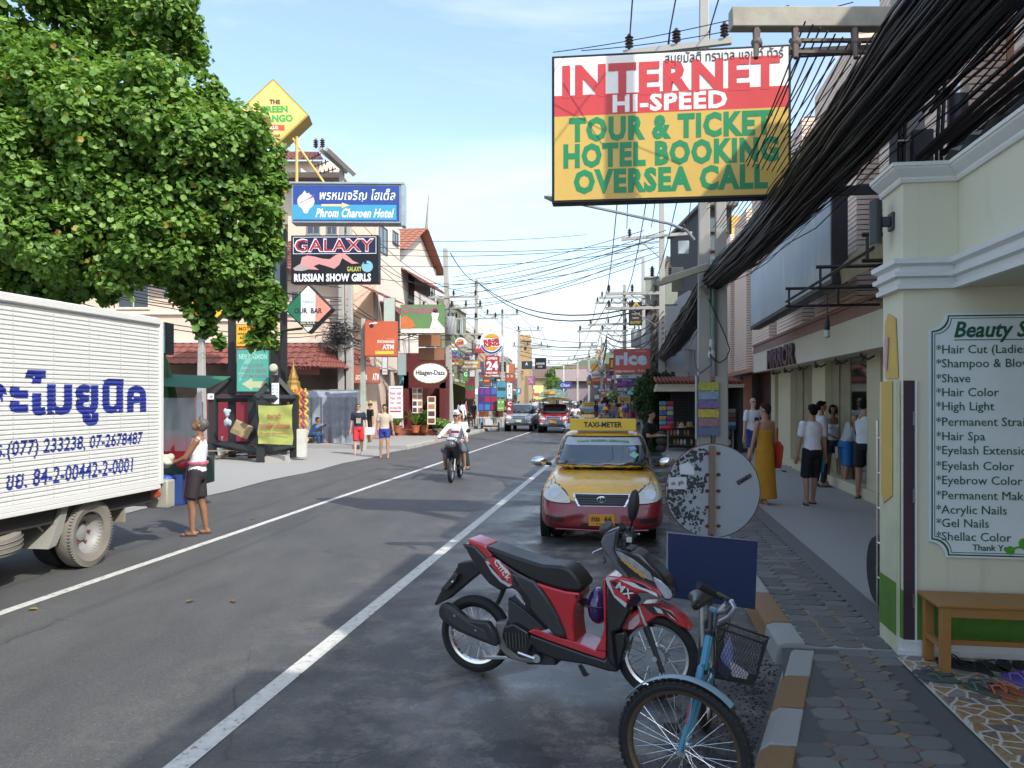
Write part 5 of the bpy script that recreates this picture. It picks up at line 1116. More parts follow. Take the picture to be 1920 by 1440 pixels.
pole('leaning brown pole behind the silver pickup',987,60,3.6,.38,mat=M('#8a7c68',.85))
# ---- thick sagging bundle of black cables
def Yp(Y,t,z):return V(((t-TC+Y*DX)/DY,Y,z))
CABLE=M((.012,.012,.013),.55,var=.5,vs=20)
ctrl=[(-7,8.3,5.0),(0,8.05,4.72),(5,7.86,4.52),(9,7.78,4.42),(12.5,7.58,4.30),(15.3,7.3,4.25),(20,7.2,3.95),(25,7.05,3.62),(30,6.95,3.55),(37,6.9,3.75),(44,6.85,4.0),(56,6.6,4.1)]
def cpt(Y):
 for i in range(len(ctrl)-1):
  if Y<=ctrl[i+1][0]:
   u=(Y-ctrl[i][0])/(ctrl[i+1][0]-ctrl[i][0]);u2=u
   return ctrl[i][1]*(1-u2)+ctrl[i+1][1]*u2,ctrl[i][2]*(1-u2)+ctrl[i+1][2]*u2
 return ctrl[-1][1],ctrl[-1][2]
def bundle(name,label,n,rad,rr,y0,y1,seed,dt=0,dz=0,loose=1,step=1.3):
 rnd=random.Random(seed);m=MB()
 for k in range(n):
  a=rnd.uniform(0,2*pi);r=rad*sqrt(rnd.random())*(1 if rnd.random()<.8 else loose);r0=rnd.uniform(*rr);ph=[rnd.uniform(0,6)for _ in range(4)];pts=[];Y=y0
  while Y<=y1:
   t_,z_=cpt(Y);sg_=0
   pin=min(abs(Y-15.3),abs(Y-30))/7;pin=.68+.32*min(1,pin)
   aa=a+.3*sin(Y*.22+ph[0])+.08*sin(Y*.9+ph[1]);q=r*pin*(1+.12*sin(Y*1.7+ph[2]))
   pts.append(Yp(Y,t_+dt+q*cos(aa),z_+dz+q*1.05*sin(aa)-abs(sg_)));Y+=step
  m.tube(pts,r0,5)
 return m.build(name,CABLE,kind='stuff',label=label)
bundle('cable_bundle','dense black bundle of sagging telephone and power cables over the right pavement',310,.255,(.009,.018),-7,56,1,loose=1.2,step=1.4)
bundle('cable_bundle','looser strands of black cable hanging round the dense bundle',40,.32,(.004,.008),-7,36,2,dt=.08,dz=.05,loose=1.4)
bundle('cable_bundle','separate thick black cables passing above the beauty shop roof towards the grey pole',16,.30,(.012,.03),-7,8.5,5,dt=.75,dz=-.12)
def wires(label,items,rad=.012,name='power_lines'):
 o=thing(name,label,'power line',(0,0,0))
 for a,b,s_ in items:m=MB();m.tube(sag(a,b,s_,12),rad,4);m.build('wire',CABLE,o)
 return o
arm2=[Yp(15.3,t,8.95)for t in(5.72,6.5,7.25)]
a2=[V((x2_,15.3,0))+Matrix.Rotation(-A0,3,'Z')@V((x,-.2,8.95+.02*i))for i,x in enumerate((-1.4,-.65,.1))]
wires('three high voltage wires from the arm behind the big sign towards the viewer overhead',[(a2[0],Yp(-12,6.6,9.6),.5),(a2[1],Yp(-12,7.3,9.6),.5),(a2[2],Yp(-12,8.0,9.6),.5)],.014)
a3=[V((x3_,30,0))+Matrix.Rotation(-A0,3,'Z')@V((x,-.2,z))for x,z in((-1.3,8.3),(-.4,8.35),(.9,8.4),(-2,6.2),(-1.2,6.2),(-.3,6.2),(-2,5.6),(-1.2,5.6),(-.3,5.6))]
wires('wires running from the sign pole down the street to the transformer pole',[(a2[i%3],a3[i],.5)for i in range(3)]+[(a2[i],a3[3+i],.6)for i in range(3)],.014)
a4=[V(((1171-960)/F*44,44,0))+V((x,-.2,z))for x,z in((-1.5,7.45),(-.7,7.45),(.1,7.45),(-2.5,5.9),(-1.3,5.9),(0,5.9))]
a5=[V(((1128-960)/F*66,66,0))+V((x,-.2,6.5))for x in(-1.8,-.8,.1)]
a6=[V(((1083-960)/F*90,90,0))+V((x,-.2,6.5))for x in(-1.1,.4,1.8)]
wires('wires along the far right row of poles',[(a3[3+i],a4[i],.5)for i in range(6)]+[(a4[i],a5[i],.8)for i in range(3)]+[(a5[i],a6[i],.8)for i in range(3)]+[(a4[3+i],a5[i],.9)for i in range(3)],.016)
L2=V(((845-960)/F*44,44,0));L3=V(((893-960)/F*57,57,0));L4=V(((942-960)/F*66,66,0));L5=V(((973-960)/F*72,72,0));L6=V(((996-960)/F*84,84,0));L1=V((xl1,35,0))
wires('wires along the left row of poles',[(L1+V((x,0,z)),L2+V((x*1.5,-.2,7.2+j*.3)),.5+.1*j)for j,(x,z)in enumerate([(-.9,10.6),(-.3,10.2),(.5,10.0),(0,9.2)])]+[(L2+V((x,-.2,7.3)),L3+V((x,-.2,8.0)),.4)for x in(-1.4,0,1.4)]+[(L3+V((x,-.2,8.0)),L4+V((x,-.2,9.2)),.5)for x in(-1.2,0,1.2)]+[(L4+V((x,-.2,9.2)),L5+V((x+1,-.2,8.3)),.6)for x in(-1.2,0,1.2)]+[(L5+V((x,-.2,8.3)),L6+V((x,-.2,7.5)),.5)for x in(0,1,2)],.017)
rnd=random.Random(9);it=[]
for k in range(9):it.append((L2+V((.1,0,8.6-.22*k)),V((x3_-.3+rnd.uniform(-1.2,.5),30+rnd.uniform(-1,1),8.2-.14*k)),rnd.uniform(.1,.5)))
wires('fan of telephone wires crossing the street from the leaning left pole to the transformer pole',it,.013)
it=[]
for k in range(8):it.append((P(560+rnd.uniform(-60,60),470+16*k,34+rnd.uniform(-2,2)),P(1235,455+9*k,30),rnd.uniform(.3,1.0)))
it+=[(P(640,450,35),P(1100,440,46),.2),(P(700,463,36),P(1240,452,30),.3)]
wires('long thin wires crossing the sky between the left buildings and the right poles',it[-2:]+it[:3],.012)
it=[(L3+V((0,0,10.3)),V((x3_-.1,30.2,5.6)),1.3),(L3+V((.1,0,10.2)),V((x3_-.1,30.2,5.5)),1.5),(L2+V((0,-.2,9.9)),L3+V((0,0,10.2)),.3)]
wires('pair of heavier black wires sagging right across the street',it,.03)
it=[]
for k in range(11):
 it.append((P(-20,395+13*k+rnd.uniform(-6,6),22),P(640,545+8*k+rnd.uniform(-6,6),34),rnd.uniform(.2,.9)))
for k in range(4):it.append((P(-20,410+24*k,20),P(440,560+5*k,29),.4))
wires('black cables slanting across the peach building on the left',it,.016)
it=[(P(640,620+7*k,34.8),P(700+6*k,640+6*k,36),.2)for k in range(4)]+[(P(650,560+12*k,34.8),L2+V((0,-.2,5.2+.25*k)),rnd.uniform(.3,.9))for k in range(8)]
for k in range(9):it.append((L2+V((0,-.2,4.2+.25*k)),L3+V((0,-.2,4.2+.2*k)),rnd.uniform(.3,.8)))
for k in range(7):it.append((L3+V((0,-.2,4.2+.25*k)),L4+V((0,-.2,4.2+.2*k)),rnd.uniform(.3,.9)))
for k in range(5):it.append((L4+V((0,-.2,4.6+.25*k)),L6+V((0,-.2,4.2+.2*k)),rnd.uniform(.3,.9)))
wires('low telephone cables strung between the left poles in front of shop fronts',it,.02)
it=[]
for k in range(7):it.append((V((x3_,29.7,4.0+.2*k)),a4[3]+V((1.5,0,-1.2+.15*k)),rnd.uniform(.3,.9)))
for k in range(6):it.append((a4[3]+V((1.5,0,-1.2+.15*k)),a5[1]+V((.6,0,-1.6+.15*k)),rnd.uniform(.3,.9)))
for k in range(5):it.append((a5[1]+V((.6,0,-1.6+.15*k)),a6[1]+V((.6,0,-1.6+.15*k)),rnd.uniform(.3,.9)))
for k in range(6):it.append((L5+V((0,0,7.6-.35*k)),a5[1]+V((.4,0,-.2*k)),rnd.uniform(.1,.7)))
wires('low cables between the far right poles and across the far street',it,.022)
lo=thing('cable_loop','loose black cable hanging in a big loop right of the stained poles','cable',(0,0,0));m=MB()
m.tube([P(x,y,15.0)for x,y in((1328,560),(1342,590),(1360,630),(1368,655),(1362,672),(1350,680),(1340,676),(1331,664))],.012,5);m.build('cable',CABLE,lo)
wires('stay wires from the sign corner up to the crossarm',[(P(1037,98,10.3),P(1480,10,9.2),.05),(P(1090,95,10.3),P(1600,4,8.6),.08)],.006)
it=[(P(1505+30*k,90+10*k,7.0+.3*k),Yp(15.3,7.2,5.6+.1*k),.25)for k in range(9)]+[(P(1510+14*k,40+6*k,6.7),Yp(15.1,7.3+.06*k,5.2),.2)for k in range(10)]
wires('strands spreading from the concrete arm to the stained poles',it,.008)
# foliage
import numpy as np
def leafmat(c,tr=.35,rough=.45):
 m=bpy.data.materials.new('leaf');m.use_nodes=True;nt=m.node_tree;b=nt.nodes['Principled BSDF'];N=nt.nodes.new;L=nt.links.new
 b.inputs['Base Color'].default_value=c+(1,);b.inputs['Roughness'].default_value=rough;b.inputs['Specular IOR Level'].default_value=.35
 t=N('ShaderNodeBsdfTranslucent');t.inputs[0].default_value=(min(1,c[0]*1.5),min(1,c[1]*1.5),c[2]*.8,1);mx=N('ShaderNodeMixShader');mx.inputs[0].default_value=tr
 L(b.outputs[0],mx.inputs[1]);L(t.outputs[0],mx.inputs[2]);L(mx.outputs[0],nt.nodes['Material Output'].inputs[0]);return m
def leafcloud(name,parent,blobs,n,size,mats,weights,seed=0,shape='round',lo=.72,hi=1.04,hole=.30,hs=1.3,droop=.35,skin=None,label=None,kind=None):
 """blobs: list of (centre Vector, (rx,ry,rz)); leaves scattered through the outer shell of every blob, clumped by noise"""
 rg=np.random.RandomState(seed);ar=np.array([(b[1][0]*b[1][1]*b[1][2])**(2/3)for b in blobs]);idx=rg.choice(len(blobs),size=int(n*1.8),p=ar/ar.sum())
 C_=np.array([tuple(b[0])for b in blobs])[idx];R_=np.array([b[1]for b in blobs])[idx]
 d=rg.normal(size=(len(idx),3));d/=np.linalg.norm(d,axis=1)[:,None];rad=lo+(hi-lo)*rg.rand(len(idx))**.6
 lump=1+.10*np.sin(d[:,0]*7+C_[:,0]*3)*np.sin(d[:,2]*6+C_[:,2])+.07*np.sin(d[:,1]*11+idx)+.05*np.sin(d[:,0]*17+d[:,2]*15)
 p=C_+d*R_*(rad*lump)[:,None]
    # drop leaves deep inside any other blob and thin by a lattice noise
 keep=np.ones(len(p),bool)
 for c,r in blobs:
  q=(p-np.array(tuple(c)))/np.array(r);keep&=(np.einsum('ij,ij->i',q,q)>lo*lo*.8)
 f=np.sin(p[:,0]*hs*2.1+1.3*np.sin(p[:,2]*hs*1.7))*np.sin(p[:,1]*hs*1.9+2)+np.sin(p[:,2]*hs*3.1+np.sin(p[:,0]*hs*2.7))*.8+rg.normal(size=len(p))*.35
 keep&=f>np.quantile(f,hole);p=p[keep][:n];d=d[keep][:n];n=len(p)
 nrm=d*.55+rg.normal(size=(n,3))*.42+np.array([0,0,.55]);nrm/=np.linalg.norm(nrm,axis=1)[:,None]
 u=np.cross(nrm,rg.normal(size=(n,3)));u/=np.linalg.norm(u,axis=1)[:,None]+1e-9;w=np.cross(nrm,u)
 s_=size*(.65+.7*rg.rand(n))[:,None]
 if shape=='round':
  prof=[(-.5,0,0),(-.3,.42,.12),(.12,.5,.16),(.5,.3,.1),(.34,0,0),(.5,-.3,.1),(.12,-.5,.16),(-.3,-.42,.12)];faces=[(0,4,3,2),(0,2,1,0),(0,6,5,4),(0,7,6,0)]
  faces=[(0,4,3,2,1),(0,7,6,5,4)]
 else:
  prof=[(-.6,0,0),(0,.22,.04),(.7,0,-.05),(0,-.22,.04)];faces=[(0,2,1),(0,3,2)]
 K=len(prof);V_=np.empty((n,K,3))
 for k,(a,b,c)in enumerate(prof):V_[:,k]=p+(u*a+w*b+nrm*(c))*s_
 fl=[len(f_)for f_ in faces];base=np.arange(n)*K
 loops=np.concatenate([base[:,None]+np.array(f_)[None,:]for f_ in faces],axis=1).reshape(-1)
 tot=np.tile(np.array(fl),n);st_=np.concatenate([[0],np.cumsum(tot)[:-1]])
 me=bpy.data.meshes.new(name);me.vertices.add(n*K);me.vertices.foreach_set('co',V_.reshape(-1));me.loops.add(len(loops));me.loops.foreach_set('vertex_index',loops.astype(np.int32))
 me.polygons.add(len(tot));me.polygons.foreach_set('loop_start',st_.astype(np.int32));me.polygons.foreach_set('loop_total',tot.astype(np.int32))
 for mt_ in mats:me.materials.append(mt_)
 mi=rg.choice(len(mats),size=n,p=np.array(weights)/sum(weights));me.polygons.foreach_set('material_index',np.repeat(mi,len(faces)).astype(np.int32));me.update(calc_edges=True)
 return link(name,me,parent,label,kind=kind)
LM=[leafmat(c)for c in((.145,.265,.05),(.10,.20,.035),(.22,.35,.08),(.065,.135,.025))]+[leafmat((.33,.24,.04),.3),leafmat((.26,.11,.03),.3)]
LW=[34,26,22,12,1.0,.35]
tree=thing('street_tree','big leafy green tree with round leaves overhanging the box truck on the left','tree',(0,0,0))
TB=[(60,40,190,13.5),(215,-60,170,14),(295,50,88,13),(60,235,190,12.3),(225,250,165,12),(345,270,125,12.2),(415,290,92,12.6),(462,345,70,12.8),(110,385,165,12),(290,400,145,12.2),(415,430,103,12.8),(462,500,60,12.9),(395,505,80,12.9),(-120,120,220,13),(-120,380,200,12.5),(482,430,46,12.9),(345,60,34,13),(362,100,24,13),(330,150,50,12.8),(400,200,40,12.6),(385,160,26,12.6),(460,240,34,12.7),(420,215,34,12.6),(492,300,32,12.9),(515,350,24,12.9),(516,405,20,12.9),(508,470,26,12.9),(500,540,26,12.9),(430,540,40,12.9),(350,520,40,12.7),(310,8,40,13),(280,480,60,12.4)]
blobs=[]
for a,b,r,Y in TB:k=r/F*Y;blobs.append((P(a,b,Y),(k,k*.9,k*.92)))
rnd=random.Random(31);sub=[]
for c,r in blobs:
 for k in range(int(7+26*r[0]*r[0]*.35)):
  d=V((rnd.gauss(0,1),rnd.gauss(0,1)-.35,rnd.gauss(0,1))).normalized();q_=rnd.uniform(.22,.42)*min(1.0,r[0]);sub.append((c+V((d.x*r[0],d.y*r[1],d.z*r[2]))*rnd.uniform(.72,1.0),(q_,q_,q_*rnd.uniform(.6,1.1))))
leafcloud('crown',tree,blobs,42000,.092,LM,LW,1,hole=.36,lo=.45,hi=.92)
leafcloud('crown_tufts',tree,sub,130000,.079,LM,LW,11,hole=.14,lo=.35,hi=1.12,hs=2.2)
# hanging sprays below the crown
sp=[]
for a,b,r,Y in((150,520,38,12.4),(120,560,26,12.4),(205,535,34,12.6),(60,520,50,12.5),(10,540,30,12.5),(372,575,30,12.9),(385,615,22,12.9),(410,640,12,12.9),(440,560,34,12.9),(490,585,30,12.9),(500,630,22,12.9),(475,640,16,12.9),(515,560,22,12.9),(340,545,26,12.9)):
 k=r/F*Y;sp.append((P(a,b,Y),(k,k,k*1.15)))
leafcloud('hanging_sprays',tree,sp,5200,.105,LM,[20,34,8,36,1,.5],2,lo=.2,hole=.35,hs=2.6)
m=MB();tb=P(112,745,14);tb.z=0;BARK=spots((.11,.095,.08,1),[((.05,.042,.035,1),6,.45,.7,.8)],.9,bump=.5,bs=25)
m.tube([tb,tb+V((.05,-.05,1.5)),tb+V((-.05,-.1,3)),tb+V((.15,-.2,4.4))],[.26,.2,.17,.15],10);m.build('trunk',BARK,tree)
hub=tb+V((.15,-.2,4.3))
for k,(a,b,r,Y)in enumerate(TB[:14]):
 q=P(a,b,Y);mid=hub.lerp(q,.5)+V((0,.2,-.15));m=MB();m.tube([hub-V((0,0,.4)),mid,q],[.10,.05,.012],6);m.build('branch',BARK,tree)
# clipped dark hedge dome and ivy pillar on the right
tp=thing('clipped_tree','dark green clipped dome of a tree with ivy below it, right of the street','tree',(0,0,0));DG=[leafmat((.035,.075,.015),.2),leafmat((.02,.045,.01),.15),leafmat((.06,.11,.025),.25)]
def pb(a,b,rx,rz,Y):return(P(a,b,Y),(rx/F*Y,rx/F*Y*.9,rz/F*Y))
leafcloud('crown',tp,[pb(1228,732,36,36,30),pb(1215,760,22,30,29.6),pb(1252,728,22,28,30.2)],9000,.11,DG,[4,4,2],5,shape='leaf',lo=.85,hole=.05)
leafcloud('ivy',tp,[pb(1219,790+20*k,13,16,29.4)for k in range(4)],3200,.10,DG,[4,3,3],6,shape='leaf',lo=.8,hole=.05)
m=MB();q=P(1222,745,29.8);m.tube([V((q.x,q.y,.1)),V((q.x,q.y,3))],.12,8);m.build('trunk',BARK,tp)
pm=thing('palm_trunk','rough palm trunk with old leaf bases behind the slim pole','tree',(P(1234,745,33).x,33,0));m=MB()
m.tube([(0,0,0),(0,0,6.0)],[.22,.2],10);m.build('trunk',spots((.16,.13,.11,1),[((.06,.05,.04,1),7,.45,.65,.8)],.9,bump=.6,bs=12),pm)
m=MB()
for k in range(60):a=k*2.4;z=3.0+k*.05;m.cb((.26*cos(a),.26*sin(a),z),(.12,.06,.3),(.5*sin(a),.4*cos(a),a))
m.build('leaf_base',spots((.2,.16,.13,1),[((.07,.06,.05,1),9,.45,.65,.8)],.9),pm,kind='stuff')
def potplant(label,px,Y,zb,h,r,kind='blade',potc='#9a5a3c',w=.22):
 o=thing('potted_plant',label,'plant',(P(px,0,Y).x,Y,zb));m=MB();m.lathe([(w*.75,0),(w,.30),(w*1.08,.30),(w*1.08,.35),(w*.9,.35),(w*.88,.30)],16);m.build('pot',M(potc,.8,var=.2),o)
 if kind=='blade':
  for k in range(34):
   a=k*2.399;tl=.25+.65*random.random();L_=h*random.uniform(.7,1.1);m=MB();pts=[]
   for i in range(5):u=i/4;pts.append((cos(a)*tl*r*u*1.4,sin(a)*tl*r*u*1.4,.33+L_*(u-.35*tl*u*u*1.6),.045*(1-u*.85)*h))
   vs=[];
   for x,y,z,w_ in pts:vs+=[(x-sin(a)*w_,y+cos(a)*w_,z),(x+sin(a)*w_,y-cos(a)*w_,z)]
   m.add(vs,[(2*i,2*i+1,2*i+3,2*i+2)for i in range(4)]);m.build('leaf',LM[(0,2,1)[k%3]],o)
 else:leafcloud('foliage',o,[(V((0,0,.35+h*.5)),(r,r,h*.55))],900,.13,LM[:4],[3,3,3,1],3,lo=.3,hole=.1,shape='leaf')
 return o
potplant('spiky bright green plant in a clay pot, left one on the red step',745,38.6,.3,1.0,.6)
potplant('leafy green potted plant in the middle of the red step',779,38.6,.3,1.0,.6,'blade','#b0603c')
potplant('bushy yellow-green shrub in a pot right of the spiky ones',795,38.8,.3,.75,.35,'leaf')
potplant('round clipped shrub in a pale stone planter at the end of the step',828,38.9,.15,.45,.5,'leaf','#b8b09a',.3)
for k,(a,b,r,Y,l)in enumerate([(1042,702,12,150,'green tree above the roofs at the left of the street end'),(1062,706,13,150,'rounded tree crown beside the roofs at the street end'),(1040,722,12,118,'small green tree on the left just before the bend'),(1068,697,10,165,'taller tree behind the end houses'),(1010,755,5,80,'little palm-like bush behind the silver pickup'),(1150,745,9,62,'hanging green plant among the right row signs'),(1030,708,14,170,'dark tree mass left of the far crowns')]):
 q=P(a,b,Y);rr=r/F*Y*1.45;o=thing('far_tree',l,'tree',(q.x,q.y,0));leafcloud('crown',o,[(V((0,0,q.z)),(rr,rr,rr*.85)),(V((rr*.6,0,q.z-rr*.3)),(rr*.7,rr*.7,rr*.6))],1500,rr*.22,LM[:4],[2,3,1,3],k,hole=.2,hs=1.0,shape='leaf')
 m=MB();m.tube([(0,0,0),(0,0,q.z)],rr*.09+.05,6);m.build('trunk',BARK,o)
# vehicles
def wheel(par,x,y,r,w,rim='#8c8f92',rr=.62,spokes=0,name='wheel'):
 o=link(name,None,par);o.location=(x,y,r);m=MB()
 m.lathe([(r*rr,-w/2*.8),(r*.9,-w/2),(r*.985,-w/2*.8),(r,-w*.2),(r,w*.2),(r*.985,w/2*.8),(r*.9,w/2),(r*rr,w/2*.8)],28,ax='x',cap=False);m.build('tyre',RUBBER,o)
 m=MB();m.lathe([(r*rr,-w*.38),(r*.5,-w*.15),(r*.15,-w*.25),(.0,-w*.25)],20,ax='x',cap=False);m.lathe([(.0,w*.25),(r*.15,w*.25),(r*.5,w*.15),(r*rr,w*.38)],20,ax='x',cap=False);m.build('rim',M(rim,.35,.7),o);return o
def make_car(name,label,loc,rz,up,lo_,L_=4.5,W_=1.705,H=1.47,z_split=.64,hood=(.62,.69,.77,.845,.895),nose=1.1,cab=(1.02,4.0,1.85,3.1),cabw=.80,wr=.31,front='sedan',plate='#e0a030',group=None,gcol='#28343a'):
 o=thing(name,label,'car' if front=='sedan' else 'pickup truck',loc,rz,group)
 hw=W_/2;k=W_/1.705;ys=[0,.035,.12,.30,.62,nose,nose+.4,L_*.5,L_*.72,L_-.5,L_-.15,L_]
 ws=[.72,.84,.93,.985,1,1,1,1,1,.98,.93,.80]
 zt=[hood[0],hood[0]+.03,hood[1],hood[2],hood[3],hood[4],hood[4]+.02,hood[4]+.03,hood[4]+.05,hood[4]+.06,hood[4]+.02,hood[4]-.1]
 zb=[.26,.22,.19,.19,.2,.2,.2,.2,.2,.2,.24,.30];zb=[z+(0 if front=='sedan' else .16)for z in zb]
 rings=[]
 for y,w,t,b in zip(ys,ws,zt,zb):
  w*=hw;prof=[(0,b),(w*.86,b),(w*.97,b+.06),(w,b+.16),(w,z_split-.07),(w*.992,min(z_split,t-.05)),(w*.975,t-(t-z_split)*.45 if t>z_split+.1 else t-.03),(w*.88,t-.025 if t>.7 else t-.012),(w*.45,t+.006),(0,t+.014)]
  fade=max(0,1-y/.6)
  def pt(x,z,s):zz=(z-.46)/(hood[0]-.46);return V((s*x,y+fade*(.0 if zz<0 else .17*min(zz,1.1)**1.3)+fade*.03*(z<.3),z))
  rings.append([pt(x,z,1)for x,z in prof]+[pt(x,z,-1)for x,z in prof[-2:0:-1]])
 m=MB();m.loft(rings);n=len(rings[0])
 mi=[]
 for f in m.f:
  zc=sum(m.v[i][2]for i in f)/len(f);mi.append(0 if zc>z_split-.01 else 1)
 m.m=mi;lowm=lo_
 body=m.build('body',[up,lowm],o,subd=2,fixn=True,sharp=60)
 y0,y1,y2,y3=cab;zb0=hood[4]-.03;hz=H-zb0;m=MB();rr=[]
 for u,a,b,w in((0,y0,y1,cabw),(.3,y0+(y2-y0)*.30,y1-(y1-y3)*.25,cabw*.955),(.62,y0+(y2-y0)*.64,y1-(y1-y3)*.55,cabw*.88),(.86,y0+(y2-y0)*.92,y1-(y1-y3)*.85,cabw*.80),(.97,y2+.10,y3-.05,cabw*.72),(1.0,y2+.35,y3-.3,cabw*.5)):
  ring=[]
  for i in range(28):
   t=2*pi*i/28;c,s=cos(t),sin(t);e=.42;x=w*k*abs(c)**e*(1 if c>0 else-1);yy=(a+b)/2+(b-a)/2*abs(s)**e*(1 if s>0 else-1)
   if s<0:yy+=.10*(abs(x)/(w*k))**2*abs(s)
   ring.append(V((x,yy,zb0+hz*u)))
  rr.append(ring)
 m.loft(rr);cabin=m.build('roof',up,o,subd=1,fixn=True,sharp=60)
 bb=bvh_of(body);cb_=bvh_of(cabin)
 zw0,zw1=zb0+.045,zb0+hz*.88;wa,wb_=cabw*k*.93,cabw*k*.74
 patch('windscreen_seal',[(-wa,zw0),(wa,zw0),(wb_,zw1),(-wb_,zw1)],cb_,M((.012,.012,.012),.4),o,.012,.045)
 patch('windscreen',[(-wa*.94,zw0+.035),(wa*.94,zw0+.035),(wb_*.93,zw1-.015),(-wb_*.93,zw1-.015)],cb_,M(gcol,.03,0,0,coat=1,spec=1),o,.017,.045)
 for s in(-1,1):patch('side_window',[(y0+.42,zw0+.03),(y1-.45,zw0+.03),(y3-.0,zw1),(y2-.05,zw1)],cb_,glass(),o,.010,.08,ax='x',side=s)
 for s in(-1,1):
  for yy in(.86 if front=='sedan' else .9,L_-.95):wheel(o,s*(hw-.21),yy,wr,.2)
  m=MB();m.lathe([(wr+.03,-.12),(wr+.05,.0)],22,(s*(hw-.10),.86,wr),'x');m.build('wheel_arch',BLACK,o)
 return o,body,cabin,bb,cb_
PY=M((.80,.45,.05),.28,var=.10,vs=1.5,coat=.6);PR=M((.22,.012,.02),.3,var=.15,vs=1.5,coat=.6);CHR=M((.8,.8,.8),.12,1,var=.05);LENS=M((.56,.55,.46),.12,coat=1,var=.12,vs=6)
def taxi(label,loc,rz):
 o,body,cabin,bb,cb_=make_car('taxi',label,loc,rz,PY,PR)
 for s in(-1,1):
  hl=[(.83,.665),(.815,.76),(.76,.795),(.70,.80),(.60,.765),(.50,.69),(.43,.61),(.425,.57),(.47,.562),(.62,.572),(.75,.595),(.80,.625)]
  hl=[(s*a,b)for a,b in hl]
  patch('headlight_seal',[(a*1.0+(.012*s if abs(a)>.6 else-.012*s),b+(.012 if b>.68 else-.012))for a,b in hl],bb,BLACK,o,.004,.06);h=patch('headlight',hl,bb,LENS,o,.011,.05)
  patch('reflector',[(s*.66+.075*cos(t),.68+.065*sin(t))for t in[2*pi*i/16 for i in range(16)]],bb,M((.7,.7,.66),.15,.6),h,.015,.05)
  patch('bumper_vent',[(s*.50,.37),(s*.80,.41),(s*.81,.34),(s*.52,.31)],bb,M((.02,.008,.01),.5),o,.005,.06)
  mr=link('wing_mirror',None,o);m=MB();m.ell((s*.96,1.36,1.03),(.125,.07,.075),14,10);m.build('shell',CHR,mr);m=MB();m.tube([(s*.78,1.42,.98),(s*.88,1.38,1.0)],.03,6);m.build('arm',BLACK,mr)
 hexg=lambda k,dz=0:[(-.375*k,.675+.012*(k-1)*8+dz),(.375*k,.675+.012*(k-1)*8+dz),(.37*k,.64),(.30*k,.53-.012*(k-1)*8),(-.30*k,.53-.012*(k-1)*8),(-.37*k,.64)]
 patch('grille_surround',hexg(1.06),bb,CHR,o,.008,.05);patch('grille',hexg(.97),bb,M((.008,.008,.008),.5),o,.014,.05)
 for z in(.555,.585,.615,.645):patch('grille_bar',[(-.31-(z-.53)*.3,z),(.31+(z-.53)*.3,z),(.31+(z-.53)*.3,z+.010),(-.31-(z-.53)*.3,z+.010)],bb,M((.06,.06,.065),.3,.5),o,.022,.1)
 ey=bb.ray_cast(V((0,-5,.61)),V((0,1,0)))[0].y-.04
 m=MB();E=lambda a,b,r:[(a*cos(t),ey,.612+b*sin(t)+0)for t in[2*pi*i/20 for i in range(20)]]
 m.tube(E(.062,.040,0),.006,5,closed=True);m.tube([(a*.02,ey,.612+b*.036)for a,b in[(cos(2*pi*i/16),sin(2*pi*i/16))for i in range(16)]],.005,5,closed=True);m.tube([(a*.042,ey,.632+b*.014)for a,b in[(cos(2*pi*i/16),sin(2*pi*i/16))for i in range(16)]],.005,5,closed=True);m.build('emblem',CHR,o)
 patch('air_intake',[(-.30,.255),(.30,.255),(.27,.30),(-.27,.30)],bb,M((.012,.005,.006),.6),o,.004,.1)
 m=MB();m.tube([(-.62,.02,.225),(0,-.045,.215),(.62,.02,.225)],.012,5);m.build('lip',PR,o)
 py_=bb.ray_cast(V((0,-5,.35)),V((0,1,0)))[0].y-.012
 pl=link('number_plate',None,o);pl.location=(0,py_,.345);bx(M('#d8962c',.4),'plate',pl,-.175,.175,-.006,.006,-.078,.078,.004);T('ทข  66',0,.018,.27,.07,pl,M('#2a2018',.5),-.008,.03);T('ราชบุรี',0,-.05,.15,.03,pl,M('#2a2018',.5),-.008,.01)
 rs=link('roof_sign',None,o);rs.location=(0,1.98,1.475);bx(M('#e8c03c',.4,var=.06),'box',rs,-.52,.52,-.07,.07,.0,.185,.006);T('TAXI-METER',0,.095,.60,.085,rs,M('#2a2a30',.5),-.074,.03)
 m=MB();m.box(-.40,.40,.03,.07,-.06,-.001);m.build('mount',M('#8a8f94',.3,.7),rs)
 zs0,zs1=1.285,1.375
 patch('sun_strip',[(-.60,zs0-.02),(.60,zs0-.02),(.555,zs1),(-.555,zs1)],cb_,M('#aeb6bc',.25),o,.021,.045)
 h1=cb_.ray_cast(V((0,-5,1.30)),V((0,1,0)))[0];h2=cb_.ray_cast(V((0,-5,1.36)),V((0,1,0)))[0];h3=cb_.ray_cast(V((.4,-5,1.33)),V((0,1,0)))[0]
 tx=T('TAXI GREEN SERVICE',0,0,.80,.055,o,M('#5f8f70',.4),-.002,.04);tx.location=(0,(h1.y+h2.y)/2-.031,1.332);tx.rotation_euler.x=-(atan2(h2.y-h1.y,.06))
 for v in tx.data.vertices:v.co.y+=.55*(h3.y-(h1.y+h2.y)/2)*(v.co.x/.4)**2
 wp=MB();zz=.95
 def on(x,z,o_=.032):
  h=cb_.ray_cast(V((x,-5,z)),V((0,1,0)))[0];return(x,h.y-o_,z)
 wp.tube([on(-.58,.93),on(-.3,.945),on(-.02,.955)],.011,5);wp.tube([on(.02,.93),on(.3,.94),on(.62,.93)],.011,5);wp.tube([on(-.1,.92,.05),on(-.02,.96,.03),on(.15,.935)],.009,5);wp.build('wipers',BLACK,o)
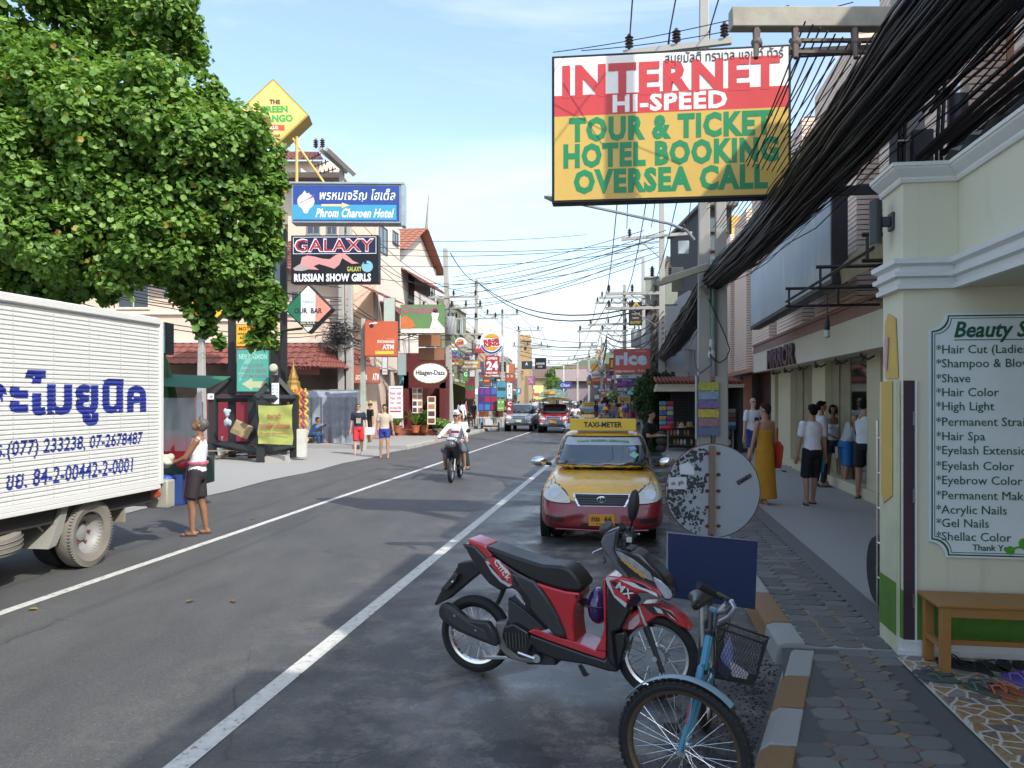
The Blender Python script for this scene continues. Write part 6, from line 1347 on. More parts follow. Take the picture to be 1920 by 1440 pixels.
 patch('sticker',[(.40,1.13),(.47,1.18),(.55,1.13),(.48,1.08)],cb_,M('#8fd0b0',.4),o,.020,.05);patch('sticker',[(.38,1.235),(.48,1.25),(.52,1.21),(.44,1.19)],cb_,M('#7fa8c8',.4),o,.020,.05)
 for s in(-1,1):m=MB();pts=[V((s*.70,.50,.86))];
 for s in(-1,1):
  m=MB();pts=[]
  for i in range(12):
   y=.30+.80*i/11;h=bb.ray_cast(V((s*(.62+.10*i/11),y,3)),V((0,0,-1)))[0]
   if h:pts.append(h+V((0,0,.0005)))
  m.tube(pts,.0035,4);m.build('shut_line',M((.05,.025,.01),.6),o)
 return o
tx0=V(((1128-960)/F*10.72,10.72,0))
taxi1=taxi('yellow and dark red taxi with TAXI-METER roof sign, parked in the foreground beyond the scooter',tx0,-radians(7.0))
t2=P(1106,745,52);t2.z=0
dup(taxi1,t2,-radians(4.5),'farther yellow taxi behind the motorbikes, seen above the roof of the near taxi')
def pickup(label,loc,rz,up,red=False,group=None):
 o,body,cabin,bb,cb_=make_car('pickup',label,loc,rz,up,M('#6f7478',.4,.3)if not red else M('#5d6468',.4,.2),L_=4.8,W_=1.74,H=1.62,z_split=.66,hood=(.78,.88,.98,1.03,1.06),nose=1.15,cab=(1.15,4.6 if not red else 2.6,1.75,4.2 if not red else 2.45),cabw=.80,wr=.36,front='pickup',gcol='#2c363c')
 for s in(-1,1):
  patch('headlight',[(s*a,b)for a,b in((.45,.76),(.84,.80),(.86,.93),(.7,.95),(.5,.90))],bb,M((.7,.7,.68),.1,coat=1),o,.012,.08);patch('fog_light',[(s*a,b)for a,b in((.58,.50),(.74,.50),(.74,.57),(.58,.57))],bb,M((.5,.5,.48),.2),o,.012,.1)
  mr=link('wing_mirror',None,o);m=MB();m.ell((s*1.0,1.5,1.18),(.12,.08,.09));m.build('shell',BLACK if not red else CHR,mr)
 patch('grille_surround',[(-.42,.74),(.42,.74),(.42,.92),(-.42,.92)],bb,CHR,o,.008,.1);patch('grille',[(-.38,.76),(.38,.76),(.38,.82),(-.38,.82)],bb,BLACK,o,.014,.1);patch('grille',[(-.38,.85),(.38,.85),(.38,.90),(-.38,.90)],bb,BLACK,o,.014,.1)
 patch('bumper_intake',[(-.55,.42),(.55,.42),(.55,.50),(-.55,.50)],bb,BLACK,o,.008,.1)
 bx(M('#d8902c' if red else '#c9c9b8',.4),'number_plate',o,-.17,.17,-.03,-.012,.56,.70)
 return o
q=P(972,745,46.5);q.z=0
pickup('silver pickup truck with roof rack, facing the camera on the left of the far lane',q,-radians(7),M((.36,.38,.37),.25,.5,var=.1,coat=.5))
q=P(1037,745,44.5);q.z=0
sg_=pickup('red songthaew pickup with raised yellow canopy and crest on the roof',q,-radians(6),M((.42,.03,.04),.3,var=.12,coat=.5),True)
m=MB();m.loft([[V((x,y,z))for x,z in((-.98,1.80),(-.6,1.95),(0,2.0),(.6,1.95),(.98,1.80),(.9,1.74),(0,1.88),(-.9,1.74))]for y in(.9,4.9)]);m.build('canopy',M('#7a6a2c',.6),sg_,fixn=True)
m=MB();m.prism([(-.9,2.0),(.9,2.0),(.75,2.25),(.45,2.42),(0,2.5),(-.5,2.42),(-.8,2.2)],.85,.92);m.build('crest',M('#8fa8a0',.5,var=.6,vs=7),sg_,fixn=True);bx(M('#e0a83c',.4),'crest_plate',sg_,-.5,.05,.80,.849,2.18,2.36)
m=MB()
for s in(-1,1):m.box(s*.86-.03,s*.86+.03,1.7,1.76,1.05,1.8);m.box(s*.86-.03,s*.86+.03,4.6,4.66,1.05,1.8)
m.build('canopy_post',M('#8a2c2c',.5),sg_)
# traffic farther back, partly hidden
q=P(1012,745,64);q.z=0;pickup('grey van-like pickup behind the silver one, half hidden',q,-radians(4),M((.45,.47,.5),.3,.3))
q=P(1070,745,70);q.z=0;pickup('white-roofed pickup far back between the red songthaew and the far taxi',q,-radians(4),M((.6,.66,.66),.3))
q=P(1090,745,88);q.z=0;pickup('small dark far pickup at the bend of the street',q,-radians(4),M((.08,.1,.14),.3))
# ---- box truck
tk=thing('box_truck','white box truck with ribbed sides and blue Thai lettering, parked on the left','truck',R(9.95,-.47,0),RZ)
TW=spots((.66,.665,.64,1),[((.40,.36,.28,1),9,.60,.76,.5,.08),((.54,.54,.50,1),1.2,.5,.75,.5),((.36,.31,.22,1),7,.64,.8,.4)],.5,bump=.03);ZB0,ZT0,PT=.90,2.98,.0485
def rib(z):
 u=((z-ZB0)/PT)%1.0
 return 0 if u<.62 else-.016*sin((u-.62)/.38*pi)
prof=[];z=ZB0
while z<ZT0-.02:
 for u in(0,.62,.72,.81,.90):prof.append((rib(z+u*PT+1e-5),z+u*PT))
 z+=PT
m=MB();m.loft([[V((x,0.0-.06,zz))for x,zz in prof],[V((x,-5.6,zz))for x,zz in prof]],closed=False,cap=False);m.build('side_panel',TW,tk,fixn=True,sharp=20)
m=MB();m.box(-2.1,-.03,-5.6,-.02,.88,2.97);m.build('box',TW,tk)
rv=MB()
for i in range(10):
 for j in range(42):rv.cyl((-.001,-.3-.58*i,ZB0+PT*(j+.3)),(.004,-.3-.58*i,ZB0+PT*(j+.3)),.005,n=5)
rv.build('rivets',M('#8f8c80',.5),tk,kind='stuff')
FR=spots((.62,.62,.59,1),[((.4,.37,.3,1),4,.5,.75,.6)],.5)
m=MB();m.box(-.06,.02,-.06,.012,.84,3.02);m.build('corner_post',FR,tk,bevel=.008)
m=MB();m.box(-.1,.03,-5.6,-.061,ZT0-.02,3.06);m.build('top_rail',FR,tk,bevel=.02)
m=MB();m.box(-.08,.025,-5.6,-.061,.78,.83);m.box(-.08,.012,-5.6,-.061,.832,.895);m.build('bottom_rail',FR,tk,bevel=.006)
m=MB();m.box(-2.0,-.1,-8,-.1,.60,.76);m.box(-1.3,-.75,-8,.05,.45,.6);m.build('chassis',M((.03,.028,.025),.8),tk)
BLU=spots('#28348a',[('#3c4a9c',6,.55,.7,.6),('#8c90a8',12,.70,.76,.7)],.5)
def painted(body,s_mid,z_mid,w_,h_,bold,slope=0,shear=0):
 me=textmesh(body,bold,shear,0,1.03);xs=[v.co.x for v in me.vertices];ys=[v.co.y for v in me.vertices];x0,x1,y0,y1=min(xs),max(xs),min(ys),max(ys)
 bm=bmesh.new();bm.from_mesh(me);bmesh.ops.remove_doubles(bm,verts=bm.verts,dist=1e-5)
 for v in bm.verts:v.co=((v.co.x-(x0+x1)/2)*w_/(x1-x0),(v.co.y-(y0+y1)/2)*h_/(y1-y0),0);v.co.y+=slope*v.co.x
 for v in bm.verts:v.co.y+=z_mid
 z=ZB0
 while z<ZT0:
  for u in(.001,.62,.81):
   zz=z+u*PT
   if z_mid-h_<zz<z_mid+h_:bmesh.ops.bisect_plane(bm,geom=bm.verts[:]+bm.edges[:]+bm.faces[:],plane_co=(0,zz,0),plane_no=(0,1,0))
  z+=PT
 for v in bm.verts:x,z=v.co.x,v.co.y;v.co=(rib(z-1e-5)+.0025,s_mid+x,z)
 bm.to_mesh(me);bm.free();me.materials.clear();me.materials.append(BLU);me.name='lettering';return link('lettering',me,tk)
sA=st(274,-.47)[0]-9.95;sB=st(-46,-.47)[0]-9.95
painted('ละไมยูนิค',(sA+sB)/2,1.98,sA-sB,.62,.045)
s1_,s2_=st(268,-.47)[0]-9.95,st(-38,-.47)[0]-9.95;painted('โทร.(077) 233238, 07-2678487',(s1_+s2_)/2,1.47,s1_-s2_,.235,.02,0,.12)
s1_,s2_=st(250,-.47)[0]-9.95,st(12,-.47)[0]-9.95;painted('ขย. 84-2-00442-2-0001',(s1_+s2_)/2,1.15,s1_-s2_,.19,.02,0,.12)
sw=st(176,-.5)[0]-9.95
DUST=spots((.20,.185,.155,1),[((.10,.095,.085,1),5,.45,.7,.8)],.9)
wt=link('rear_wheel',None,tk);wt.location=(-.16,sw,.40);m=MB();r=.40
m.lathe([(.235,.02),(.25,.09),(.33,.115),(.375,.10),(.398,.06),(.40,0),(.398,-.06),(.375,-.10),(.235,-.1)],60,ax='x',cap=False);m.build('tyre',DUST,wt)
m=MB()
for k in range(64):a=2*pi*k/64;m.cb((.090,.377*cos(a),.377*sin(a)),(.034,.011,.034),(a+pi/2,0,0))
m.build('tread',DUST,wt,kind='stuff');m=MB();m.lathe([(.25,.085),(.235,.02),(.20,-.02),(.14,-.05),(.10,-.055),(.095,-.03),(.07,-.02),(.0,-.015)],36,ax='x',cap=False);m.build('rim',spots((.30,.30,.29,1),[((.16,.15,.13,1),7,.45,.7,.8)],.6,.2),wt)
m=MB()
for k in range(6):a=k*pi/3;m.lathe([(.014,-.055),(.014,-.01),(.0,-.01)],6,(0,.125*cos(a),.125*sin(a)),'x')
m.build('wheel_nuts',RUST,wt)
for dx in(-.28,-1.5,-1.78):m=MB();m.lathe([(.2,-.1),(.38,-.11),(.40,-.05),(.40,.05),(.38,.11),(.2,.1)],30,ax='x');m.build('inner_tyre',RUBBER,wt).location.x=dx
m=MB();m.prism([(sw-.50,.78),(sw-.40,.78),(sw-.50,.50),(sw-.60,.36),(sw-.72,.34),(sw-.62,.50)],-.5,-.05,'x');m.build('mudguard',spots((.25,.25,.22,1),[((.14,.13,.11,1),5,.45,.7,.8)],.8),tk,fixn=True)
m=MB();m.tube([(-.2,sw-.9,.76),(-.2,sw-.62,.52)],.015,5);m.tube([(-.15,sw+.55,.8),(-.15,sw+.75,.5)],.012,5);m.box(-.35,-.1,sw+.68,sw+.70,.42,.6);m.build('guard_stay',M('#8f8a78',.7),tk)
st_w=link('spare_tyre',None,tk);m=MB();m.lathe([(.2,-.1),(.33,-.115),(.375,-.09),(.39,0),(.375,.09),(.33,.115),(.2,.1)],40,(0,0,0),'z')
for k in(-.05,0,.05):m.lathe([(.392,k-.006),(.396,k),(.392,k+.006)],40,(0,0,0),'z',cap=False)
m.build('tyre',DUST,st_w);s_s=st(8,-.7)[0]-9.95;st_w.location=(-.42,s_s-.12,.50);st_w.rotation_euler=(.10,.08,0)
m=MB();m.box(-.25,.06,.03,.22,.50,.88);m.build('rear_bumper',spots((.33,.32,.26,1),[((.2,.19,.15,1),6,.45,.7,.7)],.7),tk,bevel=.02)
m=MB();m.box(-2.05,-.26,.05,.16,.52,.68);m.build('bumper_bar',FR,tk)
m=MB();m.lathe([(.055,0),(.06,.02),(.045,.05),(0,.055)],14,(-.02,-.10,.72),'y');m.build('tail_lamp',M('#a8503c',.3),tk)
m=MB();m.box(-2.08,-.05,.0,.03,.9,2.95);m.build('rear_door',FR,tk)
m=MB();m.box(-1.95,-.02,-7.9,-5.75,.55,2.2);m.build('cab',M('#c9ccd0',.3,coat=.5),tk,bevel=.12)
bx(glass(),'windscreen',tk,-1.8,-.2,-7.93,-7.9,1.4,2.05);bx(glass(),'side_window',tk,-.03,-.01,-7.5,-6.7,1.4,2.0)
for x in(-.18,-1.8):wheel(tk,x,-7.0,.40,.2)
# white sacks and blue bundle on the tailboard
sk=thing('white_sack','white sack and blue bundle sticking out behind the truck box','sack',P(315,860,11.2));m=MB()
for k in range(10):m.ell((random.uniform(-.12,.02),random.uniform(-.1,.1),random.uniform(-.10,.08)),(random.uniform(.03,.07),.06,random.uniform(.03,.06)),8,6)
union(m,'sack',M('#b9b6a8',.8,var=.2),sk,.018,2);m=MB();m.ell((-.03,0,-.28),(.09,.08,.05));m.build('blue_bundle',M('#2a56a8',.5),sk)
sk.location.z-=.0
# scooter
g0=V((-.26,5.84,0));g1=V((.965,5.33,0));scx=(g1-g0).normalized();sa=atan2(scx.y,scx.x);scy=V((-scx.y,scx.x,0))
def zq(X,Y_,off=0):
 """zoomed picture point -> local (u,z) on the scooter plane shifted by off towards the viewer"""
 px,py=800+X/3.692,980+Y_/3.692;d=V(((px-960)/F,1,-(py-HY)/F));c=V((0,0,CAMZ));o=g0-scy*off
 k=(o-c).dot(scy)/d.dot(scy);p=c+d*k;return((p-g0).dot(scx),p.z)
sco=thing('scooter','red and black scooter with spoked wheels parked on its side stand in the foreground','scooter',g0,sa)
SB=M((.012,.012,.013),.22,var=.15,coat=.5);SG=M((.035,.036,.038),.42,var=.2);SR=M((.50,.022,.028),.22,var=.08,coat=.7);SW=M((.7,.7,.7),.3);SGR=M((.30,.31,.33),.25,.4,coat=.5)
def pan(name,pts,hw,mat,inner=None,bev=.012,dy=0,parent=None):
 """body panel: outline traced at its near face, both sides of the machine"""
 P_=[zq(x,y,hw)for x,y in pts];m=MB();m.prism(P_,-hw+dy,(hw if inner is None else inner)+dy)
 return m.build(name,mat,parent or sco,bevel=bev,fixn=True,sharp=50)
def gra(name,pts,hw,mat,e=.0015):return pan(name,pts,hw+e,mat,-hw+.0,0)
def spoked(par,u,r,rr,hub,n=18,tw=.045,rim=None,tyre_r=.038,axle_w=.05):
 w=link('wheel',None,par);w.location=(u,0,r);m=MB()
 tr_=(r-rr)/2;m.lathe([(rr+.0,-tw*.55),(rr+tr_*.7,-tw*.95),(r-tr_*.35,-tw*.75),(r,-tw*.2),(r,tw*.2),(r-tr_*.35,tw*.75),(rr+tr_*.7,tw*.95),(rr,tw*.55)],48,ax='y',cap=False);m.build('tyre',RUBBER,w)
 m=MB();m.lathe([(rr+.004,-tw*.6),(rr+.004,-tw*.5),(rr-.018,-tw*.38),(rr-.018,tw*.38),(rr+.004,tw*.5),(rr+.004,tw*.6)],48,ax='y',cap=False);m.build('rim',rim or CHR,w)
 m=MB();m.lathe([(hub,-axle_w),(hub,-axle_w*.7),(hub*.55,-axle_w*.55),(hub*.55,axle_w*.55),(hub,axle_w*.7),(hub,axle_w)],20,ax='y');m.build('hub',STEEL,w)
 m=MB();m.cyl((0,-axle_w*1.6,0),(0,axle_w*1.6,0),hub*.25,n=8);m.build('axle',STEEL,w)
 ms=MB();ms.cyl((hub*.85,0,0),(rr-.012,0,0),.0019,n=4);sm_=ms.mesh('spoke',STEEL,30)
 for k in range(n):
  a=2*pi*k/n;s_=1 if k%2 else-1;m=MB();h0=a+s_*(.45 if k%4<2 else-.45)
  m.cyl((hub*.9*cos(h0),s_*axle_w*.7,hub*.9*sin(h0)),((rr-.012)*cos(a),0,(rr-.012)*sin(a)),.0021,n=4);m.build('spoke',STEEL,w)
 return w
wr_=.278;spoked(sco,0,wr_,.215,.06,28);L_w=(g1-g0).length;fw=spoked(sco,L_w,wr_,.215,.075,28)
m=MB();m.lathe([(.068,-.062),(.072,-.055),(.05,-.05)],28,(0,0,0),'y');m.build('brake_drum',SGR,fw)
# frame guts, engine, swing arm
pan('engine_cover',[(530,720),(600,700),(700,760),(730,850),(700,910),(600,900),(545,860),(520,790)],.13,SB,.06)
for k in range(7):gra('cooling_fin',[(545+k*22,760-k*0),(553+k*22,760),(560+k*22,870),(552+k*22,870)],.132,M((.05,.05,.05),.5),.006)
pan('swing_arm',[(470,690),(550,685),(560,860),(640,930),(760,935),(770,975),(690,975),(560,940),(500,870),(480,780)],.10,spots((.22,.21,.18,1),[((.12,.11,.1,1),14,.45,.65,.8)],.5,.4),.02)
pan('engine_block',[(640,880),(760,870),(880,930),(900,990),(700,985),(640,950)],.07,SG,.07)
pan('frame_tunnel',[(560,520),(700,620),(880,790),(1000,880),(880,950),(640,880),(560,760)],.07,SG,.07)
m=MB();u,z=zq(760,940,.11);m.lathe([(.03,-.115),(.03,-.09),(.022,-.088)],12,(u,0,z),'y');m.cyl((u-.01,-.12,z),(u-.13,-.13,z+.03),.012,n=6);m.build('pivot',STEEL,sco)
# exhaust
pan('exhaust',[(78,610),(88,572),(118,558),(160,575),(290,675),(420,690),(470,760),(495,850),(470,862),(350,815),(210,755),(112,690),(82,650)],.155,M((.025,.026,.028),.45,var=.3),-.085,.022)
pan('heat_shield',[(115,585),(150,590),(300,700),(400,745),(440,830),(360,800),(220,735),(130,665)],.163,M((.035,.036,.038),.5),-.15,.006)
for X,Y_ in((193,643),(340,745)):u,z=zq(X,Y_,.165);m=MB();m.lathe([(.009,-.170),(.009,-.160)],10,(u,0,z),'y');m.build('bolt',STEEL,sco)
# body
pan('tail_panel',[(250,142),(330,165),(400,240),(470,240),(620,345),(745,408),(700,470),(640,480),(585,455),(500,470),(430,425),(370,355),(330,300),(285,215)],.135,SB)
pan('side_cover',[(575,345),(640,365),(740,405),(830,520),(905,640),(945,740),(965,806),(880,778),(800,700),(720,612),(640,500),(585,440)],.142,SG,None,.016)
pan('red_stripe_panel',[(400,257),(465,243),(545,300),(585,350),(595,440),(560,445),(500,400),(450,340)],.1385,SR,-.12,.003)
gra('white_flash',[(405,268),(425,265),(490,360),(560,420),(590,430),(570,446),(510,410),(450,345)],.140,M((.5,.5,.52),.3));gra('white_flash',[(470,255),(490,262),(560,330),(582,365),(550,345)],.140,SW)
gra('dark_flash',[(425,290),(440,288),(500,370),(555,412),(520,395)],.1415,SB)
pan('hip_panel',[(600,350),(720,540),(720,610),(690,590),(640,480),(595,400)],.144,SB,-.12,.004)
def slt(body,X,Y_,w_,h_,rot,mat,hw,bold=.02):
 u,z=zq(X,Y_,hw);return T(body,u,z,w_,h_,sco,mat,-hw,bold,0,rot,name='lettering',th=.0015,sp=1.15)
slt('Click',525,325,.165,.045,-.86,SW,.1425,.015);slt('HONDA',652,535,.085,.018,-.72,SW,.146,.03)
pan('tail_cowl',[(275,112),(300,117),(400,152),(412,165),(458,222),(460,246),(432,256),(382,246),(332,190),(292,148)],.11,SR,None,.014)
pan('tail_light',[(243,145),(275,140),(300,170),(290,195),(258,175)],.07,M((.25,.01,.02),.15,coat=1),None,.008)
pan('seat',[(393,168),(440,170),(560,215),(700,262),(800,292),(925,300),(990,325),(1045,385),(1080,435),(1083,462),(1060,480),(960,472),(870,448),(780,418),(735,404),(620,340),(540,290),(470,240),(430,205)],.125,M((.014,.014,.015),.42,var=.2,vs=9,bump=.06,bs=120),None,.035)
pan('red_front_cover',[(742,412),(870,452),(960,476),(1057,488),(1052,535),(1030,570),(1018,640),(1016,720),(1032,838),(966,808),(945,735),(905,640),(850,540),(800,470)],.128,SR,None,.012)
gra('keyhole',[(1030,500),(1050,500),(1045,528),(1028,528)],.129,SB)
pan('lower_body',[(705,770),(820,812),(960,862),(1100,912),(1228,952),(1246,900),(1290,760),(1375,755),(1378,850),(1350,960),(1320,1040),(1250,1030),(1100,985),(900,955),(770,900),(720,850)],.12,SB,None,.014)
pan('floor_board',[(698,758),(735,740),(770,742),(880,785),(1030,826),(1165,884),(1232,893),(1242,900),(1240,935),(1226,949),(1100,908),(960,858),(820,808)],.126,SR,None,.006)
pan('leg_shield_edge',[(1216,400),(1236,385),(1243,520),(1243,893),(1165,884),(1195,830),(1228,735)],.135,SR,None,.006)
pan('leg_shield',[(1240,385),(1300,420),(1390,560),(1420,600),(1345,740),(1290,765),(1320,1035),(1246,950),(1242,700)],.15,SB,None,.016)
pan('front_side_panel',[(1228,378),(1255,368),(1380,385),(1500,425),(1590,475),(1625,525),(1540,492),(1460,488),(1420,510),(1400,540),(1378,592),(1300,520),(1250,430)],.165,SR,None,.014)
gra('white_graphic',[(1236,384),(1255,374),(1330,385),(1290,395),(1262,400),(1300,500),(1385,560),(1376,588),(1300,518),(1250,430)],.1655,M((.55,.56,.58),.25));gra('black_graphic',[(1275,415),(1300,405),(1345,440),(1400,470),(1440,470),(1415,500),(1395,520),(1340,480)],.1665,SB);gra('white_graphic',[(1330,395),(1470,425),(1590,490),(1600,515),(1520,475),(1430,445)],.167,SW);gra('black_graphic',[(1400,395),(1500,430),(1580,480),(1480,445)],.168,SB)
slt('MX',1370,470,.12,.05,-.62,SW,.1685,.02)
pan('headlight_cowl',[(1205,128),(1232,70),(1300,45),(1338,40),(1345,100),(1328,172),(1400,190),(1478,222),(1600,330),(1680,432),(1704,510),(1688,546),(1640,540),(1602,482),(1500,430),(1420,402),(1380,372),(1335,330),(1290,290),(1240,220),(1212,172)],.105,SB,None,.03)
pan('inner_fairing',[(1203,132),(1235,85),(1310,60),(1290,185),(1330,290),(1400,380),(1425,405),(1385,392),(1310,330),(1260,240),(1215,175)],.112,M((.10,.10,.115),.35,var=.2),None,.012)
pan('silver_graphic',[(1305,195),(1345,205),(1440,262),(1545,345),(1575,410),(1500,380),(1400,310),(1330,240)],.1075,M((.42,.43,.44),.2,.5,var=.5,vs=18),-.09,.002)
slt('HONDASPIRIT',1432,318,.195,.025,-.62,M('#d8a828',.4),.112,.04)
pan('headlight',[(1562,365),(1622,400),(1672,445),(1698,505),(1690,536),(1645,532),(1600,468),(1572,410)],.109,M((.42,.45,.48),.06,coat=1,var=.3,vs=10),None,.012)
pan('front_mudguard',[(1340,748),(1360,680),(1400,625),(1465,600),(1480,565),(1590,560),(1700,612),(1790,690),(1828,756),(1740,718),(1650,655),(1600,650),(1540,690),(1485,722),(1420,748)],.07,SR,None,.014)
gra('white_graphic',[(1395,740),(1400,690),(1440,650),(1470,630),(1475,690),(1430,735)],.0715,M((.62,.45,.45),.25));gra('black_graphic',[(1500,575),(1580,568),(1690,620),(1750,690),(1640,630),(1570,640)],.0715,SB);gra('white_graphic',[(1570,580),(1620,600),(1640,630),(1600,625)],.073,M((.6,.6,.6),.3));gra('white_graphic',[(1660,620),(1730,680),(1690,655)],.073,SW)
for s in(-1,1):
 a=zq(1462,575,.07*(1 if s<0 else-1));b=zq(1515,715,.07*(1 if s<0 else-1));c=zq(1632,1040,.07*(1 if s<0 else-1))
 m=MB();m.cyl((a[0],s*.062,a[1]),(b[0],s*.062,b[1]),.013,n=10);m.build('fork_tube',CHR,sco);m=MB();m.cyl((b[0],s*.062,b[1]),(c[0],s*.062,c[1]),.02,.016,10);m.build('fork_leg',SG,sco)
m=MB();u,z=zq(1640,980,.08);m.lathe([(.008,-.085),(.008,-.07)],8,(u,0,z),'y');m.build('bolt',STEEL,sco)
u0,z0=zq(535,455,.06);u1,z1=zq(490,560,.06);m=MB();m.cyl((u0,-.06,z0),(u1,-.06,z1),.016,n=8)
for k in range(9):m.lathe([(.016,-.004),(.026,0),(.016,.004)],10,(u0+(u1-u0)*k/9,-.06,z0+(z1-z0)*k/9))
m.build('shock_absorber',SG,sco)
pan('rear_mudguard',[(48,568),(100,468),(180,355),(212,300),(212,282),(335,265),(385,335),(300,398),(215,470),(140,535),(62,573)],.055,M((.014,.014,.014),.55),None,.008)
pan('number_plate_box',[(92,466),(185,352),(215,360),(195,410),(140,468)],.11,SG,None,.006);u,z=zq(178,408,.115);m=MB();m.lathe([(.007,-.118),(.007,-.11)],8,(u,0,z),'y');m.build('reflector',SW,sco)
pan('side_stand',[(1045,988),(1070,985),(1110,1050),(1120,1045),(1118,1060),(1095,1068),(1080,1062)],.12,BLACK,-.10,.003)
pan('kick_lever',[(390,925),(540,925),(560,935),(540,948),(395,948)],.14,STEEL,-.12,.004)
# handlebar, mirrors, levers
def sp(X,Y_,off):u,z=zq(X,Y_,off);return V((u,-off,z))
m=MB();m.tube([sp(1350,60,.0),sp(1380,60,-.12),sp(1440,90,-.32)],.013,8);m.tube([sp(1330,60,0),sp(1345,45,.14),sp(1352,22,.34)],.013,8);m.build('handlebar',SG,sco)
m=MB();m.cyl(sp(1360,45,.20),sp(1352,22,.36),.020,n=12);m.build('grip',RUBBER,sco);m=MB();m.cyl(sp(1395,70,-.2),sp(1440,90,-.36),.018,n=12);m.build('grip',RUBBER,sco)
m=MB();m.cb(sp(1395,100,.1),(.07,.06,.05));m.cb(sp(1410,60,.05),(.05,.05,.06));m.build('switch_gear',SG,sco,bevel=.01);m=MB();m.cb(sp(1405,115,.13),(.035,.03,.035));m.build('lever_clamp',CHR,sco)
m=MB();m.tube([sp(1380,90,.2),sp(1430,80,.3),sp(1470,78,.36)],.006,6);m.tube([sp(1150,215,.12),sp(1155,205,.12),sp(1215,178,.1)],.007,6);m.build('brake_lever',STEEL,sco)
m=MB();m.tube([sp(1225,235,.1),sp(1240,260,.1),sp(1230,280,.1),sp(1222,272,.1)],.005,5);m.build('hook',BLACK,sco)
mr=link('mirror',None,sco);pm_=sp(1432,-120,.2);m=MB();m.ell(pm_,(.038,.03,.105),14,10,Matrix.Rotation(.12,4,'Y'));m.build('shell',BLACK,mr);m=MB();m.tube([sp(1425,-10,.19),sp(1405,55,.15)],.008,6);m.build('stem',BLACK,mr)
mr=link('mirror',None,sco);m=MB();m.ell(sp(1245,38,-.25),(.062,.03,.042),14,10,Matrix.Rotation(-.7,4,'Y'));m.build('shell',M((.06,.06,.06),.35),mr);m=MB();m.tube([sp(1280,45,-.22),sp(1360,60,-.1)],.007,6);m.build('stem',BLACK,mr)
# helmet
he=thing('helmet','purple helmet hanging behind the leg shield of the red scooter','helmet',sco.location,sa);u,z=zq(1180,570,0)
m=MB();m.ell((u+.015,0,z),(.075,.13,.125),18,12);m.build('shell',M((.035,.015,.11),.12,coat=1,var=.1),he);m=MB();m.ell((u+.012,0,z+.02),(.078,.133,.11),18,12,None);
m2=MB();m2.lathe([(.133,0),(.135,.006),(.133,.012)],24,(u+.015,0,z+.01));m2.build('rim',M((.02,.008,.03),.3),he).scale.x=1
# blue bicycle, front wheel towards the camera
H0=V(((1281-960)/F*3.80,3.80,0));bic=thing('bicycle','light blue bicycle with knobbly front tyre facing the camera and a wire basket','bicycle',H0,0)
Q=lambda px,py,Y:P(px,py,Y)-H0
wang=radians(-31)
fwc=link('front_wheel',None,bic);fwc.rotation_euler.z=wang;fwc.location=(0,0,.33)
RR=.275;m=MB();m.lathe([(RR,-.018),(RR+.022,-.027),(.318,-.020),(.325,0),(.318,.020),(RR+.022,.027),(RR,.018)],56,ax='y',cap=False);m.build('tyre',RUBBER,fwc)
m=MB()
for k in range(60):
 a=2*pi*k/60
 for y,r_ in((-.023,.317),(0.0 if k%2 else .004,.328),(.023,.317)):
  M4=Matrix.Rotation(-a,4,'Y')@Matrix.Translation((r_,y,0));m.box(-.004,.005,-.007,.007,-.008,.008,M4)
m.build('tread_knobs',M((.03,.029,.027),.85),fwc,kind='stuff')
m=MB();m.lathe([(RR+.002,-.019),(RR-.006,-.017),(RR-.016,-.012),(RR-.016,.012),(RR-.006,.017),(RR+.002,.019)],56,ax='y',cap=False);m.build('rim',spots((.14,.10,.06,1),[((.3,.26,.18,1),20,.5,.65,.7),((.2,.1,.04,1),12,.5,.7,.6)],.45,.6),fwc)
m=MB();m.lathe([(.022,-.035),(.024,-.03),(.014,-.022),(.014,.022),(.024,.03),(.022,.035)],16,ax='y');m.build('hub',STEEL,fwc)
m=MB();m.cyl((0,-.06,0),(0,.06,0),.006,n=8);m.cyl((0,-.066,0),(0,-.052,0),.012,n=6);m.build('axle',STEEL,fwc)
for k in range(36):
 a=2*pi*k/36;s_=1 if k%2 else-1;h0=a+s_*(.9 if k%4<2 else-.9);m=MB();m.cyl((.02*cos(h0),s_*.028,.02*sin(h0)),((RR-.012)*cos(a),s_*.003,(RR-.012)*sin(a)),.0013,n=4);m.build('spoke',CHR,fwc)
# mudguard
m=MB();rr=[]
for i in range(25):
 a=radians(150-i*4.3);r_=.347;rr.append([V(((r_-abs(w_)*.18)*cos(a),w_,(r_-abs(w_)*.18)*sin(a)))for w_ in(-.032,-.02,0,.02,.032)])
m.loft(rr,closed=False,cap=False);m.build('mudguard',M('#7f9aa8',.3,var=.1),fwc)
BB=spots((.045,.22,.33,1),[((.03,.14,.22,1),12,.5,.7,.7),((.12,.12,.1,1),30,.66,.75,.5)],.3,.2,0)
ax_=V((cos(wang),sin(wang),0));ay=V((-sin(wang),cos(wang),0))
hub_=V((0,0,.33));crown=Q(1316,1268,3.95);top=Q(1331,1186,4.02)
for s in(-1,1):m=MB();b_=hub_+ay*s*.055;c_=crown+ay*s*.045;m.tube([b_,b_.lerp(c_,.45)+ax_*.004,b_.lerp(c_,.8),c_,c_+V((.012,.01,.05)),crown.lerp(top,.25)+ay*s*.028],[.011,.015,.017,.018,.018,.016],10);m.build('fork_blade',BB,bic)
m=MB();m.tube([crown.lerp(top,.1),crown.lerp(top,.6),top],.022,12);m.build('head_tube',BB,bic)
m=MB();m.lathe([(.027,-.012),(.027,.012)],14,tuple(top));m.lathe([(.025,-.01),(.025,.01)],14,tuple(crown.lerp(top,.12)));m.build('headset',M((.02,.02,.025),.4),bic)
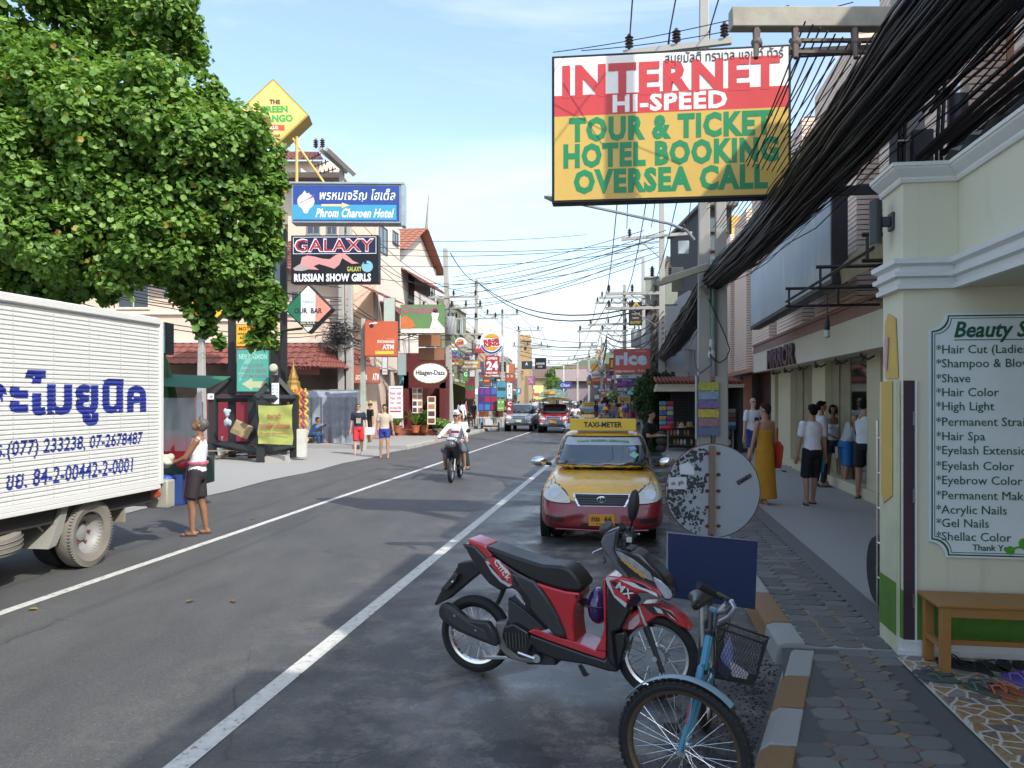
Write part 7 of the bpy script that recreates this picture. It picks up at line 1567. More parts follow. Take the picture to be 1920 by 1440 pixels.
stem=Q(1334,1142,4.06);m=MB();m.tube([top,stem],.0125,10);m.build('stem',M((.02,.02,.022),.35),bic)
clamp=Q(1346,1148,4.0);m=MB();m.tube([stem,clamp],.017,8);m.build('stem_clamp',M('#2c6f8c',.35),bic)
m=MB();m.tube([clamp,Q(1358,1136,4.02),Q(1366,1124,4.06),Q(1350,1116,4.0),Q(1330,1108,3.96)],.0125,10);m.build('handlebar',M('#8a8d90',.25,.8),bic)
m=MB();m.tube([Q(1310,1097,3.92),Q(1328,1107,3.96),Q(1352,1119,4.02)],.019,12);m.build('grip',RUBBER,bic)
m=MB();m.tube([clamp,Q(1362,1146,3.92),Q(1374,1136,3.86),Q(1372,1128,3.8)],.0125,10);m.tube([Q(1372,1128,3.8),Q(1378,1140,3.78),Q(1368,1156,3.8),Q(1350,1166,3.85)],.012,8);m.build('brake_lever',M('#9aa0b0',.2,.8),bic)
m=MB();m.tube([clamp,Q(1340,1180,4.0),Q(1346,1230,3.98),Q(1318,1290,3.9)],.0035,5);m.tube([Q(1366,1124,4.08),Q(1368,1170,4.0),Q(1345,1210,4.05)],.0035,5);m.build('brake_cable',BLACK,bic)
m=MB();m.cb(Q(1306,1302,3.86),(.05,.03,.02),(0,0,wang));m.build('brake',STEEL,bic,bevel=.004)
l_=T('ROBEKO',0,0,.10,.011,bic,M('#c03040',.5),0,.02,name='lettering',rot=0)
l_.location=Q(1290,1338,3.73)+V((0,-.0,0));l_.rotation_euler=(0,-radians(78),radians(8))
saddle=Q(1312,1126,4.62);m=MB();m.loft([[saddle+V((w_*cos(a)+.10*u,u*.9*.26,h_*sin(a)+.0))for a in[2*pi*k/16 for k in range(16)]]for u,w_,h_ in((-.55,.012,.02),(-.5,.03,.032),(0,.045,.036),(.3,.085,.045),(.52,.10,.045),(.6,.07,.03))]);m.build('saddle',M((.018,.018,.02),.35,var=.2),bic,subd=1,fixn=True)
sbase=Q(1318,1240,4.62);m=MB();m.tube([saddle+V((.02,.05,-.03)),sbase],.0135,8);m.build('seat_post',M('#8a8d90',.3,.8),bic)
bbk=V((.20,.62,.29));m=MB();m.tube([top+V((0,.02,-.03)),sbase],.018,10);m.build('top_tube',BB,bic);m=MB();m.tube([crown+V((0,.02,.03)),bbk],.02,10);m.build('down_tube',BB,bic)
m=MB();m.tube([sbase,bbk],.016,10);m.build('seat_tube',BB,bic);rwl=V((.36,1.03,.33))
for s in(-1,1):
 off=V((s*.05,-s*.015,0));m=MB();m.tube([sbase,rwl+off],.01,8);m.build('seat_stay',BB,bic);m=MB();m.tube([bbk,rwl+off],.011,8);m.build('chain_stay',BB,bic)
rw=link('rear_wheel',None,bic);rw.location=rwl;rw.rotation_euler.z=radians(71)
m=MB();m.lathe([(RR,-.018),(RR+.022,-.027),(.325,0),(RR+.022,.027),(RR,.018)],44,ax='y',cap=False);m.build('tyre',RUBBER,rw);m=MB();m.lathe([(RR+.002,-.019),(RR-.016,-.012),(RR-.016,.012),(RR+.002,.019)],44,ax='y',cap=False);m.build('rim',STEEL,rw)
for k in range(28):a=2*pi*k/28;m=MB();m.cyl((.02*cos(a),.02*(1 if k%2 else-1),.02*sin(a)),((RR-.01)*cos(a+.1),0,(RR-.01)*sin(a+.1)),.0014,n=4);m.build('spoke',STEEL,rw)
m=MB();m.tube([bbk+V((-.12,-.02,-.1)),bbk,bbk+V((.12,.02,.1))],.009,6);m.cb(bbk+V((-.14,-.04,-.1)),(.07,.09,.02));m.build('pedal',BLACK,bic)
# wire basket with a card and cloth inside
bk_o=link('basket',None,bic);m=MB();bc=[Q(1344,1176,4.45),Q(1430,1206,4.40),Q(1442,1196,4.72),Q(1362,1168,4.78)];lo4=[Q(1340,1270,4.48),Q(1412,1286,4.44),Q(1420,1268,4.66),Q(1352,1252,4.70)]
m.tube(bc,.007,5,closed=True);m.build('basket_rim',BLACK,bk_o)
for i in range(4):
 a0,a1,b0,b1=bc[i],bc[(i+1)%4],lo4[i],lo4[(i+1)%4];m=MB()
 for j in range(-12,25):
  for sgn in(1,-1):
   ps=[]
   for u in[q_/10 for q_ in range(11)]:
    x=j/14+sgn*u*.45+(0 if sgn>0 else .25)
    if 0<=x<=1:ps.append(a0.lerp(a1,x).lerp(b0.lerp(b1,x),u))
   if len(ps)>1:m.tube([ps[0],ps[-1]],.0014,3,cap=False)
 m.build('basket_mesh',M((.03,.03,.03),.5),bk_o,kind='stuff')
m=MB();m.tube(lo4,.005,5,closed=True);m.add([lo4[0],lo4[1],lo4[2],lo4[3]],[(0,1,2,3)]);m.build('basket_floor',BLACK,bk_o)
cd=thing('folded_leaflets','pale purple leaflets and a chequered cloth lying in the bicycle basket','paper',H0,0);m=MB();m.add([Q(1368,1190,4.6),Q(1375,1215,4.6),Q(1372,1262,4.55),Q(1350,1232,4.62)],[(0,1,2,3)]);m.build('leaflet',M('#8f94c4',.5,var=.3,vs=30),cd)
m=MB();m.add([Q(1366,1235,4.58),Q(1404,1262,4.55),Q(1400,1274,4.5),Q(1372,1268,4.5)],[(0,1,2,3)]);m.build('leaflet',M('#b9b4b8',.5,var=.4,vs=25),cd);m=MB();m.add([Q(1345,1232,4.56),Q(1372,1258,4.5),Q(1364,1274,4.48),Q(1342,1256,4.55)],[(0,1,2,3)]);m.build('cloth',M('#3a3448',.8,var=.6,vs=60),cd)
# back of the round sign with the navy board
YS=6.4;po=V(((1331-960)/F*YS,YS,0));rs=thing('road_sign','back of a weathered round road sign on a rusty pole with a navy board beneath','road sign',po,-.04)
RP=spots((.20,.13,.08,1),[((.36,.33,.28,1),6,.48,.6,.9),((.08,.05,.03,1),25,.5,.65,.8)],.7,.3)
m=MB();m.tube([(0,0,0),(0,0,1.0),(.02,0,zof(835,YS))],.024,10);m.box(-.012,.034,-.045,-.02,zof(1000,YS),zof(835,YS));m.build('pole',RP,rs)
def disc_mat():
 m=spots((.42,.46,.50,1),[((.55,.58,.6,1),3,.5,.7,.7),((.20,.26,.07,1),5,.62,.68,.8),((.012,.014,.02,1),7,.53,.56,1),((.58,.61,.63,1),30,.66,.7,.8),((.25,.12,.06,1),9,.7,.76,.8)],.45,.1,.1);return m
nt_=None
m=MB();cz=zof(920,YS);RD=87/F*YS;m.lathe([(RD,-.012),(RD,-.004),(RD*.98,.0)],56,(.02,0,cz),'y');d_=m.build('disc',spots((.33,.36,.39,1),[((.46,.49,.52,1),2.2,.5,.7,.7),((.24,.28,.14,1),4,.66,.72,.6),((.3,.32,.33,1),40,.62,.7,.6)],.45,.1,.1),rs)
m=MB();random.seed(11)
cells=[]
for k in range(1500):
 a=random.uniform(pi*.45,pi*1.62);r_=RD*sqrt(random.random())*.97;x,z=r_*cos(a),r_*sin(a)
 if x>-.04:continue
 if random.random()>min(1,(-x/RD)*.95+.25*sin(z*26)+.1*sin(x*40)):continue
 s_=random.uniform(.003,.017)*(1.3 if random.random()<.1 else 1);n=7;m.add([V((.02+x+s_*random.uniform(.5,1.2)*cos(2*pi*i/n),-.0135-random.random()*.0008,cz+z+s_*random.uniform(.5,1.3)*sin(2*pi*i/n)))for i in range(n)],[tuple(range(n))])
m.build('flaked_print',M((.035,.038,.045),.6,var=.5,vs=30),rs,kind='stuff');random.seed(5)
m=MB();m.lathe([(RD*1.012,-.014),(RD*1.02,-.006),(RD*1.012,.002),(RD*.985,.0)],56,(.02,0,cz),'y',cap=False);m.build('rim',RUST,rs)
for zz in(.30,.13,0,-.13,-.28):
 for s in(-1,1):m=MB();m.ell((.02+s*.045,-.016,cz+zz),(.018,.006,.014),8,6);m.build('bolt',M('#5c3020',.8),rs)
def stick(name,pts,m_,txt=None,tb=None):
 mm=MB();mm.prism([((a-1331)/F*YS,zof(b,YS))for a,b in pts],-.018,-.015);mm.build(name,m_,rs,fixn=True)
stick('sticker',[(1254,895),(1287,894),(1287,917),(1253,917)],M('#c0c4c8',.5));stick('sticker',[(1273,872),(1290,866),(1300,876),(1302,890),(1275,889)],M('#c8ccd0',.5))
T('sk  gib',(1270-1331)/F*YS,zof(906,YS),.10,.04,rs,M('#22242a',.6),-.0185,.01,rot=.1);stick('sticker',[(1379,902),(1405,887),(1408,893),(1383,909)],M('#15161a',.5));stick('sticker',[(1380.5,902.5),(1404,889),(1406.5,893),(1384,906.5)],M('#c8ccd0',.5));T('HOFMAN',(1393.6-1331)/F*YS,zof(897.7,YS),.105,.018,rs,M('#22242a',.6),-.0195,.03,rot=.52)
YBd=6.3;m=MB();mx=lambda a:(a-1331)/F*YBd;m.prism([(mx(1246),zof(998,YBd)),(mx(1415),zof(1014,YBd)),(mx(1410),zof(1142,YBd)),(mx(1246),zof(1120,YBd))],-.10,-.088);m.build('navy_board',spots((.018,.034,.10,1),[((.026,.045,.12,1),2,.45,.7,.8),((.03,.04,.08,1),8,.64,.74,.5)],.4),rs,fixn=True)
m=MB();m.prism([(mx(1245.4),zof(997,YBd)),(mx(1415),zof(1013.4,YBd)),(mx(1415),zof(1014.4,YBd)),(mx(1248),zof(1000,YBd)),(mx(1248),zof(1075,YBd)),(mx(1245),zof(1075,YBd))],-.1025,-.1005);m.build('chipped_edge',M('#8f9298',.6),rs,fixn=True)
# people
SKIN={'tan':M((.40,.21,.13),.5,var=.1,vs=8),'brown':M((.25,.12,.065),.45,var=.12,vs=8),'fair':M((.55,.34,.25),.5,var=.1,vs=8)}
HAIRB=M((.010,.008,.008),.75,var=.4,vs=60,spec=.15,bump=.4,bs=70)
def ik(a,b,l1,l2,pole):
 d=b-a;L=min(d.length,(l1+l2)*.999);dn=d.normalized();x=(l1*l1-l2*l2+L*L)/(2*L);h=sqrt(max(0,l1*l1-x*x));p=pole-dn*pole.dot(dn)
 if p.length<1e-4:p=V((0,-1,0))
 return a+dn*x+p.normalized()*h
def ringat(c,ax,side,rx,ry,n=14):
 f=ax.cross(side).normalized();return[c+side*(rx*cos(2*pi*k/n))+f*(ry*sin(2*pi*k/n)*(1.0))for k in range(n)]
def person(label,loc,rz,h=1.7,skin='tan',shirt=('tee','#dddddd'),legs=('shorts','#222233'),hair='short',hairm=None,feet=None,hands=None,lean=(0,0),head=(0,0),sit=False,glasses=False,shoes='#1c1c1c',hat=None,vox=.011,sex='m',group=None,cat='person',extra=None,hipz=None,detail=True):
 k=h/1.70;o=thing('person',label,cat,loc,rz,group);sk=SKIN[skin];X=V((1,0,0))
 hz=(.93 if hipz is None else hipz/k)*k;hip=V((0,0,hz));sp_=V((lean[0],lean[1],1)).normalized()if not isinstance(lean,V)else lean.normalized()
 side=(X-sp_*X.dot(sp_)).normalized()
 def SPT(z):return hip+sp_*((z-.93)*k)
 bw=.92 if sex=='f' else 1
 feet=feet or[(-.10,.0),(.10,.02)];hands=hands or[(-.27,-.02,.80),(.27,-.02,.80)]
 sh=[SPT(1.385)+side*(s*.175*k*bw)for s in(-1,1)];hp=[hip+side*(s*.085*k)for s in(-1,1)]
 an=[V((f[0],f[1],(f[2]if len(f)>2 else .075*k)))for f in feet];kn=[ik(hp[i],an[i],.43*k,.43*k,V(((-.15,.15)[i]*(2.2 if sit else .4),-1,0)))for i in(0,1)]
 wr=[V(q)for q in hands];el=[ik(sh[i],wr[i],.28*k,.25*k,V(((-.7,.7)[i],1.0,-.2)))for i in(0,1)]
 nk=SPT(1.44);hd=SPT(1.50)+V((0,0,.115*k))
 HR=Matrix.Rotation(head[0],3,'Z')@Matrix.Rotation(head[1],3,'X')
 def H(x,y,z):return hd+HR@(V((x,y,z))*k)
 b=MB()
 T_=[(.86,.10,.085),(.89,.150,.105),(.93,.162,.112),(1.02,.140*bw,.098),(1.10,.132*bw,.095),(1.22,.150*bw,.105),(1.33,.165*bw,.105),(1.40,.145*bw,.085),(1.445,.07,.06)]
 b.loft([ringat(SPT(z),sp_,side,rx*k,ry*k)for z,rx,ry in T_])
 b.cap2(SPT(1.41),.055*k,hd+V((0,.01,-.05)),.05*k)
 b.ell(hd+HR@V((0,.008,.02))*k,(.074*k,.092*k,.098*k),16,12,HR.to_4x4());b.ell(H(0,-.022,-.055),(.052*k,.058*k,.055*k),12,8,HR.to_4x4())
 if detail:
  b.cap2(H(0,-.085,.015),.008*k,H(0,-.102,-.018),.014*k,6)
  for s in(-1,1):b.ell(H(s*.076,.01,-.005),(.010*k,.018*k,.028*k),8,6,HR.to_4x4())
  b.ell(H(0,-.078,-.052),(.022*k,.01*k,.009*k),8,6,HR.to_4x4())
 am=.92 if sex=='f' else 1
 for i,s in((0,-1),(1,1)):
  b.cap2(sh[i],.052*k*am,el[i],.040*k*am);b.cap2(el[i],.040*k*am,wr[i],.026*k*am);f=(wr[i]-el[i]).normalized();pc=wr[i]+f*.05*k
  fl=V((0,0,1))if abs(f.z)<.7 else V((0,1,0));sd=f.cross(fl).normalized()
  b.cap2(wr[i]+f*.01*k+sd*.016*k,.022*k,pc+f*.03*k+sd*.018*k,.019*k,8);b.cap2(wr[i]+f*.01*k-sd*.016*k,.022*k,pc+f*.03*k-sd*.018*k,.019*k,8)
  if detail:
   cu=-fl*.35 if abs(f.z)<.7 else V((0,-.35,0))
   for j,(o_,ln)in enumerate(((-.030,.062),(-.010,.072),(.010,.068),(.030,.052))):
    p0=pc+f*.03*k+sd*o_*k;p1=p0+f*ln*.5*k;p2=p1+(f+cu*1.3).normalized()*ln*.5*k;b.cap2(p0,.0092*k,p1,.0088*k,6);b.cap2(p1,.0088*k,p2,.0075*k,6)
   tb_=wr[i]+f*.03*k-sd*.028*k*s;b.cap2(tb_,.012*k,tb_+(f-sd*s*.9).normalized()*.055*k,.009*k,6)
  b.cap2(hp[i]-V((0,0,.0)),.085*k,kn[i],.056*k);b.cap2(kn[i],.055*k,kn[i].lerp(an[i],.35)+V((0,.012,0)),.054*k);b.cap2(kn[i].lerp(an[i],.35)+V((0,.012,0)),.054*k,an[i],.036*k)
  fd=feet[i][3]if len(feet[i])>3 else 0;fv=V((sin(fd),-cos(fd),0));bz=an[i].z-.075*k
  hl=V((an[i].x,an[i].y,bz+.036*k))-fv*.035*k;to=V((an[i].x,an[i].y,bz+.022*k))+fv*.155*k;b.cap2(an[i],.036*k,hl,.034*k,8);b.cap2(hl+fv*.02,.036*k,to,.02*k,8)
  b.ell(to-fv*.03*k+V((0,0,.0)),(.038*k,.038*k,.018*k),10,6)
 body=union(b,'body',sk,o,vox)
    # clothes follow the same skeleton
 st_,sc_=shirt;cm=M(sc_,.85,var=.12,vs=7,bump=.35,bs=14)if isinstance(sc_,str)else sc_
 c=MB();lo_z=.90 if st_!='long' else .84
 if st_ in('tee','tank','cami','dress','longsleeve','strapless'):
  tz=[(.86,.172,.128),(.93,.176,.130),(1.02,.156*bw,.116),(1.10,.150*bw,.112),(1.22,.166*bw,.120),(1.33,.178*bw,.118)]
  if st_ in('tee','longsleeve'):tz+=[(1.395,.155*bw,.098),(1.435,.085,.075)]
  elif st_=='tank':tz+=[(1.37,.12*bw,.105),(1.40,.105,.09),(1.425,.10,.07)]
  elif st_=='strapless':tz=tz[:-1]+[(1.27,.17*bw,.12)]
  else:tz=tz[:-1]+[(1.30,.165*bw,.115)]
  c.loft([ringat(SPT(z),sp_,side,rx*k,ry*k)for z,rx,ry in tz])
  for i in(0,1):
   if st_=='tee':c.cap2(sh[i],.066*k,sh[i].lerp(el[i],.62),.064*k)
   if st_=='longsleeve':c.cap2(sh[i],.064*k,el[i],.056*k);c.cap2(el[i],.054*k,el[i].lerp(wr[i],.85),.044*k)
   if st_=='tank':c.cap2(SPT(1.43)+side*((-.085,.085)[i]*k),.022*k,SPT(1.34)+side*((-.11,.11)[i]*k)+V((0,-.05*k,0)),.04*k);c.cap2(SPT(1.43)+side*((-.085,.085)[i]*k),.022*k,SPT(1.34)+side*((-.11,.11)[i]*k)+V((0,.05*k,0)),.04*k)
   if st_=='cami':c.cap2(SPT(1.43)+side*((-.085,.085)[i]*k),.012*k,SPT(1.30)+side*((-.09,.09)[i]*k)+V((0,-.07*k,0)),.02*k,6)
  if sex=='f':
   for s in(-1,1):c.ell(SPT(1.25)+side*(s*.07*k)+V((0,-.075*k,0)),.06*k,10,8)
  if st_ in('dress','strapless')and legs[0]=='none':
   c.loft([[V((hip.x+rx*k*cos(a),hip.y+ry*k*sin(a),z*k))for a in[2*pi*q/16 for q in range(16)]]for z,rx,ry in((.10,.22,.19),(.3,.205,.17),(.6,.19,.15),(.85,.178,.14),(.95,.16,.125))])
  union(c,'shirt' if legs[0]!='none' else 'dress',cm,o,max(vox,.012))
 if legs[0]!='none':
  c=MB();lm=M(legs[1],.8,var=.12,vs=6,bump=.3,bs=16)if isinstance(legs[1],str)else legs[1];ln={'shorts':.78,'mini':.42,'trousers':1.9,'short':.50,'knee':.95}[legs[0]]
  c.loft([ringat(SPT(z),sp_,side,rx*k,ry*k)for z,rx,ry in((.82,.15,.12),(.88,.176,.132),(.94,.174,.130),(.985,.158,.118))])
  for i in(0,1):
   e_=hp[i].lerp(kn[i],min(1,ln));fl_=.088*k if legs[0]!='trousers' else .07*k;c.cap2(hp[i],.098*k,e_,fl_)
            # square off the hem
   if legs[0]=='trousers':c.cap2(kn[i],.068*k,kn[i].lerp(an[i],.88),.058*k)
   else:d=(kn[i]-hp[i]).normalized();c.cyl(hp[i].lerp(e_,.3),e_+d*.05*k,.096*k,fl_*1.07,14)
  union(c,'shorts' if legs[0]!='trousers' else 'trousers',lm,o,max(vox,.012))
 hm=hairm or HAIRB
 if hair!='bald':
  c=MB();c.ell(H(0,.022,.038),(.082*k,.092*k,.088*k),14,10,HR.to_4x4());c.ell(H(0,.055,-.005),(.074*k,.055*k,.075*k),12,8,HR.to_4x4())
  c.ell(H(0,-.05,.085),(.055*k,.04*k,.03*k),10,6,HR.to_4x4())
  if hair=='bob':c.ell(H(0,.02,-.01),(.098*k,.085*k,.105*k),14,10,HR.to_4x4())
  if hair=='long':c.cap2(H(0,.06,.0),.075*k,H(0,.095,-.16),.05*k);c.ell(H(0,.03,-.03),(.09*k,.075*k,.1*k),12,8,HR.to_4x4())
  union(c,'hair',hm,o,max(vox,.011),2)
 if detail and not glasses:
  for s in(-1,1):m=MB();m.ell(H(s*.030,-.082,.018),(.012*k,.006*k,.006*k),8,6,HR.to_4x4());m.build('eye',M((.03,.02,.02),.3),o)
 if detail:m=MB();m.ell(H(0,-.087,-.050),(.02*k,.006*k,.005*k),8,6,HR.to_4x4());m.build('mouth',M((.30,.10,.08),.5),o)
 if glasses:m=MB();m.ell(H(-.030,-.088,.02),(.028*k,.012*k,.017*k),10,6,HR.to_4x4());m.ell(H(.030,-.088,.02),(.028*k,.012*k,.017*k),10,6,HR.to_4x4());m.tube([H(-.078,0,.024),H(-.055,-.07,.026),H(0,-.094,.026),H(.055,-.07,.026),H(.078,0,.024)],.004*k,5);m.build('sunglasses',M((.01,.01,.012),.15),o)
 if hat:
  c=MB();c.lathe([(.088*k,0),(.086*k,.05*k),(.07*k,.095*k),(.03*k,.115*k),(0,.118*k)],16,(0,0,0))
  if hat[0]=='cap':c.ell((0,-.10*k,.008),(.06*k,.07*k,.010*k),12,6)
  else:c.lathe([(.15*k,.0),(.15*k,.008*k),(.08*k,.014*k)],20,(0,0,0))
  q_=c.build('hat' if hat[0]!='cap' else 'cap',M(hat[1],.8,var=.1),o,sharp=50);q_.location=H(0,.008,.055);q_.rotation_euler=HR.to_euler()
 if shoes and detail:
  for i in(0,1):
   fd=feet[i][3]if len(feet[i])>3 else 0;bz=an[i].z-.075*k;m=MB();out=[(.046*k*sin(a)*(1+.18*cos(a)),.135*k*cos(a)-.055*k)for a in[2*pi*q/16 for q in range(16)]];m.prism(out,bz-.006,bz+.010,'z')
   m.tube([(-.046*k,-.05*k,bz+.012),(-.03*k,-.09*k,bz+.046*k),(0,-.135*k,bz+.034*k),(.03*k,-.09*k,bz+.046*k),(.046*k,-.05*k,bz+.012)],.006,5);ob=m.build('sandal',M(shoes,.7),o,fixn=True);ob.location=(an[i].x,an[i].y,0);ob.rotation_euler.z=fd
 o['hd']=0;del o['hd']
 return o,dict(hip=hip,sh=sh,el=el,wr=wr,kn=kn,an=an,nk=nk,hd=hd,H=H,SPT=SPT,k=k,HR=HR)
def GP(px,py,z=0):return G(px,py,z)
# man in the tank top beside the truck, looking up, seen from his left side
o,j=person('man in white tank top looking up beside the truck, checked cloth at his waist',GP(370,1003),radians(-82),1.68,'brown',('tank','#e4e6ea'),('shorts','#2a2428'),'short',M((.10,.095,.09),.6,var=.6,vs=50),
  feet=[(-.10,.10,.075,.1),(.11,-.04,.075,-.1)],hands=[(-.10,-.31,1.07),(.08,-.33,1.04)],lean=(0,.06),head=(0,-.75),shoes='#3a3440',vox=.009)
PKC=M('#c06a7c',.85,var=.5,vs=26,bump=.3);m=MB()
m.loft([[j['SPT'](z)+V((r*cos(a)*1.0,r*.80*sin(a),.006*sin(a*5)))for a in[2*pi*q/24 for q in range(24)]]for z,r in((1.035,.172),(1.05,.182),(1.075,.184),(1.09,.174))]);m.build('waist_cloth',PKC,o)
m=MB();m.loft([[V((-.12+x*s_,-.165-.05*u-.012*sin(x*90),1.02-u*.50))for x in(-.05,-.025,0,.025,.05)]for u,s_ in((0,.5),(.3,1.0),(.7,1.5),(1,1.8))],closed=False,cap=False);m.ell((-.10,-.17,1.045),(.06,.05,.045),10,8);m.build('hanging_cloth',PKC,o)
m=MB();m.tube([j['SPT'](1.43)+V((.085*cos(a),.075*sin(a),-.02*sin(-a)*-1))for a in[2*pi*q/20 for q in range(20)]],.004,5,closed=True);m.build('necklace',M('#6a5030',.5),o)
# pedestrians on the left
person('bearded man in navy t-shirt, red shorts and sunglasses, walking on the left',GP(672,853,.0),radians(12),1.75,'fair',('tee','#1c2438'),('knee','#c22c34'),'short',M((.10,.06,.04),.6),feet=[(-.12,-.12),(.12,.10)],hands=[(-.27,.08,.86),(.30,-.14,.92)],glasses=True,vox=.014)
def shirt_print(o,col,x0,x1,z0,z1,y=-.142):bx(M(col,.8,var=.6,vs=40),'shirt_print',o,x0,x1,y,y+.006,z0,z1)
pp=[x for x in COL.objects if x.name.startswith('person')and not x.parent];shirt_print(pp[-1],'#a89a80',-.08,.08,1.10,1.28)
tb=thing('white_board','small white folder carried between the two men on the left','folder',P(695,808,27.4),.1);bx(M('#c4c8cc',.5),'board',tb,-.18,.18,-.01,.01,-.13,.13)
person('man in beige t-shirt and short blue shorts walking barefoot on the left',GP(721,859,.0),radians(5),1.74,'tan',('tee','#b9aa98'),('short','#24348c'),'short',feet=[(-.13,.06),(.12,-.10)],hands=[(-.28,.02,.84),(.29,.0,.86)],shoes=None,vox=.014)
person('man in black t-shirt and straw hat behind the two walking men',GP(694,836,.0),radians(-55),1.78,'tan',('tee','#16181c'),('shorts','#2c2a28'),'bald',glasses=True,hat=('hat','#a89868'),vox=.016)
o,j=person('seated man in blue shirt and jeans bent over the flower stall on the left',GP(585,838,.0),radians(70),1.68,'brown',('tee','#5f7fae'),('trousers','#2c4468'),'short',feet=[(-.14,-.42),(.16,-.36)],hands=[(-.1,-.5,.95),(.15,-.5,.92)],lean=(0,-.55),sit=True,hipz=.48,vox=.016)
m=MB();m.cb((0,.02,.38),(.36,.36,.05));m.build('stool_seat',M('#8a8a86',.6),o)
person('woman in white blouse and pale shorts seen from behind beside the left shop fronts',GP(865,806,.15),radians(165),1.68,'tan',('longsleeve','#dfe2e8'),('short','#c4c6cc'),'long',vox=.02,detail=False,sex='f',shoes=None)
person('person in maroon top next to the woman in white on the left pavement',GP(873,803,.15),radians(100),1.66,'tan',('tee','#8a2450'),('shorts','#2c2c34'),'short',vox=.022,detail=False,shoes=None)
person('crouching vendor in dark green shirt by the left stalls',GP(880,801,.15),radians(-30),1.6,'brown',('tee','#24423a'),('trousers','#22242a'),'short',feet=[(-.12,-.3),(.14,-.25)],hands=[(-.2,-.45,.7),(.2,-.4,.7)],lean=(0,-.5),sit=True,hipz=.5,vox=.022,detail=False,shoes=None)
# right pavement group
person('bald man in white printed t-shirt, blue shorts and sunglasses on the right pavement',GP(1412,880,.15),radians(15),1.80,'fair',('tee','#dcdfe6'),('shorts','#2a3f80'),'bald',feet=[(-.1,.02),(.12,.06)],hands=[(-.30,-.06,.82),(.22,-.2,1.35)],glasses=True,vox=.012)
pp=[x for x in COL.objects if x.name.startswith('person')and not x.parent];shirt_print(pp[-1],'#2c3a60',-.05,.07,1.18,1.34,-.150)
o,j=person('woman in long mustard strapless dress walking away on the right pavement',GP(1434,945,.15),radians(205),1.72,'tan',('strapless','#c08a24'),('none',''),'short',M((.035,.018,.014),.8,var=.3,vs=40,spec=.15),feet=[(-.07,-.1),(.08,.08)],hands=[(-.24,-.04,.80),(.26,-.08,.84)],head=(.5,.05),sex='f',vox=.010,shoes='#c8a898')
m=MB();m.prism([(-.02,.62),(.16,.62),(.22,1.0),(.12,1.10),(.0,1.05)],-.235,-.185,'x');m.build('shoulder_bag',M('#b0341c',.6),o,fixn=True,bevel=.02)
o,j=person('young man in white t-shirt and black shorts with teal side panel, seen from behind',GP(1523,946,.15),radians(190),1.70,'tan',('tee','#e2e4ea'),('knee','#14161e'),'short',feet=[(-.08,-.12,.075,.3),(.13,.04,.075,-.3)],hands=[(-.26,-.02,.84),(.26,-.04,.84)],vox=.010)
m=MB();d=(j['kn'][0]-j['hp'][0])if 'hp' in j else None
m.loft([[V((-.172,-.045,.93)),V((-.175,.055,.93))],[V((-.185,-.05,.70)),V((-.19,.07,.70))],[V((-.178,-.03,.55)),V((-.182,.04,.55))]],closed=False,cap=False);m.build('side_panel',M('#2c8a90',.7),o)
person('man with short black hair in white shirt behind the young man, facing right',GP(1541,912,.15),radians(80),1.74,'tan',('tee','#cfd4dc'),('trousers','#22242c'),'short',feet=[(-.1,.0),(.1,.1)],head=(0,0),vox=.012)
person('woman with bob hair in white camisole and denim shorts, facing the camera',GP(1562,906,.15),radians(-8),1.66,'brown',('cami','#d4d6dc'),('short','#2c3c54'),'bob',feet=[(-.12,.0),(.12,-.02)],hands=[(-.08,-.22,1.02),(.10,-.20,1.02)],sex='f',vox=.011)
o,j=person('person in white shirt and bright blue shorts bending towards the shop window',GP(1585,915,.15),radians(95),1.66,'tan',('tee','#c8cacc'),('knee','#2f74b4'),'short',feet=[(-.09,.06),(.10,-.02)],hands=[(-.2,-.40,1.15),(.2,-.38,1.1)],lean=(0,-.40),vox=.012)
bx(M('#d8d4dc',.7,var=.4,vs=20),'printed_tag',o,.06,.17,.125,.135,.60,.84)
o,j=person('tall young man in white navy-edged singlet and black striped shorts, hand on his shoulder',GP(1623,934,.15),radians(150),1.80,'tan',('tank','#dfe2ea'),('shorts','#15161c'),'short',feet=[(-.13,-.02,.075,.4),(.13,.04,.075,-.2)],hands=[(-.27,-.05,.84),(.05,-.20,1.42)],head=(-.7,.05),vox=.010)
m=MB()
for s in(-1,1):c=j['SPT'](1.36)+V((s*.115,0,0))*j['k'];m.tube([c+V((.022*s*cos(a),.075*cos(a)*1.0,.085*sin(a)))for a in[2*pi*q/20 for q in range(20)]],.008,5,closed=True)
m.build('navy_trim',M('#1c2850',.7),o)
m=MB()
for q_ in range(3):m.box(-.215,-.207,-.03+.025*q_,-.018+.025*q_,.55,.92)
m.build('side_stripes',M('#d0d2d8',.6),o)
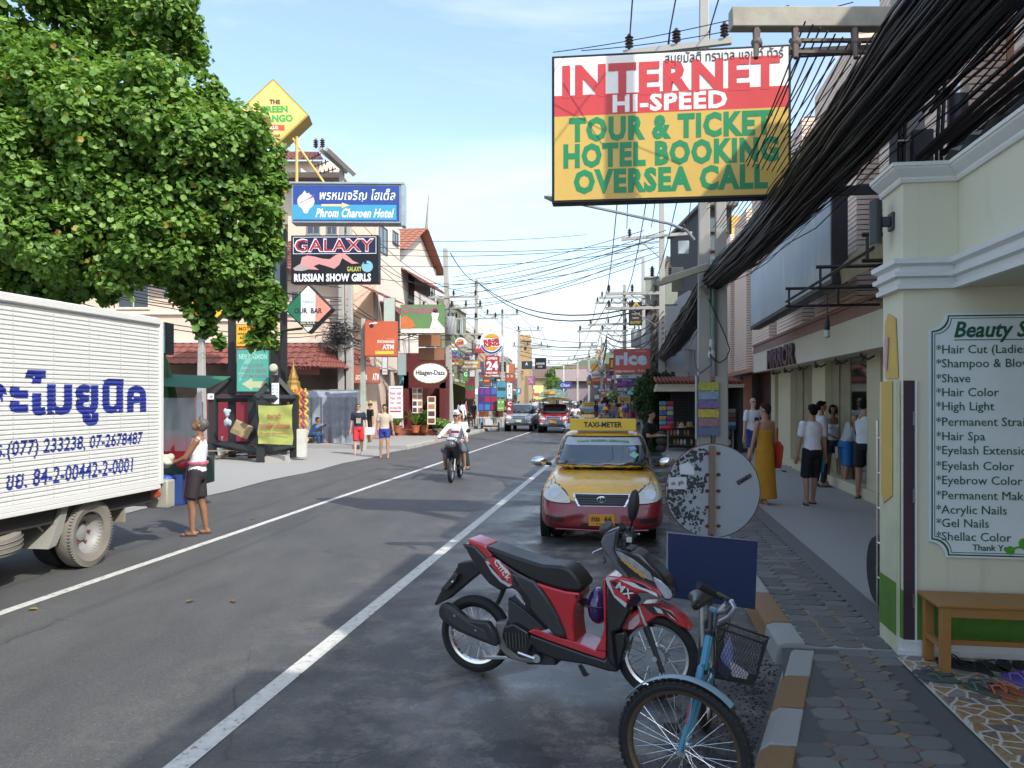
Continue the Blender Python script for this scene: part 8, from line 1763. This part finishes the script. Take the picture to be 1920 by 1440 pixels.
# ---- motorcycle with rider and pillion coming towards the camera
mc0=GP(846,905);mcz=radians(-6)
def motorcycle(label,loc,rz,body='#14161a',low=False,name='motorcycle'):
 o=thing(name,label,'motorcycle',loc,rz)
 for y in(.0,1.22):
  w=link('wheel',None,o);w.location=(0,y+.0,.29);m=MB();m.lathe([(.22,-.03),(.27,-.042),(.288,-.02),(.29,0),(.288,.02),(.27,.042),(.22,.03)],28,ax='x',cap=False);m.build('tyre',RUBBER,w)
  m=MB();m.lathe([(.225,-.02),(.21,0),(.225,.02)],24,ax='x',cap=False);m.cyl((-.05,0,0),(.05,0,0),.05)
  for k in range(12):a=k*pi/6;m.cyl((0,0,0),(0,.215*cos(a),.215*sin(a)),.004,n=4)
  m.build('rim',STEEL,w)
 for s in(-1,1):m=MB();m.cyl((s*.075,0,.29),(s*.075,.12,.72),.02,n=8);m.build('fork_leg',STEEL,o)
 m=MB();m.loft([[V((x,y+.0,z))for x,z in((-.06*w_,z0),(-.10*w_,(z0+z1)/2),(-.07*w_,z1),(.07*w_,z1),(.10*w_,(z0+z1)/2),(.06*w_,z0))]for y,w_,z0,z1 in((-.14,1.2,.76,.94),(.0,2.0,.62,1.02),(.16,2.5,.36,1.02),(.3,1.1,.34,.80),(.7,1.1,.32,.72),(1.0,1.2,.45,.78),(1.5,.8,.66,.82))]);m.build('fairing',M(body,.3,coat=.4),o,subd=1,fixn=True)
 m=MB();m.ell((0,-.10,.90),(.13,.08,.09));m.build('headlight',M((.10,.10,.11),.1,coat=1),o);m=MB();m.ell((0,-.02,1.02),(.12,.06,.045));m.build('cowl',M('#b9babc',.3),o)
 m=MB();m.loft([[V((x,y,.45+.145*sin(acos_)+.0))for x in(-.05,.05)]for y,acos_ in((-.2,1.0),(-.1,1.25),(.0,1.4),(.12,1.3))],closed=False,cap=False);m.build('mudguard',M(body,.3),o)
 m=MB();m.tube([(-.36,.10,1.02),(-.2,.06,1.05),(.2,.06,1.05),(.36,.10,1.02)],.014,6);m.build('handlebar',BLACK,o)
 for s in(-1,1):mr=link('mirror',None,o);m=MB();m.ell((s*.40,.04,1.22),(.065,.02,.045),10,8,Matrix.Rotation(-s*.5,4,'Y'));m.build('shell',BLACK,mr);m=MB();m.tube([(s*.22,.06,1.05),(s*.35,.05,1.19)],.007,5);m.build('stem',BLACK,mr)
 m=MB();m.loft([[V((w_*cos(a),y,z+.04*sin(a)))for a in[2*pi*q/12 for q in range(12)]]for y,w_,z in((.45,.08,.78),(.8,.14,.77),(1.2,.13,.80),(1.5,.07,.84))]);m.build('seat',M((.02,.02,.02),.5),o,fixn=True)
 m=MB();m.tube([(-.28,.55,.28),(.28,.55,.28)],.014,6);m.cyl((.13,.5,.3),(.15,1.5,.42),.04,n=10);m.build('footrest',SG,o);return o
motorcycle('dark motorcycle with two riders coming towards the camera in the lane',mc0,mcz)
def rel(x,y,z=0):return mc0+Matrix.Rotation(mcz,3,'Z')@V((x,y,z))
person('motorcycle rider in white shirt, pink-white cap and sunglasses',rel(0,.72),mcz,1.68,'tan',('longsleeve','#e0e2e8'),('knee','#5c6068'),'short',feet=[(-.24,-.22,.34),(.24,-.22,.34)],hands=[(-.34,-.60,1.03),(.34,-.60,1.03)],lean=(0,-.12),sit=True,hipz=.86,glasses=True,hat=('cap','#d8ccd4'),vox=.012,shoes=None)
bx(M('#8c3044',.7,var=.6,vs=60),'shirt_print',COL.objects[-1]if 0 else[x for x in COL.objects if x.name.startswith('person')][-1],-.10,.11,-.262,-.255,1.14,1.20)
person('passenger with dark hair in white top and jeans sitting behind the rider',rel(.0,1.06),mcz,1.66,'tan',('tee','#c9ccd4'),('trousers','#2c4250'),'long',feet=[(-.26,-.28,.32),(.27,-.25,.32)],hands=[(-.15,-.35,.98),(.17,-.35,.98)],lean=(.03,-.05),sit=True,hipz=.90,vox=.014,sex='f')
# ---- riders, vendors and crowd farther down the street
def rider(label,px,Y,t,shirt,hat,skin='brown',rz=None):
 q=P(px,745,Y);q.z=0;motorcycle('motorcycle under the '+label,q,-radians(6)if rz is None else rz)
 person(label,q+V((.08,.7,0)),-radians(6)if rz is None else rz,1.66,skin,('tee',shirt),('trousers','#2a2c34'),'short',feet=[(-.22,-.22,.32),(.22,-.22,.32)],hands=[(-.33,-.58,1.02),(.33,-.58,1.02)],lean=(0,-.1),sit=True,hipz=.86,hat=hat,vox=.02,detail=False,shoes=None)
rider('rider in orange shirt between the two pickups',1018,47,0,'#d8682c',None)
person('man with white cap and blue shirt behind the left side of the taxi roof',V(((1066-960)/F*17,17,-.36)),radians(-80),1.72,'brown',('tee','#3a6ca0'),('trousers','#2c3038'),'short',hat=('cap','#c8ccd4'),vox=.014)
rider('rider with blue helmet beyond the taxi sign',1172,24,0,'#6a2440',('cap','#1c3aa0'))
rider('rider with orange hat and brown jacket beyond the taxi sign',1135,26,0,'#4a443c',('hat','#c88a30'))
rider('rider in white in front of the far taxi',1078,44,0,'#d8d4cc',('cap','#c8c0a8'))
person('man in black t-shirt bending behind the right side of the taxi',V(((1207-960)/F*19,19,-.0)),radians(60),1.70,'tan',('tee','#101114'),('trousers','#2c2a30'),'short',hands=[(-.1,-.4,1.1),(.1,-.42,1.1)],lean=(0,-.35),vox=.014,shoes=None)
person('woman in yellow tank top among the crowd right of the far taxi',P(1167,745,38)-V((0,0,1.85)),0,1.66,'tan',('tank','#d0a838'),('shorts','#3c3c44'),'long',vox=.018,sex='f',detail=False,shoes=None)
rnd=random.Random(21);CW=['#2c3850','#6a8ab0','#c8ccd0','#8a3040','#3a3c40','#a88a60','#4a6a9c','#1c1e24','#b0b4bc','#7a5a6a','#c87a8c','#5a6a50']
CN=['navy','light blue','white','dark red','charcoal','tan','blue','black','grey','mauve','pink','olive']
proto=[]
for k in range(12):
 o,_=person('distant pedestrian in %s top walking in the far right crowd'%CN[k],P(1120+6.3*k+rnd.uniform(-3,3),745,44+rnd.uniform(-4,14)),rnd.uniform(-3,3),1.62+.012*k,rnd.choice(['tan','brown','fair']),('tee',CW[k]),('trousers' if k%2 else 'shorts',rnd.choice(CW)),'short' if k%3 else 'long',vox=.028,detail=False,shoes=None,group='pedestrians in the far street');o.location.z=.15;proto.append(o)
for k in range(14):
 q=P(rnd.choice([rnd.uniform(985,1008),rnd.uniform(1085,1150),rnd.uniform(940,1000)]),745,rnd.uniform(60,80));q.z=.02
 dup(proto[k%12],q,rnd.uniform(-3,3),'far pedestrian in %s top, tiny, where the street bends%s'%(CN[k%12],'' if k<12 else ', by the left row'))
for k,px in enumerate((888,903,912,928,1003,1006)):
 q=P(px,745,50+k*1.3 if k<4 else 60+k);q.z=.15;dup(proto[(k*5)%12],q,rnd.uniform(-1,1),'pedestrian in %s top by left stalls, %s'%(CN[(k*5)%12],['beside the mural','in front of the mural','behind the food cart','at the green board','left of the songthaew','behind the motorbikes'][k]))
# stalls and small goods
ss_=thing('souvenir_stall','open souvenir stall with tile-edged canopy, hats and sandals, right of the taxi','stall',P(1290,745,27.5),-A0);ss_.location.z=.15
def sx(px,Y=27.5):return(px-1290)/F*Y
m=MB();m.box(sx(1229),sx(1352),-.9,2.2,zof(734,27)-.15,zof(727,27)-.15);m.box(sx(1231),sx(1386),-.85,2.2,zof(727,27)-.146,zof(720,27)-.15);m.build('canopy',M('#b5aa94',.7),ss_)
m=MB()
for k in range(22):m.cyl((sx(1231)+k*.13,-.95,zof(718,27)-.12),(sx(1231)+k*.13,2.2,zof(712,27)+.0),.055,n=6)
m.build('roof_tiles',M('#8a4434',.8,var=.4),ss_,kind='stuff')
bx(M((.025,.024,.025),.8,var=.5),'back_wall',ss_,sx(1236),sx(1384),2.0,2.1,0,2.6);bx(M((.03,.028,.028),.8),'side_wall',ss_,sx(1380),sx(1386),-.6,2.0,0,2.6)
m=MB()
for k in range(14):m.tube([(sx(1262)+.085*k,.9,.95),(sx(1262)+.085*k,.9,2.1)],.006,4)
for k in range(12):m.tube([(sx(1262),.9,.98+.1*k),(sx(1262)+1.15,.9,.98+.1*k)],.006,4)
m.build('wire_grid',M((.10,.10,.10),.5,.5),ss_)
sh_=M('#4a4238',.8)
for(xa,xb)in((1253,1305),(1336,1372)):
 for z in(.18,.50,.80):bx(sh_,'shelf',ss_,sx(xa),sx(xb),.1,.7,z,z+.03)
 for x in(xa,xb):bx(M('#8a8474',.8),'shelf_post',ss_,sx(x)-.03,sx(x)+.03,.05,.1,0,.95)
rnd=random.Random(4)
for(xa,xb)in((1256,1302),(1338,1370)):
 for zi,z in enumerate((.21,.53,.83)):
  n=int((sx(xb)-sx(xa))/.115)
  for i in range(n):
   x=sx(xa)+.06+i*.115;c=rnd.choice([(.5,.2,.04),(.02,.02,.02),(.25,.18,.08),(.5,.5,.5),(.03,.03,.05)])if xa<1300 else rnd.choice([(.5,.08,.2),(.5,.5,.5),(.1,.2,.4)])
   m=MB();out=[(.042*sin(a),.10*cos(a)+.1)for a in[2*pi*k/10 for k in range(10)]];m.prism(out,-.01,.01);m.build('sandal_pair',M(c,.6,var=.3,vs=30),ss_,fixn=True).location=(x,.12,z)
for k,(px,py,c)in enumerate([(1278,797,'#b09a78'),(1292,795,'#8f7c58'),(1341,799,'#b8924a'),(1355,802,'#a8823c'),(1350,795,'#7c6a50')]):
 h_=thing('straw_hat',['wide straw hat left of the pair on the stall shelf','taller straw hat right of the pair on the stall shelf','yellow straw hat beside the poles on the stall shelf','small pointed straw hat on the stall shelf','dull brown hat behind the yellow ones on the stall shelf'][k],'hat',P(px,py,27.3),0,'hats on the souvenir stall');m=MB();m.lathe([(.17,-.09),(.17,-.08),(.09,-.06),(.085,.02),(.05,.07),(0,.075)],16);m.build('hat',M(c,.85,var=.2),h_)
BG=['#3c7a90','#8a2c2c','#a88a3c','#8c6a8c','#3a5a9c','#7a9c6a','#b07a3c','#5c3a6c','#3c8a9c','#a0405a','#4a4a8c','#8c3c28']
for k in range(12):
 b_=thing('folded_bag',['teal','dark red','ochre','lilac','blue','green','orange','purple','turquoise','rose','indigo','rust'][k]+' folded cloth bag hanging in the column at the stall corner','bag',P(1243+13*(k%2),757+9*(k//2),26.6),0,'bags at the stall corner');bx(M(BG[k],.7,var=.2),'bag',b_,-.11,.11,-.08,.08,-.075,.075,bevel=.03)
b_=thing('red_bag','big red bag at the foot of the hanging bags','bag',P(1250,802,26.5));m=MB();m.ell((0,0,0),(.24,.12,.09));m.build('bag',M('#b01c24',.6),b_)
for k in range(3):b_=thing('rucksack','dark rucksack %s by the left post of the souvenir stall'%['on top of the stack','in the middle of the stack','at the bottom of the stack'][k],'rucksack',P(1240,815+13*k,26.4),0,'rucksacks by the stall');m=MB();m.ell((0,0,0),(.17,.13,.14));m.build('rucksack',M((.035,.04,.035),.8,var=.4),b_)
for k in range(5):b_=thing('folded_shirts','stack of folded printed shirts, number from the top: '+['first','second','third','fourth','fifth'][k],'shirts',P(1368,770+8*k,27.0),0,'shirts right of the poles');bx(M(['#8a8a70','#6a5a50','#5a4048','#8c94a0','#3a5068'][k],.8,var=.6,vs=20),'shirts',b_,-.18,.18,-.1,.1,-.06,.06)
for k in range(5):b_=thing('folded_shirts','folded shirts','shirts',(0,0,-50))if 0 else None
# chair outside the shop
ch=thing('chair','orange-brown wooden chair with a slotted back by the cream pillars','chair',G(1470,863,.15),radians(60));cm=M('#b0662c',.5)
bx(cm,'seat',ch,-.21,.21,-.2,.2,.43,.46)
for x,y,h in((-.19,-.18,.43),(.19,-.18,.43),(-.19,.18,.95),(.19,.18,.95)):bx(cm,'leg',ch,x-.02,x+.02,y-.02,y+.02,0,h)
for z in(.55,.68,.80,.92):bx(cm,'back_rail',ch,-.17,.17,.17,.19,z-.02,z+.02)
for x in(-.1,0,.1):bx(cm,'back_slat',ch,x-.015,x+.015,.172,.188,.57,.90)
for k,(a,b)in enumerate([(1470,884),(1500,880),(1488,876),(1460,862)]):s_=thing('flip_flop',['dark flip flop left of the white cloth on the pavement','dark flip flop right on the white cloth','flip flop at the near edge of the white cloth','flip flop under the slotted chair'][k],'slipper',G(a,b,.15),k);m=MB();m.prism([(.05*sin(q),.13*cos(q))for q in[2*pi*i/12 for i in range(12)]],0,.02,'z');m.build('sole',M((.03,.03,.04),.8),s_,fixn=True)
wc=thing('white_cloth','white paper or cloth lying on the pavement before the pillars','cloth',G(1486,873,.15));m=MB();m.prism([(-.3,-.1),(.2,-.2),(.36,.05),(.1,.2),(-.25,.15)],0,.02,'z');m.build('sheet',M('#b8bcc4',.8,var=.4,vs=12),wc,fixn=True)
# left: flower garland stall, spirit house, covered stalls
gs=thing('flower_stall','small flower garland stall with steel rails by the twin pole','stall',G(612,836,.012),.1)
m=MB()
for x in(-.5,0,.5,.95):m.tube([(x,0,0),(x,0,.95)],.018,5)
for z in(.5,.95):m.tube([(-.5,0,z),(.95,0,z)],.015,5)
m.build('rail',STEEL,gs)
for k,(x,c)in enumerate(((-.35,'#d8862c'),(.1,'#d89a2c'),(.3,'#c02c5a'),(.75,'#c83a6a'))):
 m=MB()
 for i in range(12):m.ell((x+.05*cos(i*2),-.05,.85-.04*i),.04,6,5)
 m.build('garland',M(c,.8,var=.3),gs)
m=MB();m.lathe([(.12,0),(.15,.18),(.13,.2)],12,(.0,-.3,0));m.lathe([(.1,0),(.12,.12)],12,(.45,-.3,0));m.build('pot',M('#a05a34',.8),gs)
fl=thing('flower_garlands','tall hanging orange and yellow flower garlands behind the frame banner','flowers',P(562,745,28));fl.location.z=.02
for j_,(x,c)in enumerate(((-.15,'#d87a24'),(.0,'#c89a2c'),(.12,'#b84a6a'),(-.28,'#e09030'),(.22,'#d8b040'))):
 m=MB()
 for i in range(34):m.ell((x+.05*sin(i*1.3+j_),.03*cos(i),2.25-.055*i),.05,6,5)
 m.build('garland',M(c,.8,var=.4,vs=15),fl)
sp_=thing('spirit_house','golden spired spirit house behind the black frame','shrine',P(550,745,28.6));sp_.location.z=.02
m=MB();m.lathe([(.12,0),(.1,1.7),(.30,1.75),(.32,2.1),(.30,2.3),(.24,2.4),(.25,2.5),(.17,2.6),(.18,2.7),(.1,2.85),(.1,2.92),(.03,3.1),(.0,3.4)],8);m.build('tower',spots('#9a7838',[('#5c4420',12,.45,.65,.8)],.5,.3),sp_)
fr_=thing('display_fridge','white fridge-like board standing right of the cloth banner','fridge',P(564,825,25.3));fr_.location.z=.012;bx(M('#c8c8c0',.6),'board',fr_,-.13,.15,0,.2,.1,.98)
pc=thing('plastic_sheet','grey translucent plastic sheet hung over the closed stall by the twin pole','sheet',P(600,745,32.5));pc.location.z=.01;m=MB();rr=[]
for i in range(25):x=-.9+2.4*i/24;w_=.08*sin(i*1.7)+.05*sin(i*3.1);rr.append([V((x,w_,0)),V((x,w_*.7,1.0)),V((x,w_*.4,2.0)),V((x,.3,2.25))])
m.loft(rr,closed=False,cap=False);m.build('sheet',M('#8f949c',.25,var=.3,vs=3),pc);m=MB();m.box(-.9,1.5,.5,2,0,2.3);m.build('stall_body',M((.22,.22,.22),.7),pc)
# covered stall with umbrella behind the truck
um=thing('closed_umbrella','folded green market umbrella behind the rear of the truck','umbrella',P(303,745,15.5));um.location.z=.012
m=MB();rr=[]
for z,r in((1.35,.24),(1.5,.30),(2.0,.25),(2.6,.13),(2.95,.03)):rr.append([V((r*(1+.22*cos(8*a))*cos(a),r*(1+.22*cos(8*a))*sin(a),z))for a in[2*pi*k/48 for k in range(48)]])
m.loft(rr);m.build('canopy',M('#4a7050',.7,var=.2),um);m=MB();m.cyl((0,0,0),(0,0,3),.025,n=8);m.build('pole',STEEL,um)
rc=thing('covered_cart','food cart covered with red cloth and clear plastic behind the truck','cart',P(335,745,15));rc.location.z=.012
m=MB();m.ell((0,0,1.05),(.42,.3,.2));m.ell((.15,-.1,.88),(.2,.2,.22));m.ell((-.25,0,1.0),(.3,.3,.22));union(m,'red_cover',M('#c0242c',.8,var=.12,bump=.3,bs=9),rc,.03,2)
bx(M('#2c4a3c',.7),'cart_body',rc,-.5,.45,.0,.6,.35,.85);m=MB()
for x in(-.45,.4):m.cyl((x,.1,0),(x,.1,1.9),.02,n=6)
m.build('leg',STEEL,rc);bx(M('#24407c',.6),'blue_tub',rc,-.25,.15,-.2,.1,0,.55)
m=MB();rr=[]
for i in range(13):x=-.3+.95*i/12;rr.append([V((x,-.3+.04*sin(i*2),1.0)),V((x*.9,-.32+.05*sin(i*1.3),1.5)),V((x*.8,-.2,1.98))])
m.loft(rr,closed=False,cap=False);m.build('plastic_sheet',M((.75,.78,.80),.12,0,0,alpha=.35,spec=.8),rc)
m=MB();m.add([(-.75,-.5,2.22),(.75,-.5,2.15),(.7,.8,2.4),(-.7,.8,2.45)],[(0,1,2,3)]);m.build('green_canopy',M('#1f6a4c',.7),rc)
rt=thing('red_tank_stall','dark red box stall behind the black sign frame','stall',P(430,745,30));rt.location.z=.012;bx(M('#7c1c30',.6,var=.2),'body',rt,-1.3,1.5,0,1.2,.3,2.1,.05);bx(M((.03,.03,.03),.8),'base',rt,-1.2,1.4,.1,1.1,0,.3)
# food cart on the far left lane edge
fc=thing('food_cart','small wheeled food cart with wooden boxes left of the silver pickup','cart',P(917,745,46.5),-A0);fc.location.z=0
bx(M('#c4beb0',.7),'counter',fc,-.75,.75,0,.8,.78,.86);bx(M('#7a4a2c',.8),'crate',fc,-.6,-.15,.1,.6,.86,1.18);bx(M('#5c2c20',.8),'crate',fc,.35,.75,.1,.6,.86,1.3);bx(M('#c8ccd4',.6),'notice',fc,-.2,.2,-.03,-.01,.40,.76);bx(M('#4a3a30',.8),'lower_shelf',fc,-.5,.5,.05,.7,.28,.34)
for s in(-1,1):wheel(fc,s*.5,.4,.28,.05)
m=MB()
for x in(-.7,.7):m.cyl((x,.05,0),(x,.05,.8),.02,n=6)
m.build('leg',STEEL,fc)
bx(M((.05,.05,.055),.8),'bin',fc,-.9,-.68,-.1,.1,0,.32)
# hanging small goods and posters along both far rows for the cluttered street edge
rnd=random.Random(77);PCOL=['#3a5aa0','#a83038','#c8c8c8','#c89030','#3c7a50','#6a4a8c','#2a9ac0','#d0d0b0','#9a4a6a','#404850','#d06030','#e0e0e0']
PN=dict(zip(PCOL,['blue','red','pale grey','ochre','green','purple','sky blue','khaki','plum','slate','orange','white']))
adj=['pale','dark','small','narrow','square','tall','faded','bright','dull','plain','worn','tilted']
for k in range(46):
 right=k%2;s0=50+k*1.9;t_=6.9+rnd.uniform(-.6,.6)if right else-4.9+rnd.uniform(-.8,.9);z=rnd.uniform(1.6,4.6);w_=rnd.uniform(.4,1.3);h_=rnd.uniform(.4,1.6);c=rnd.choice(PCOL)
 o=thing('shop_sign','%s %s far shop sign over the %s pavement, %s'%(adj[k%12],PN[c],'right' if right else 'left',['very near the bend','before the bend','past the bend','far off'][k//12]),'sign',R(s0,t_,z),RA(s0),'small hanging signs of the far street');bx(M((.08,.08,.08),.6),'frame',o,-w_/2,w_/2,0,.12,-h_/2,h_/2)
 bx(M(fade(c,.4),.5,var=.25,vs=3),'panel',o,-w_/2+.04,w_/2-.04,-.01,-.001,-h_/2+.04,h_/2-.04);bx(M(rnd.choice(PCOL),.5),'stripe',o,-w_/2+.1,w_/2-.1,-.014,-.0105,-.08*h_,.12*h_)
for k in range(7):
 right=k%2;s0=54+k*7;q=R(s0,6.6 if right else-4.4,2.3);o=thing('market_umbrella',['white','teal','faded blue','cream','dark green','pale yellow','grey'][k]+' stall umbrella in the far street','umbrella',(q.x,q.y,0),0);m=MB();m.lathe([(1.0,2.2),(.5,2.5),(0,2.65),(.0,2.6),(.5,2.46),(.98,2.17)],10,cap=False);m.build('canopy',M(['#d0d4d4','#3c9a90','#7a9ab0','#d8d0b0','#2f5a40','#d8cc80','#9a9a9a'][k],.7),o);m=MB();m.cyl((0,0,0),(0,0,2.5),.03,n=6);m.build('pole',STEEL,o)
for k in range(7):
 s0=47+k*7.5;right=k%2;o=thing('air_conditioner','%s air conditioner box on a far wall of the %s row'%(['white','grey','dusty','pale','stained','old','cream'][k],'right' if right else 'left'),'air conditioner',R(s0,7.7 if right else-5.9,4.2+.4*(k%3)),RA(s0));bx(M('#b8b8b2',.6,var=.2),'casing',o,-.25,.25,-.35,.35,-.25,.25,.02);m=MB();m.lathe([(.18,-.36),(.18,-.352),(.14,-.351)],16,(0,0,0),'y');m.build('fan_grille',DARK,o)
for k,(px,Y,z)in enumerate(((845,43.6,5.9),(893,56.6,5.6),(1194,43.5,5.2),(1128,65.6,4.6))):
 o=thing('transformer_can','grey cylinder transformer hung on a far pole, '+['leaning left pole','second left pole','pole by the brown banner','pole above the red sign'][k],'transformer',((px-960)/F*Y,Y,z));m=MB();m.lathe([(.3,-.5),(.32,-.45),(.32,.4),(.25,.5)],16);m.build('tank',M('#9a9c98',.5),o)
 for x in(-.12,.12):insulator(o,x,0,.5,.8)
rnd=random.Random(5)
for k in range(34):
 right=k%3==0;s0=40+k*1.25 if not right else 52+k*.9;t_=7.3+rnd.uniform(-.3,.5)if right else-5.6+rnd.uniform(-.5,.7);z=rnd.uniform(2.2,5.4);w_=rnd.uniform(.5,1.5);h_=rnd.uniform(.35,1.2);c=rnd.choice(PCOL)
 o=thing('shop_sign','%s %s panel with bands in the crowded %s row, %s, %s'%(adj[(k*5)%12],PN[c],'right' if right else 'left',['low down','middle height','high up'][min(2,int((z-2.2)/1.1))],['near end','middle','far end'][min(2,k//12)]),'sign',R(s0,t_,z),RA(s0),'crowded signs of the far rows');bx(M((.1,.1,.1),.6),'frame',o,-w_/2,w_/2,0,.12,-h_/2,h_/2)
 bx(M(fade(c,.4),.5,var=.3,vs=4),'panel',o,-w_/2+.03,w_/2-.03,-.01,-.001,-h_/2+.03,h_/2-.03)
 for j in range(2):bx(M(rnd.choice(PCOL),.5),'printed_band',o,-w_/2*rnd.uniform(.4,.85),w_/2*rnd.uniform(.3,.85),-.014,-.0105,-h_/2+h_*(.2+.38*j),-h_/2+h_*(.42+.38*j))
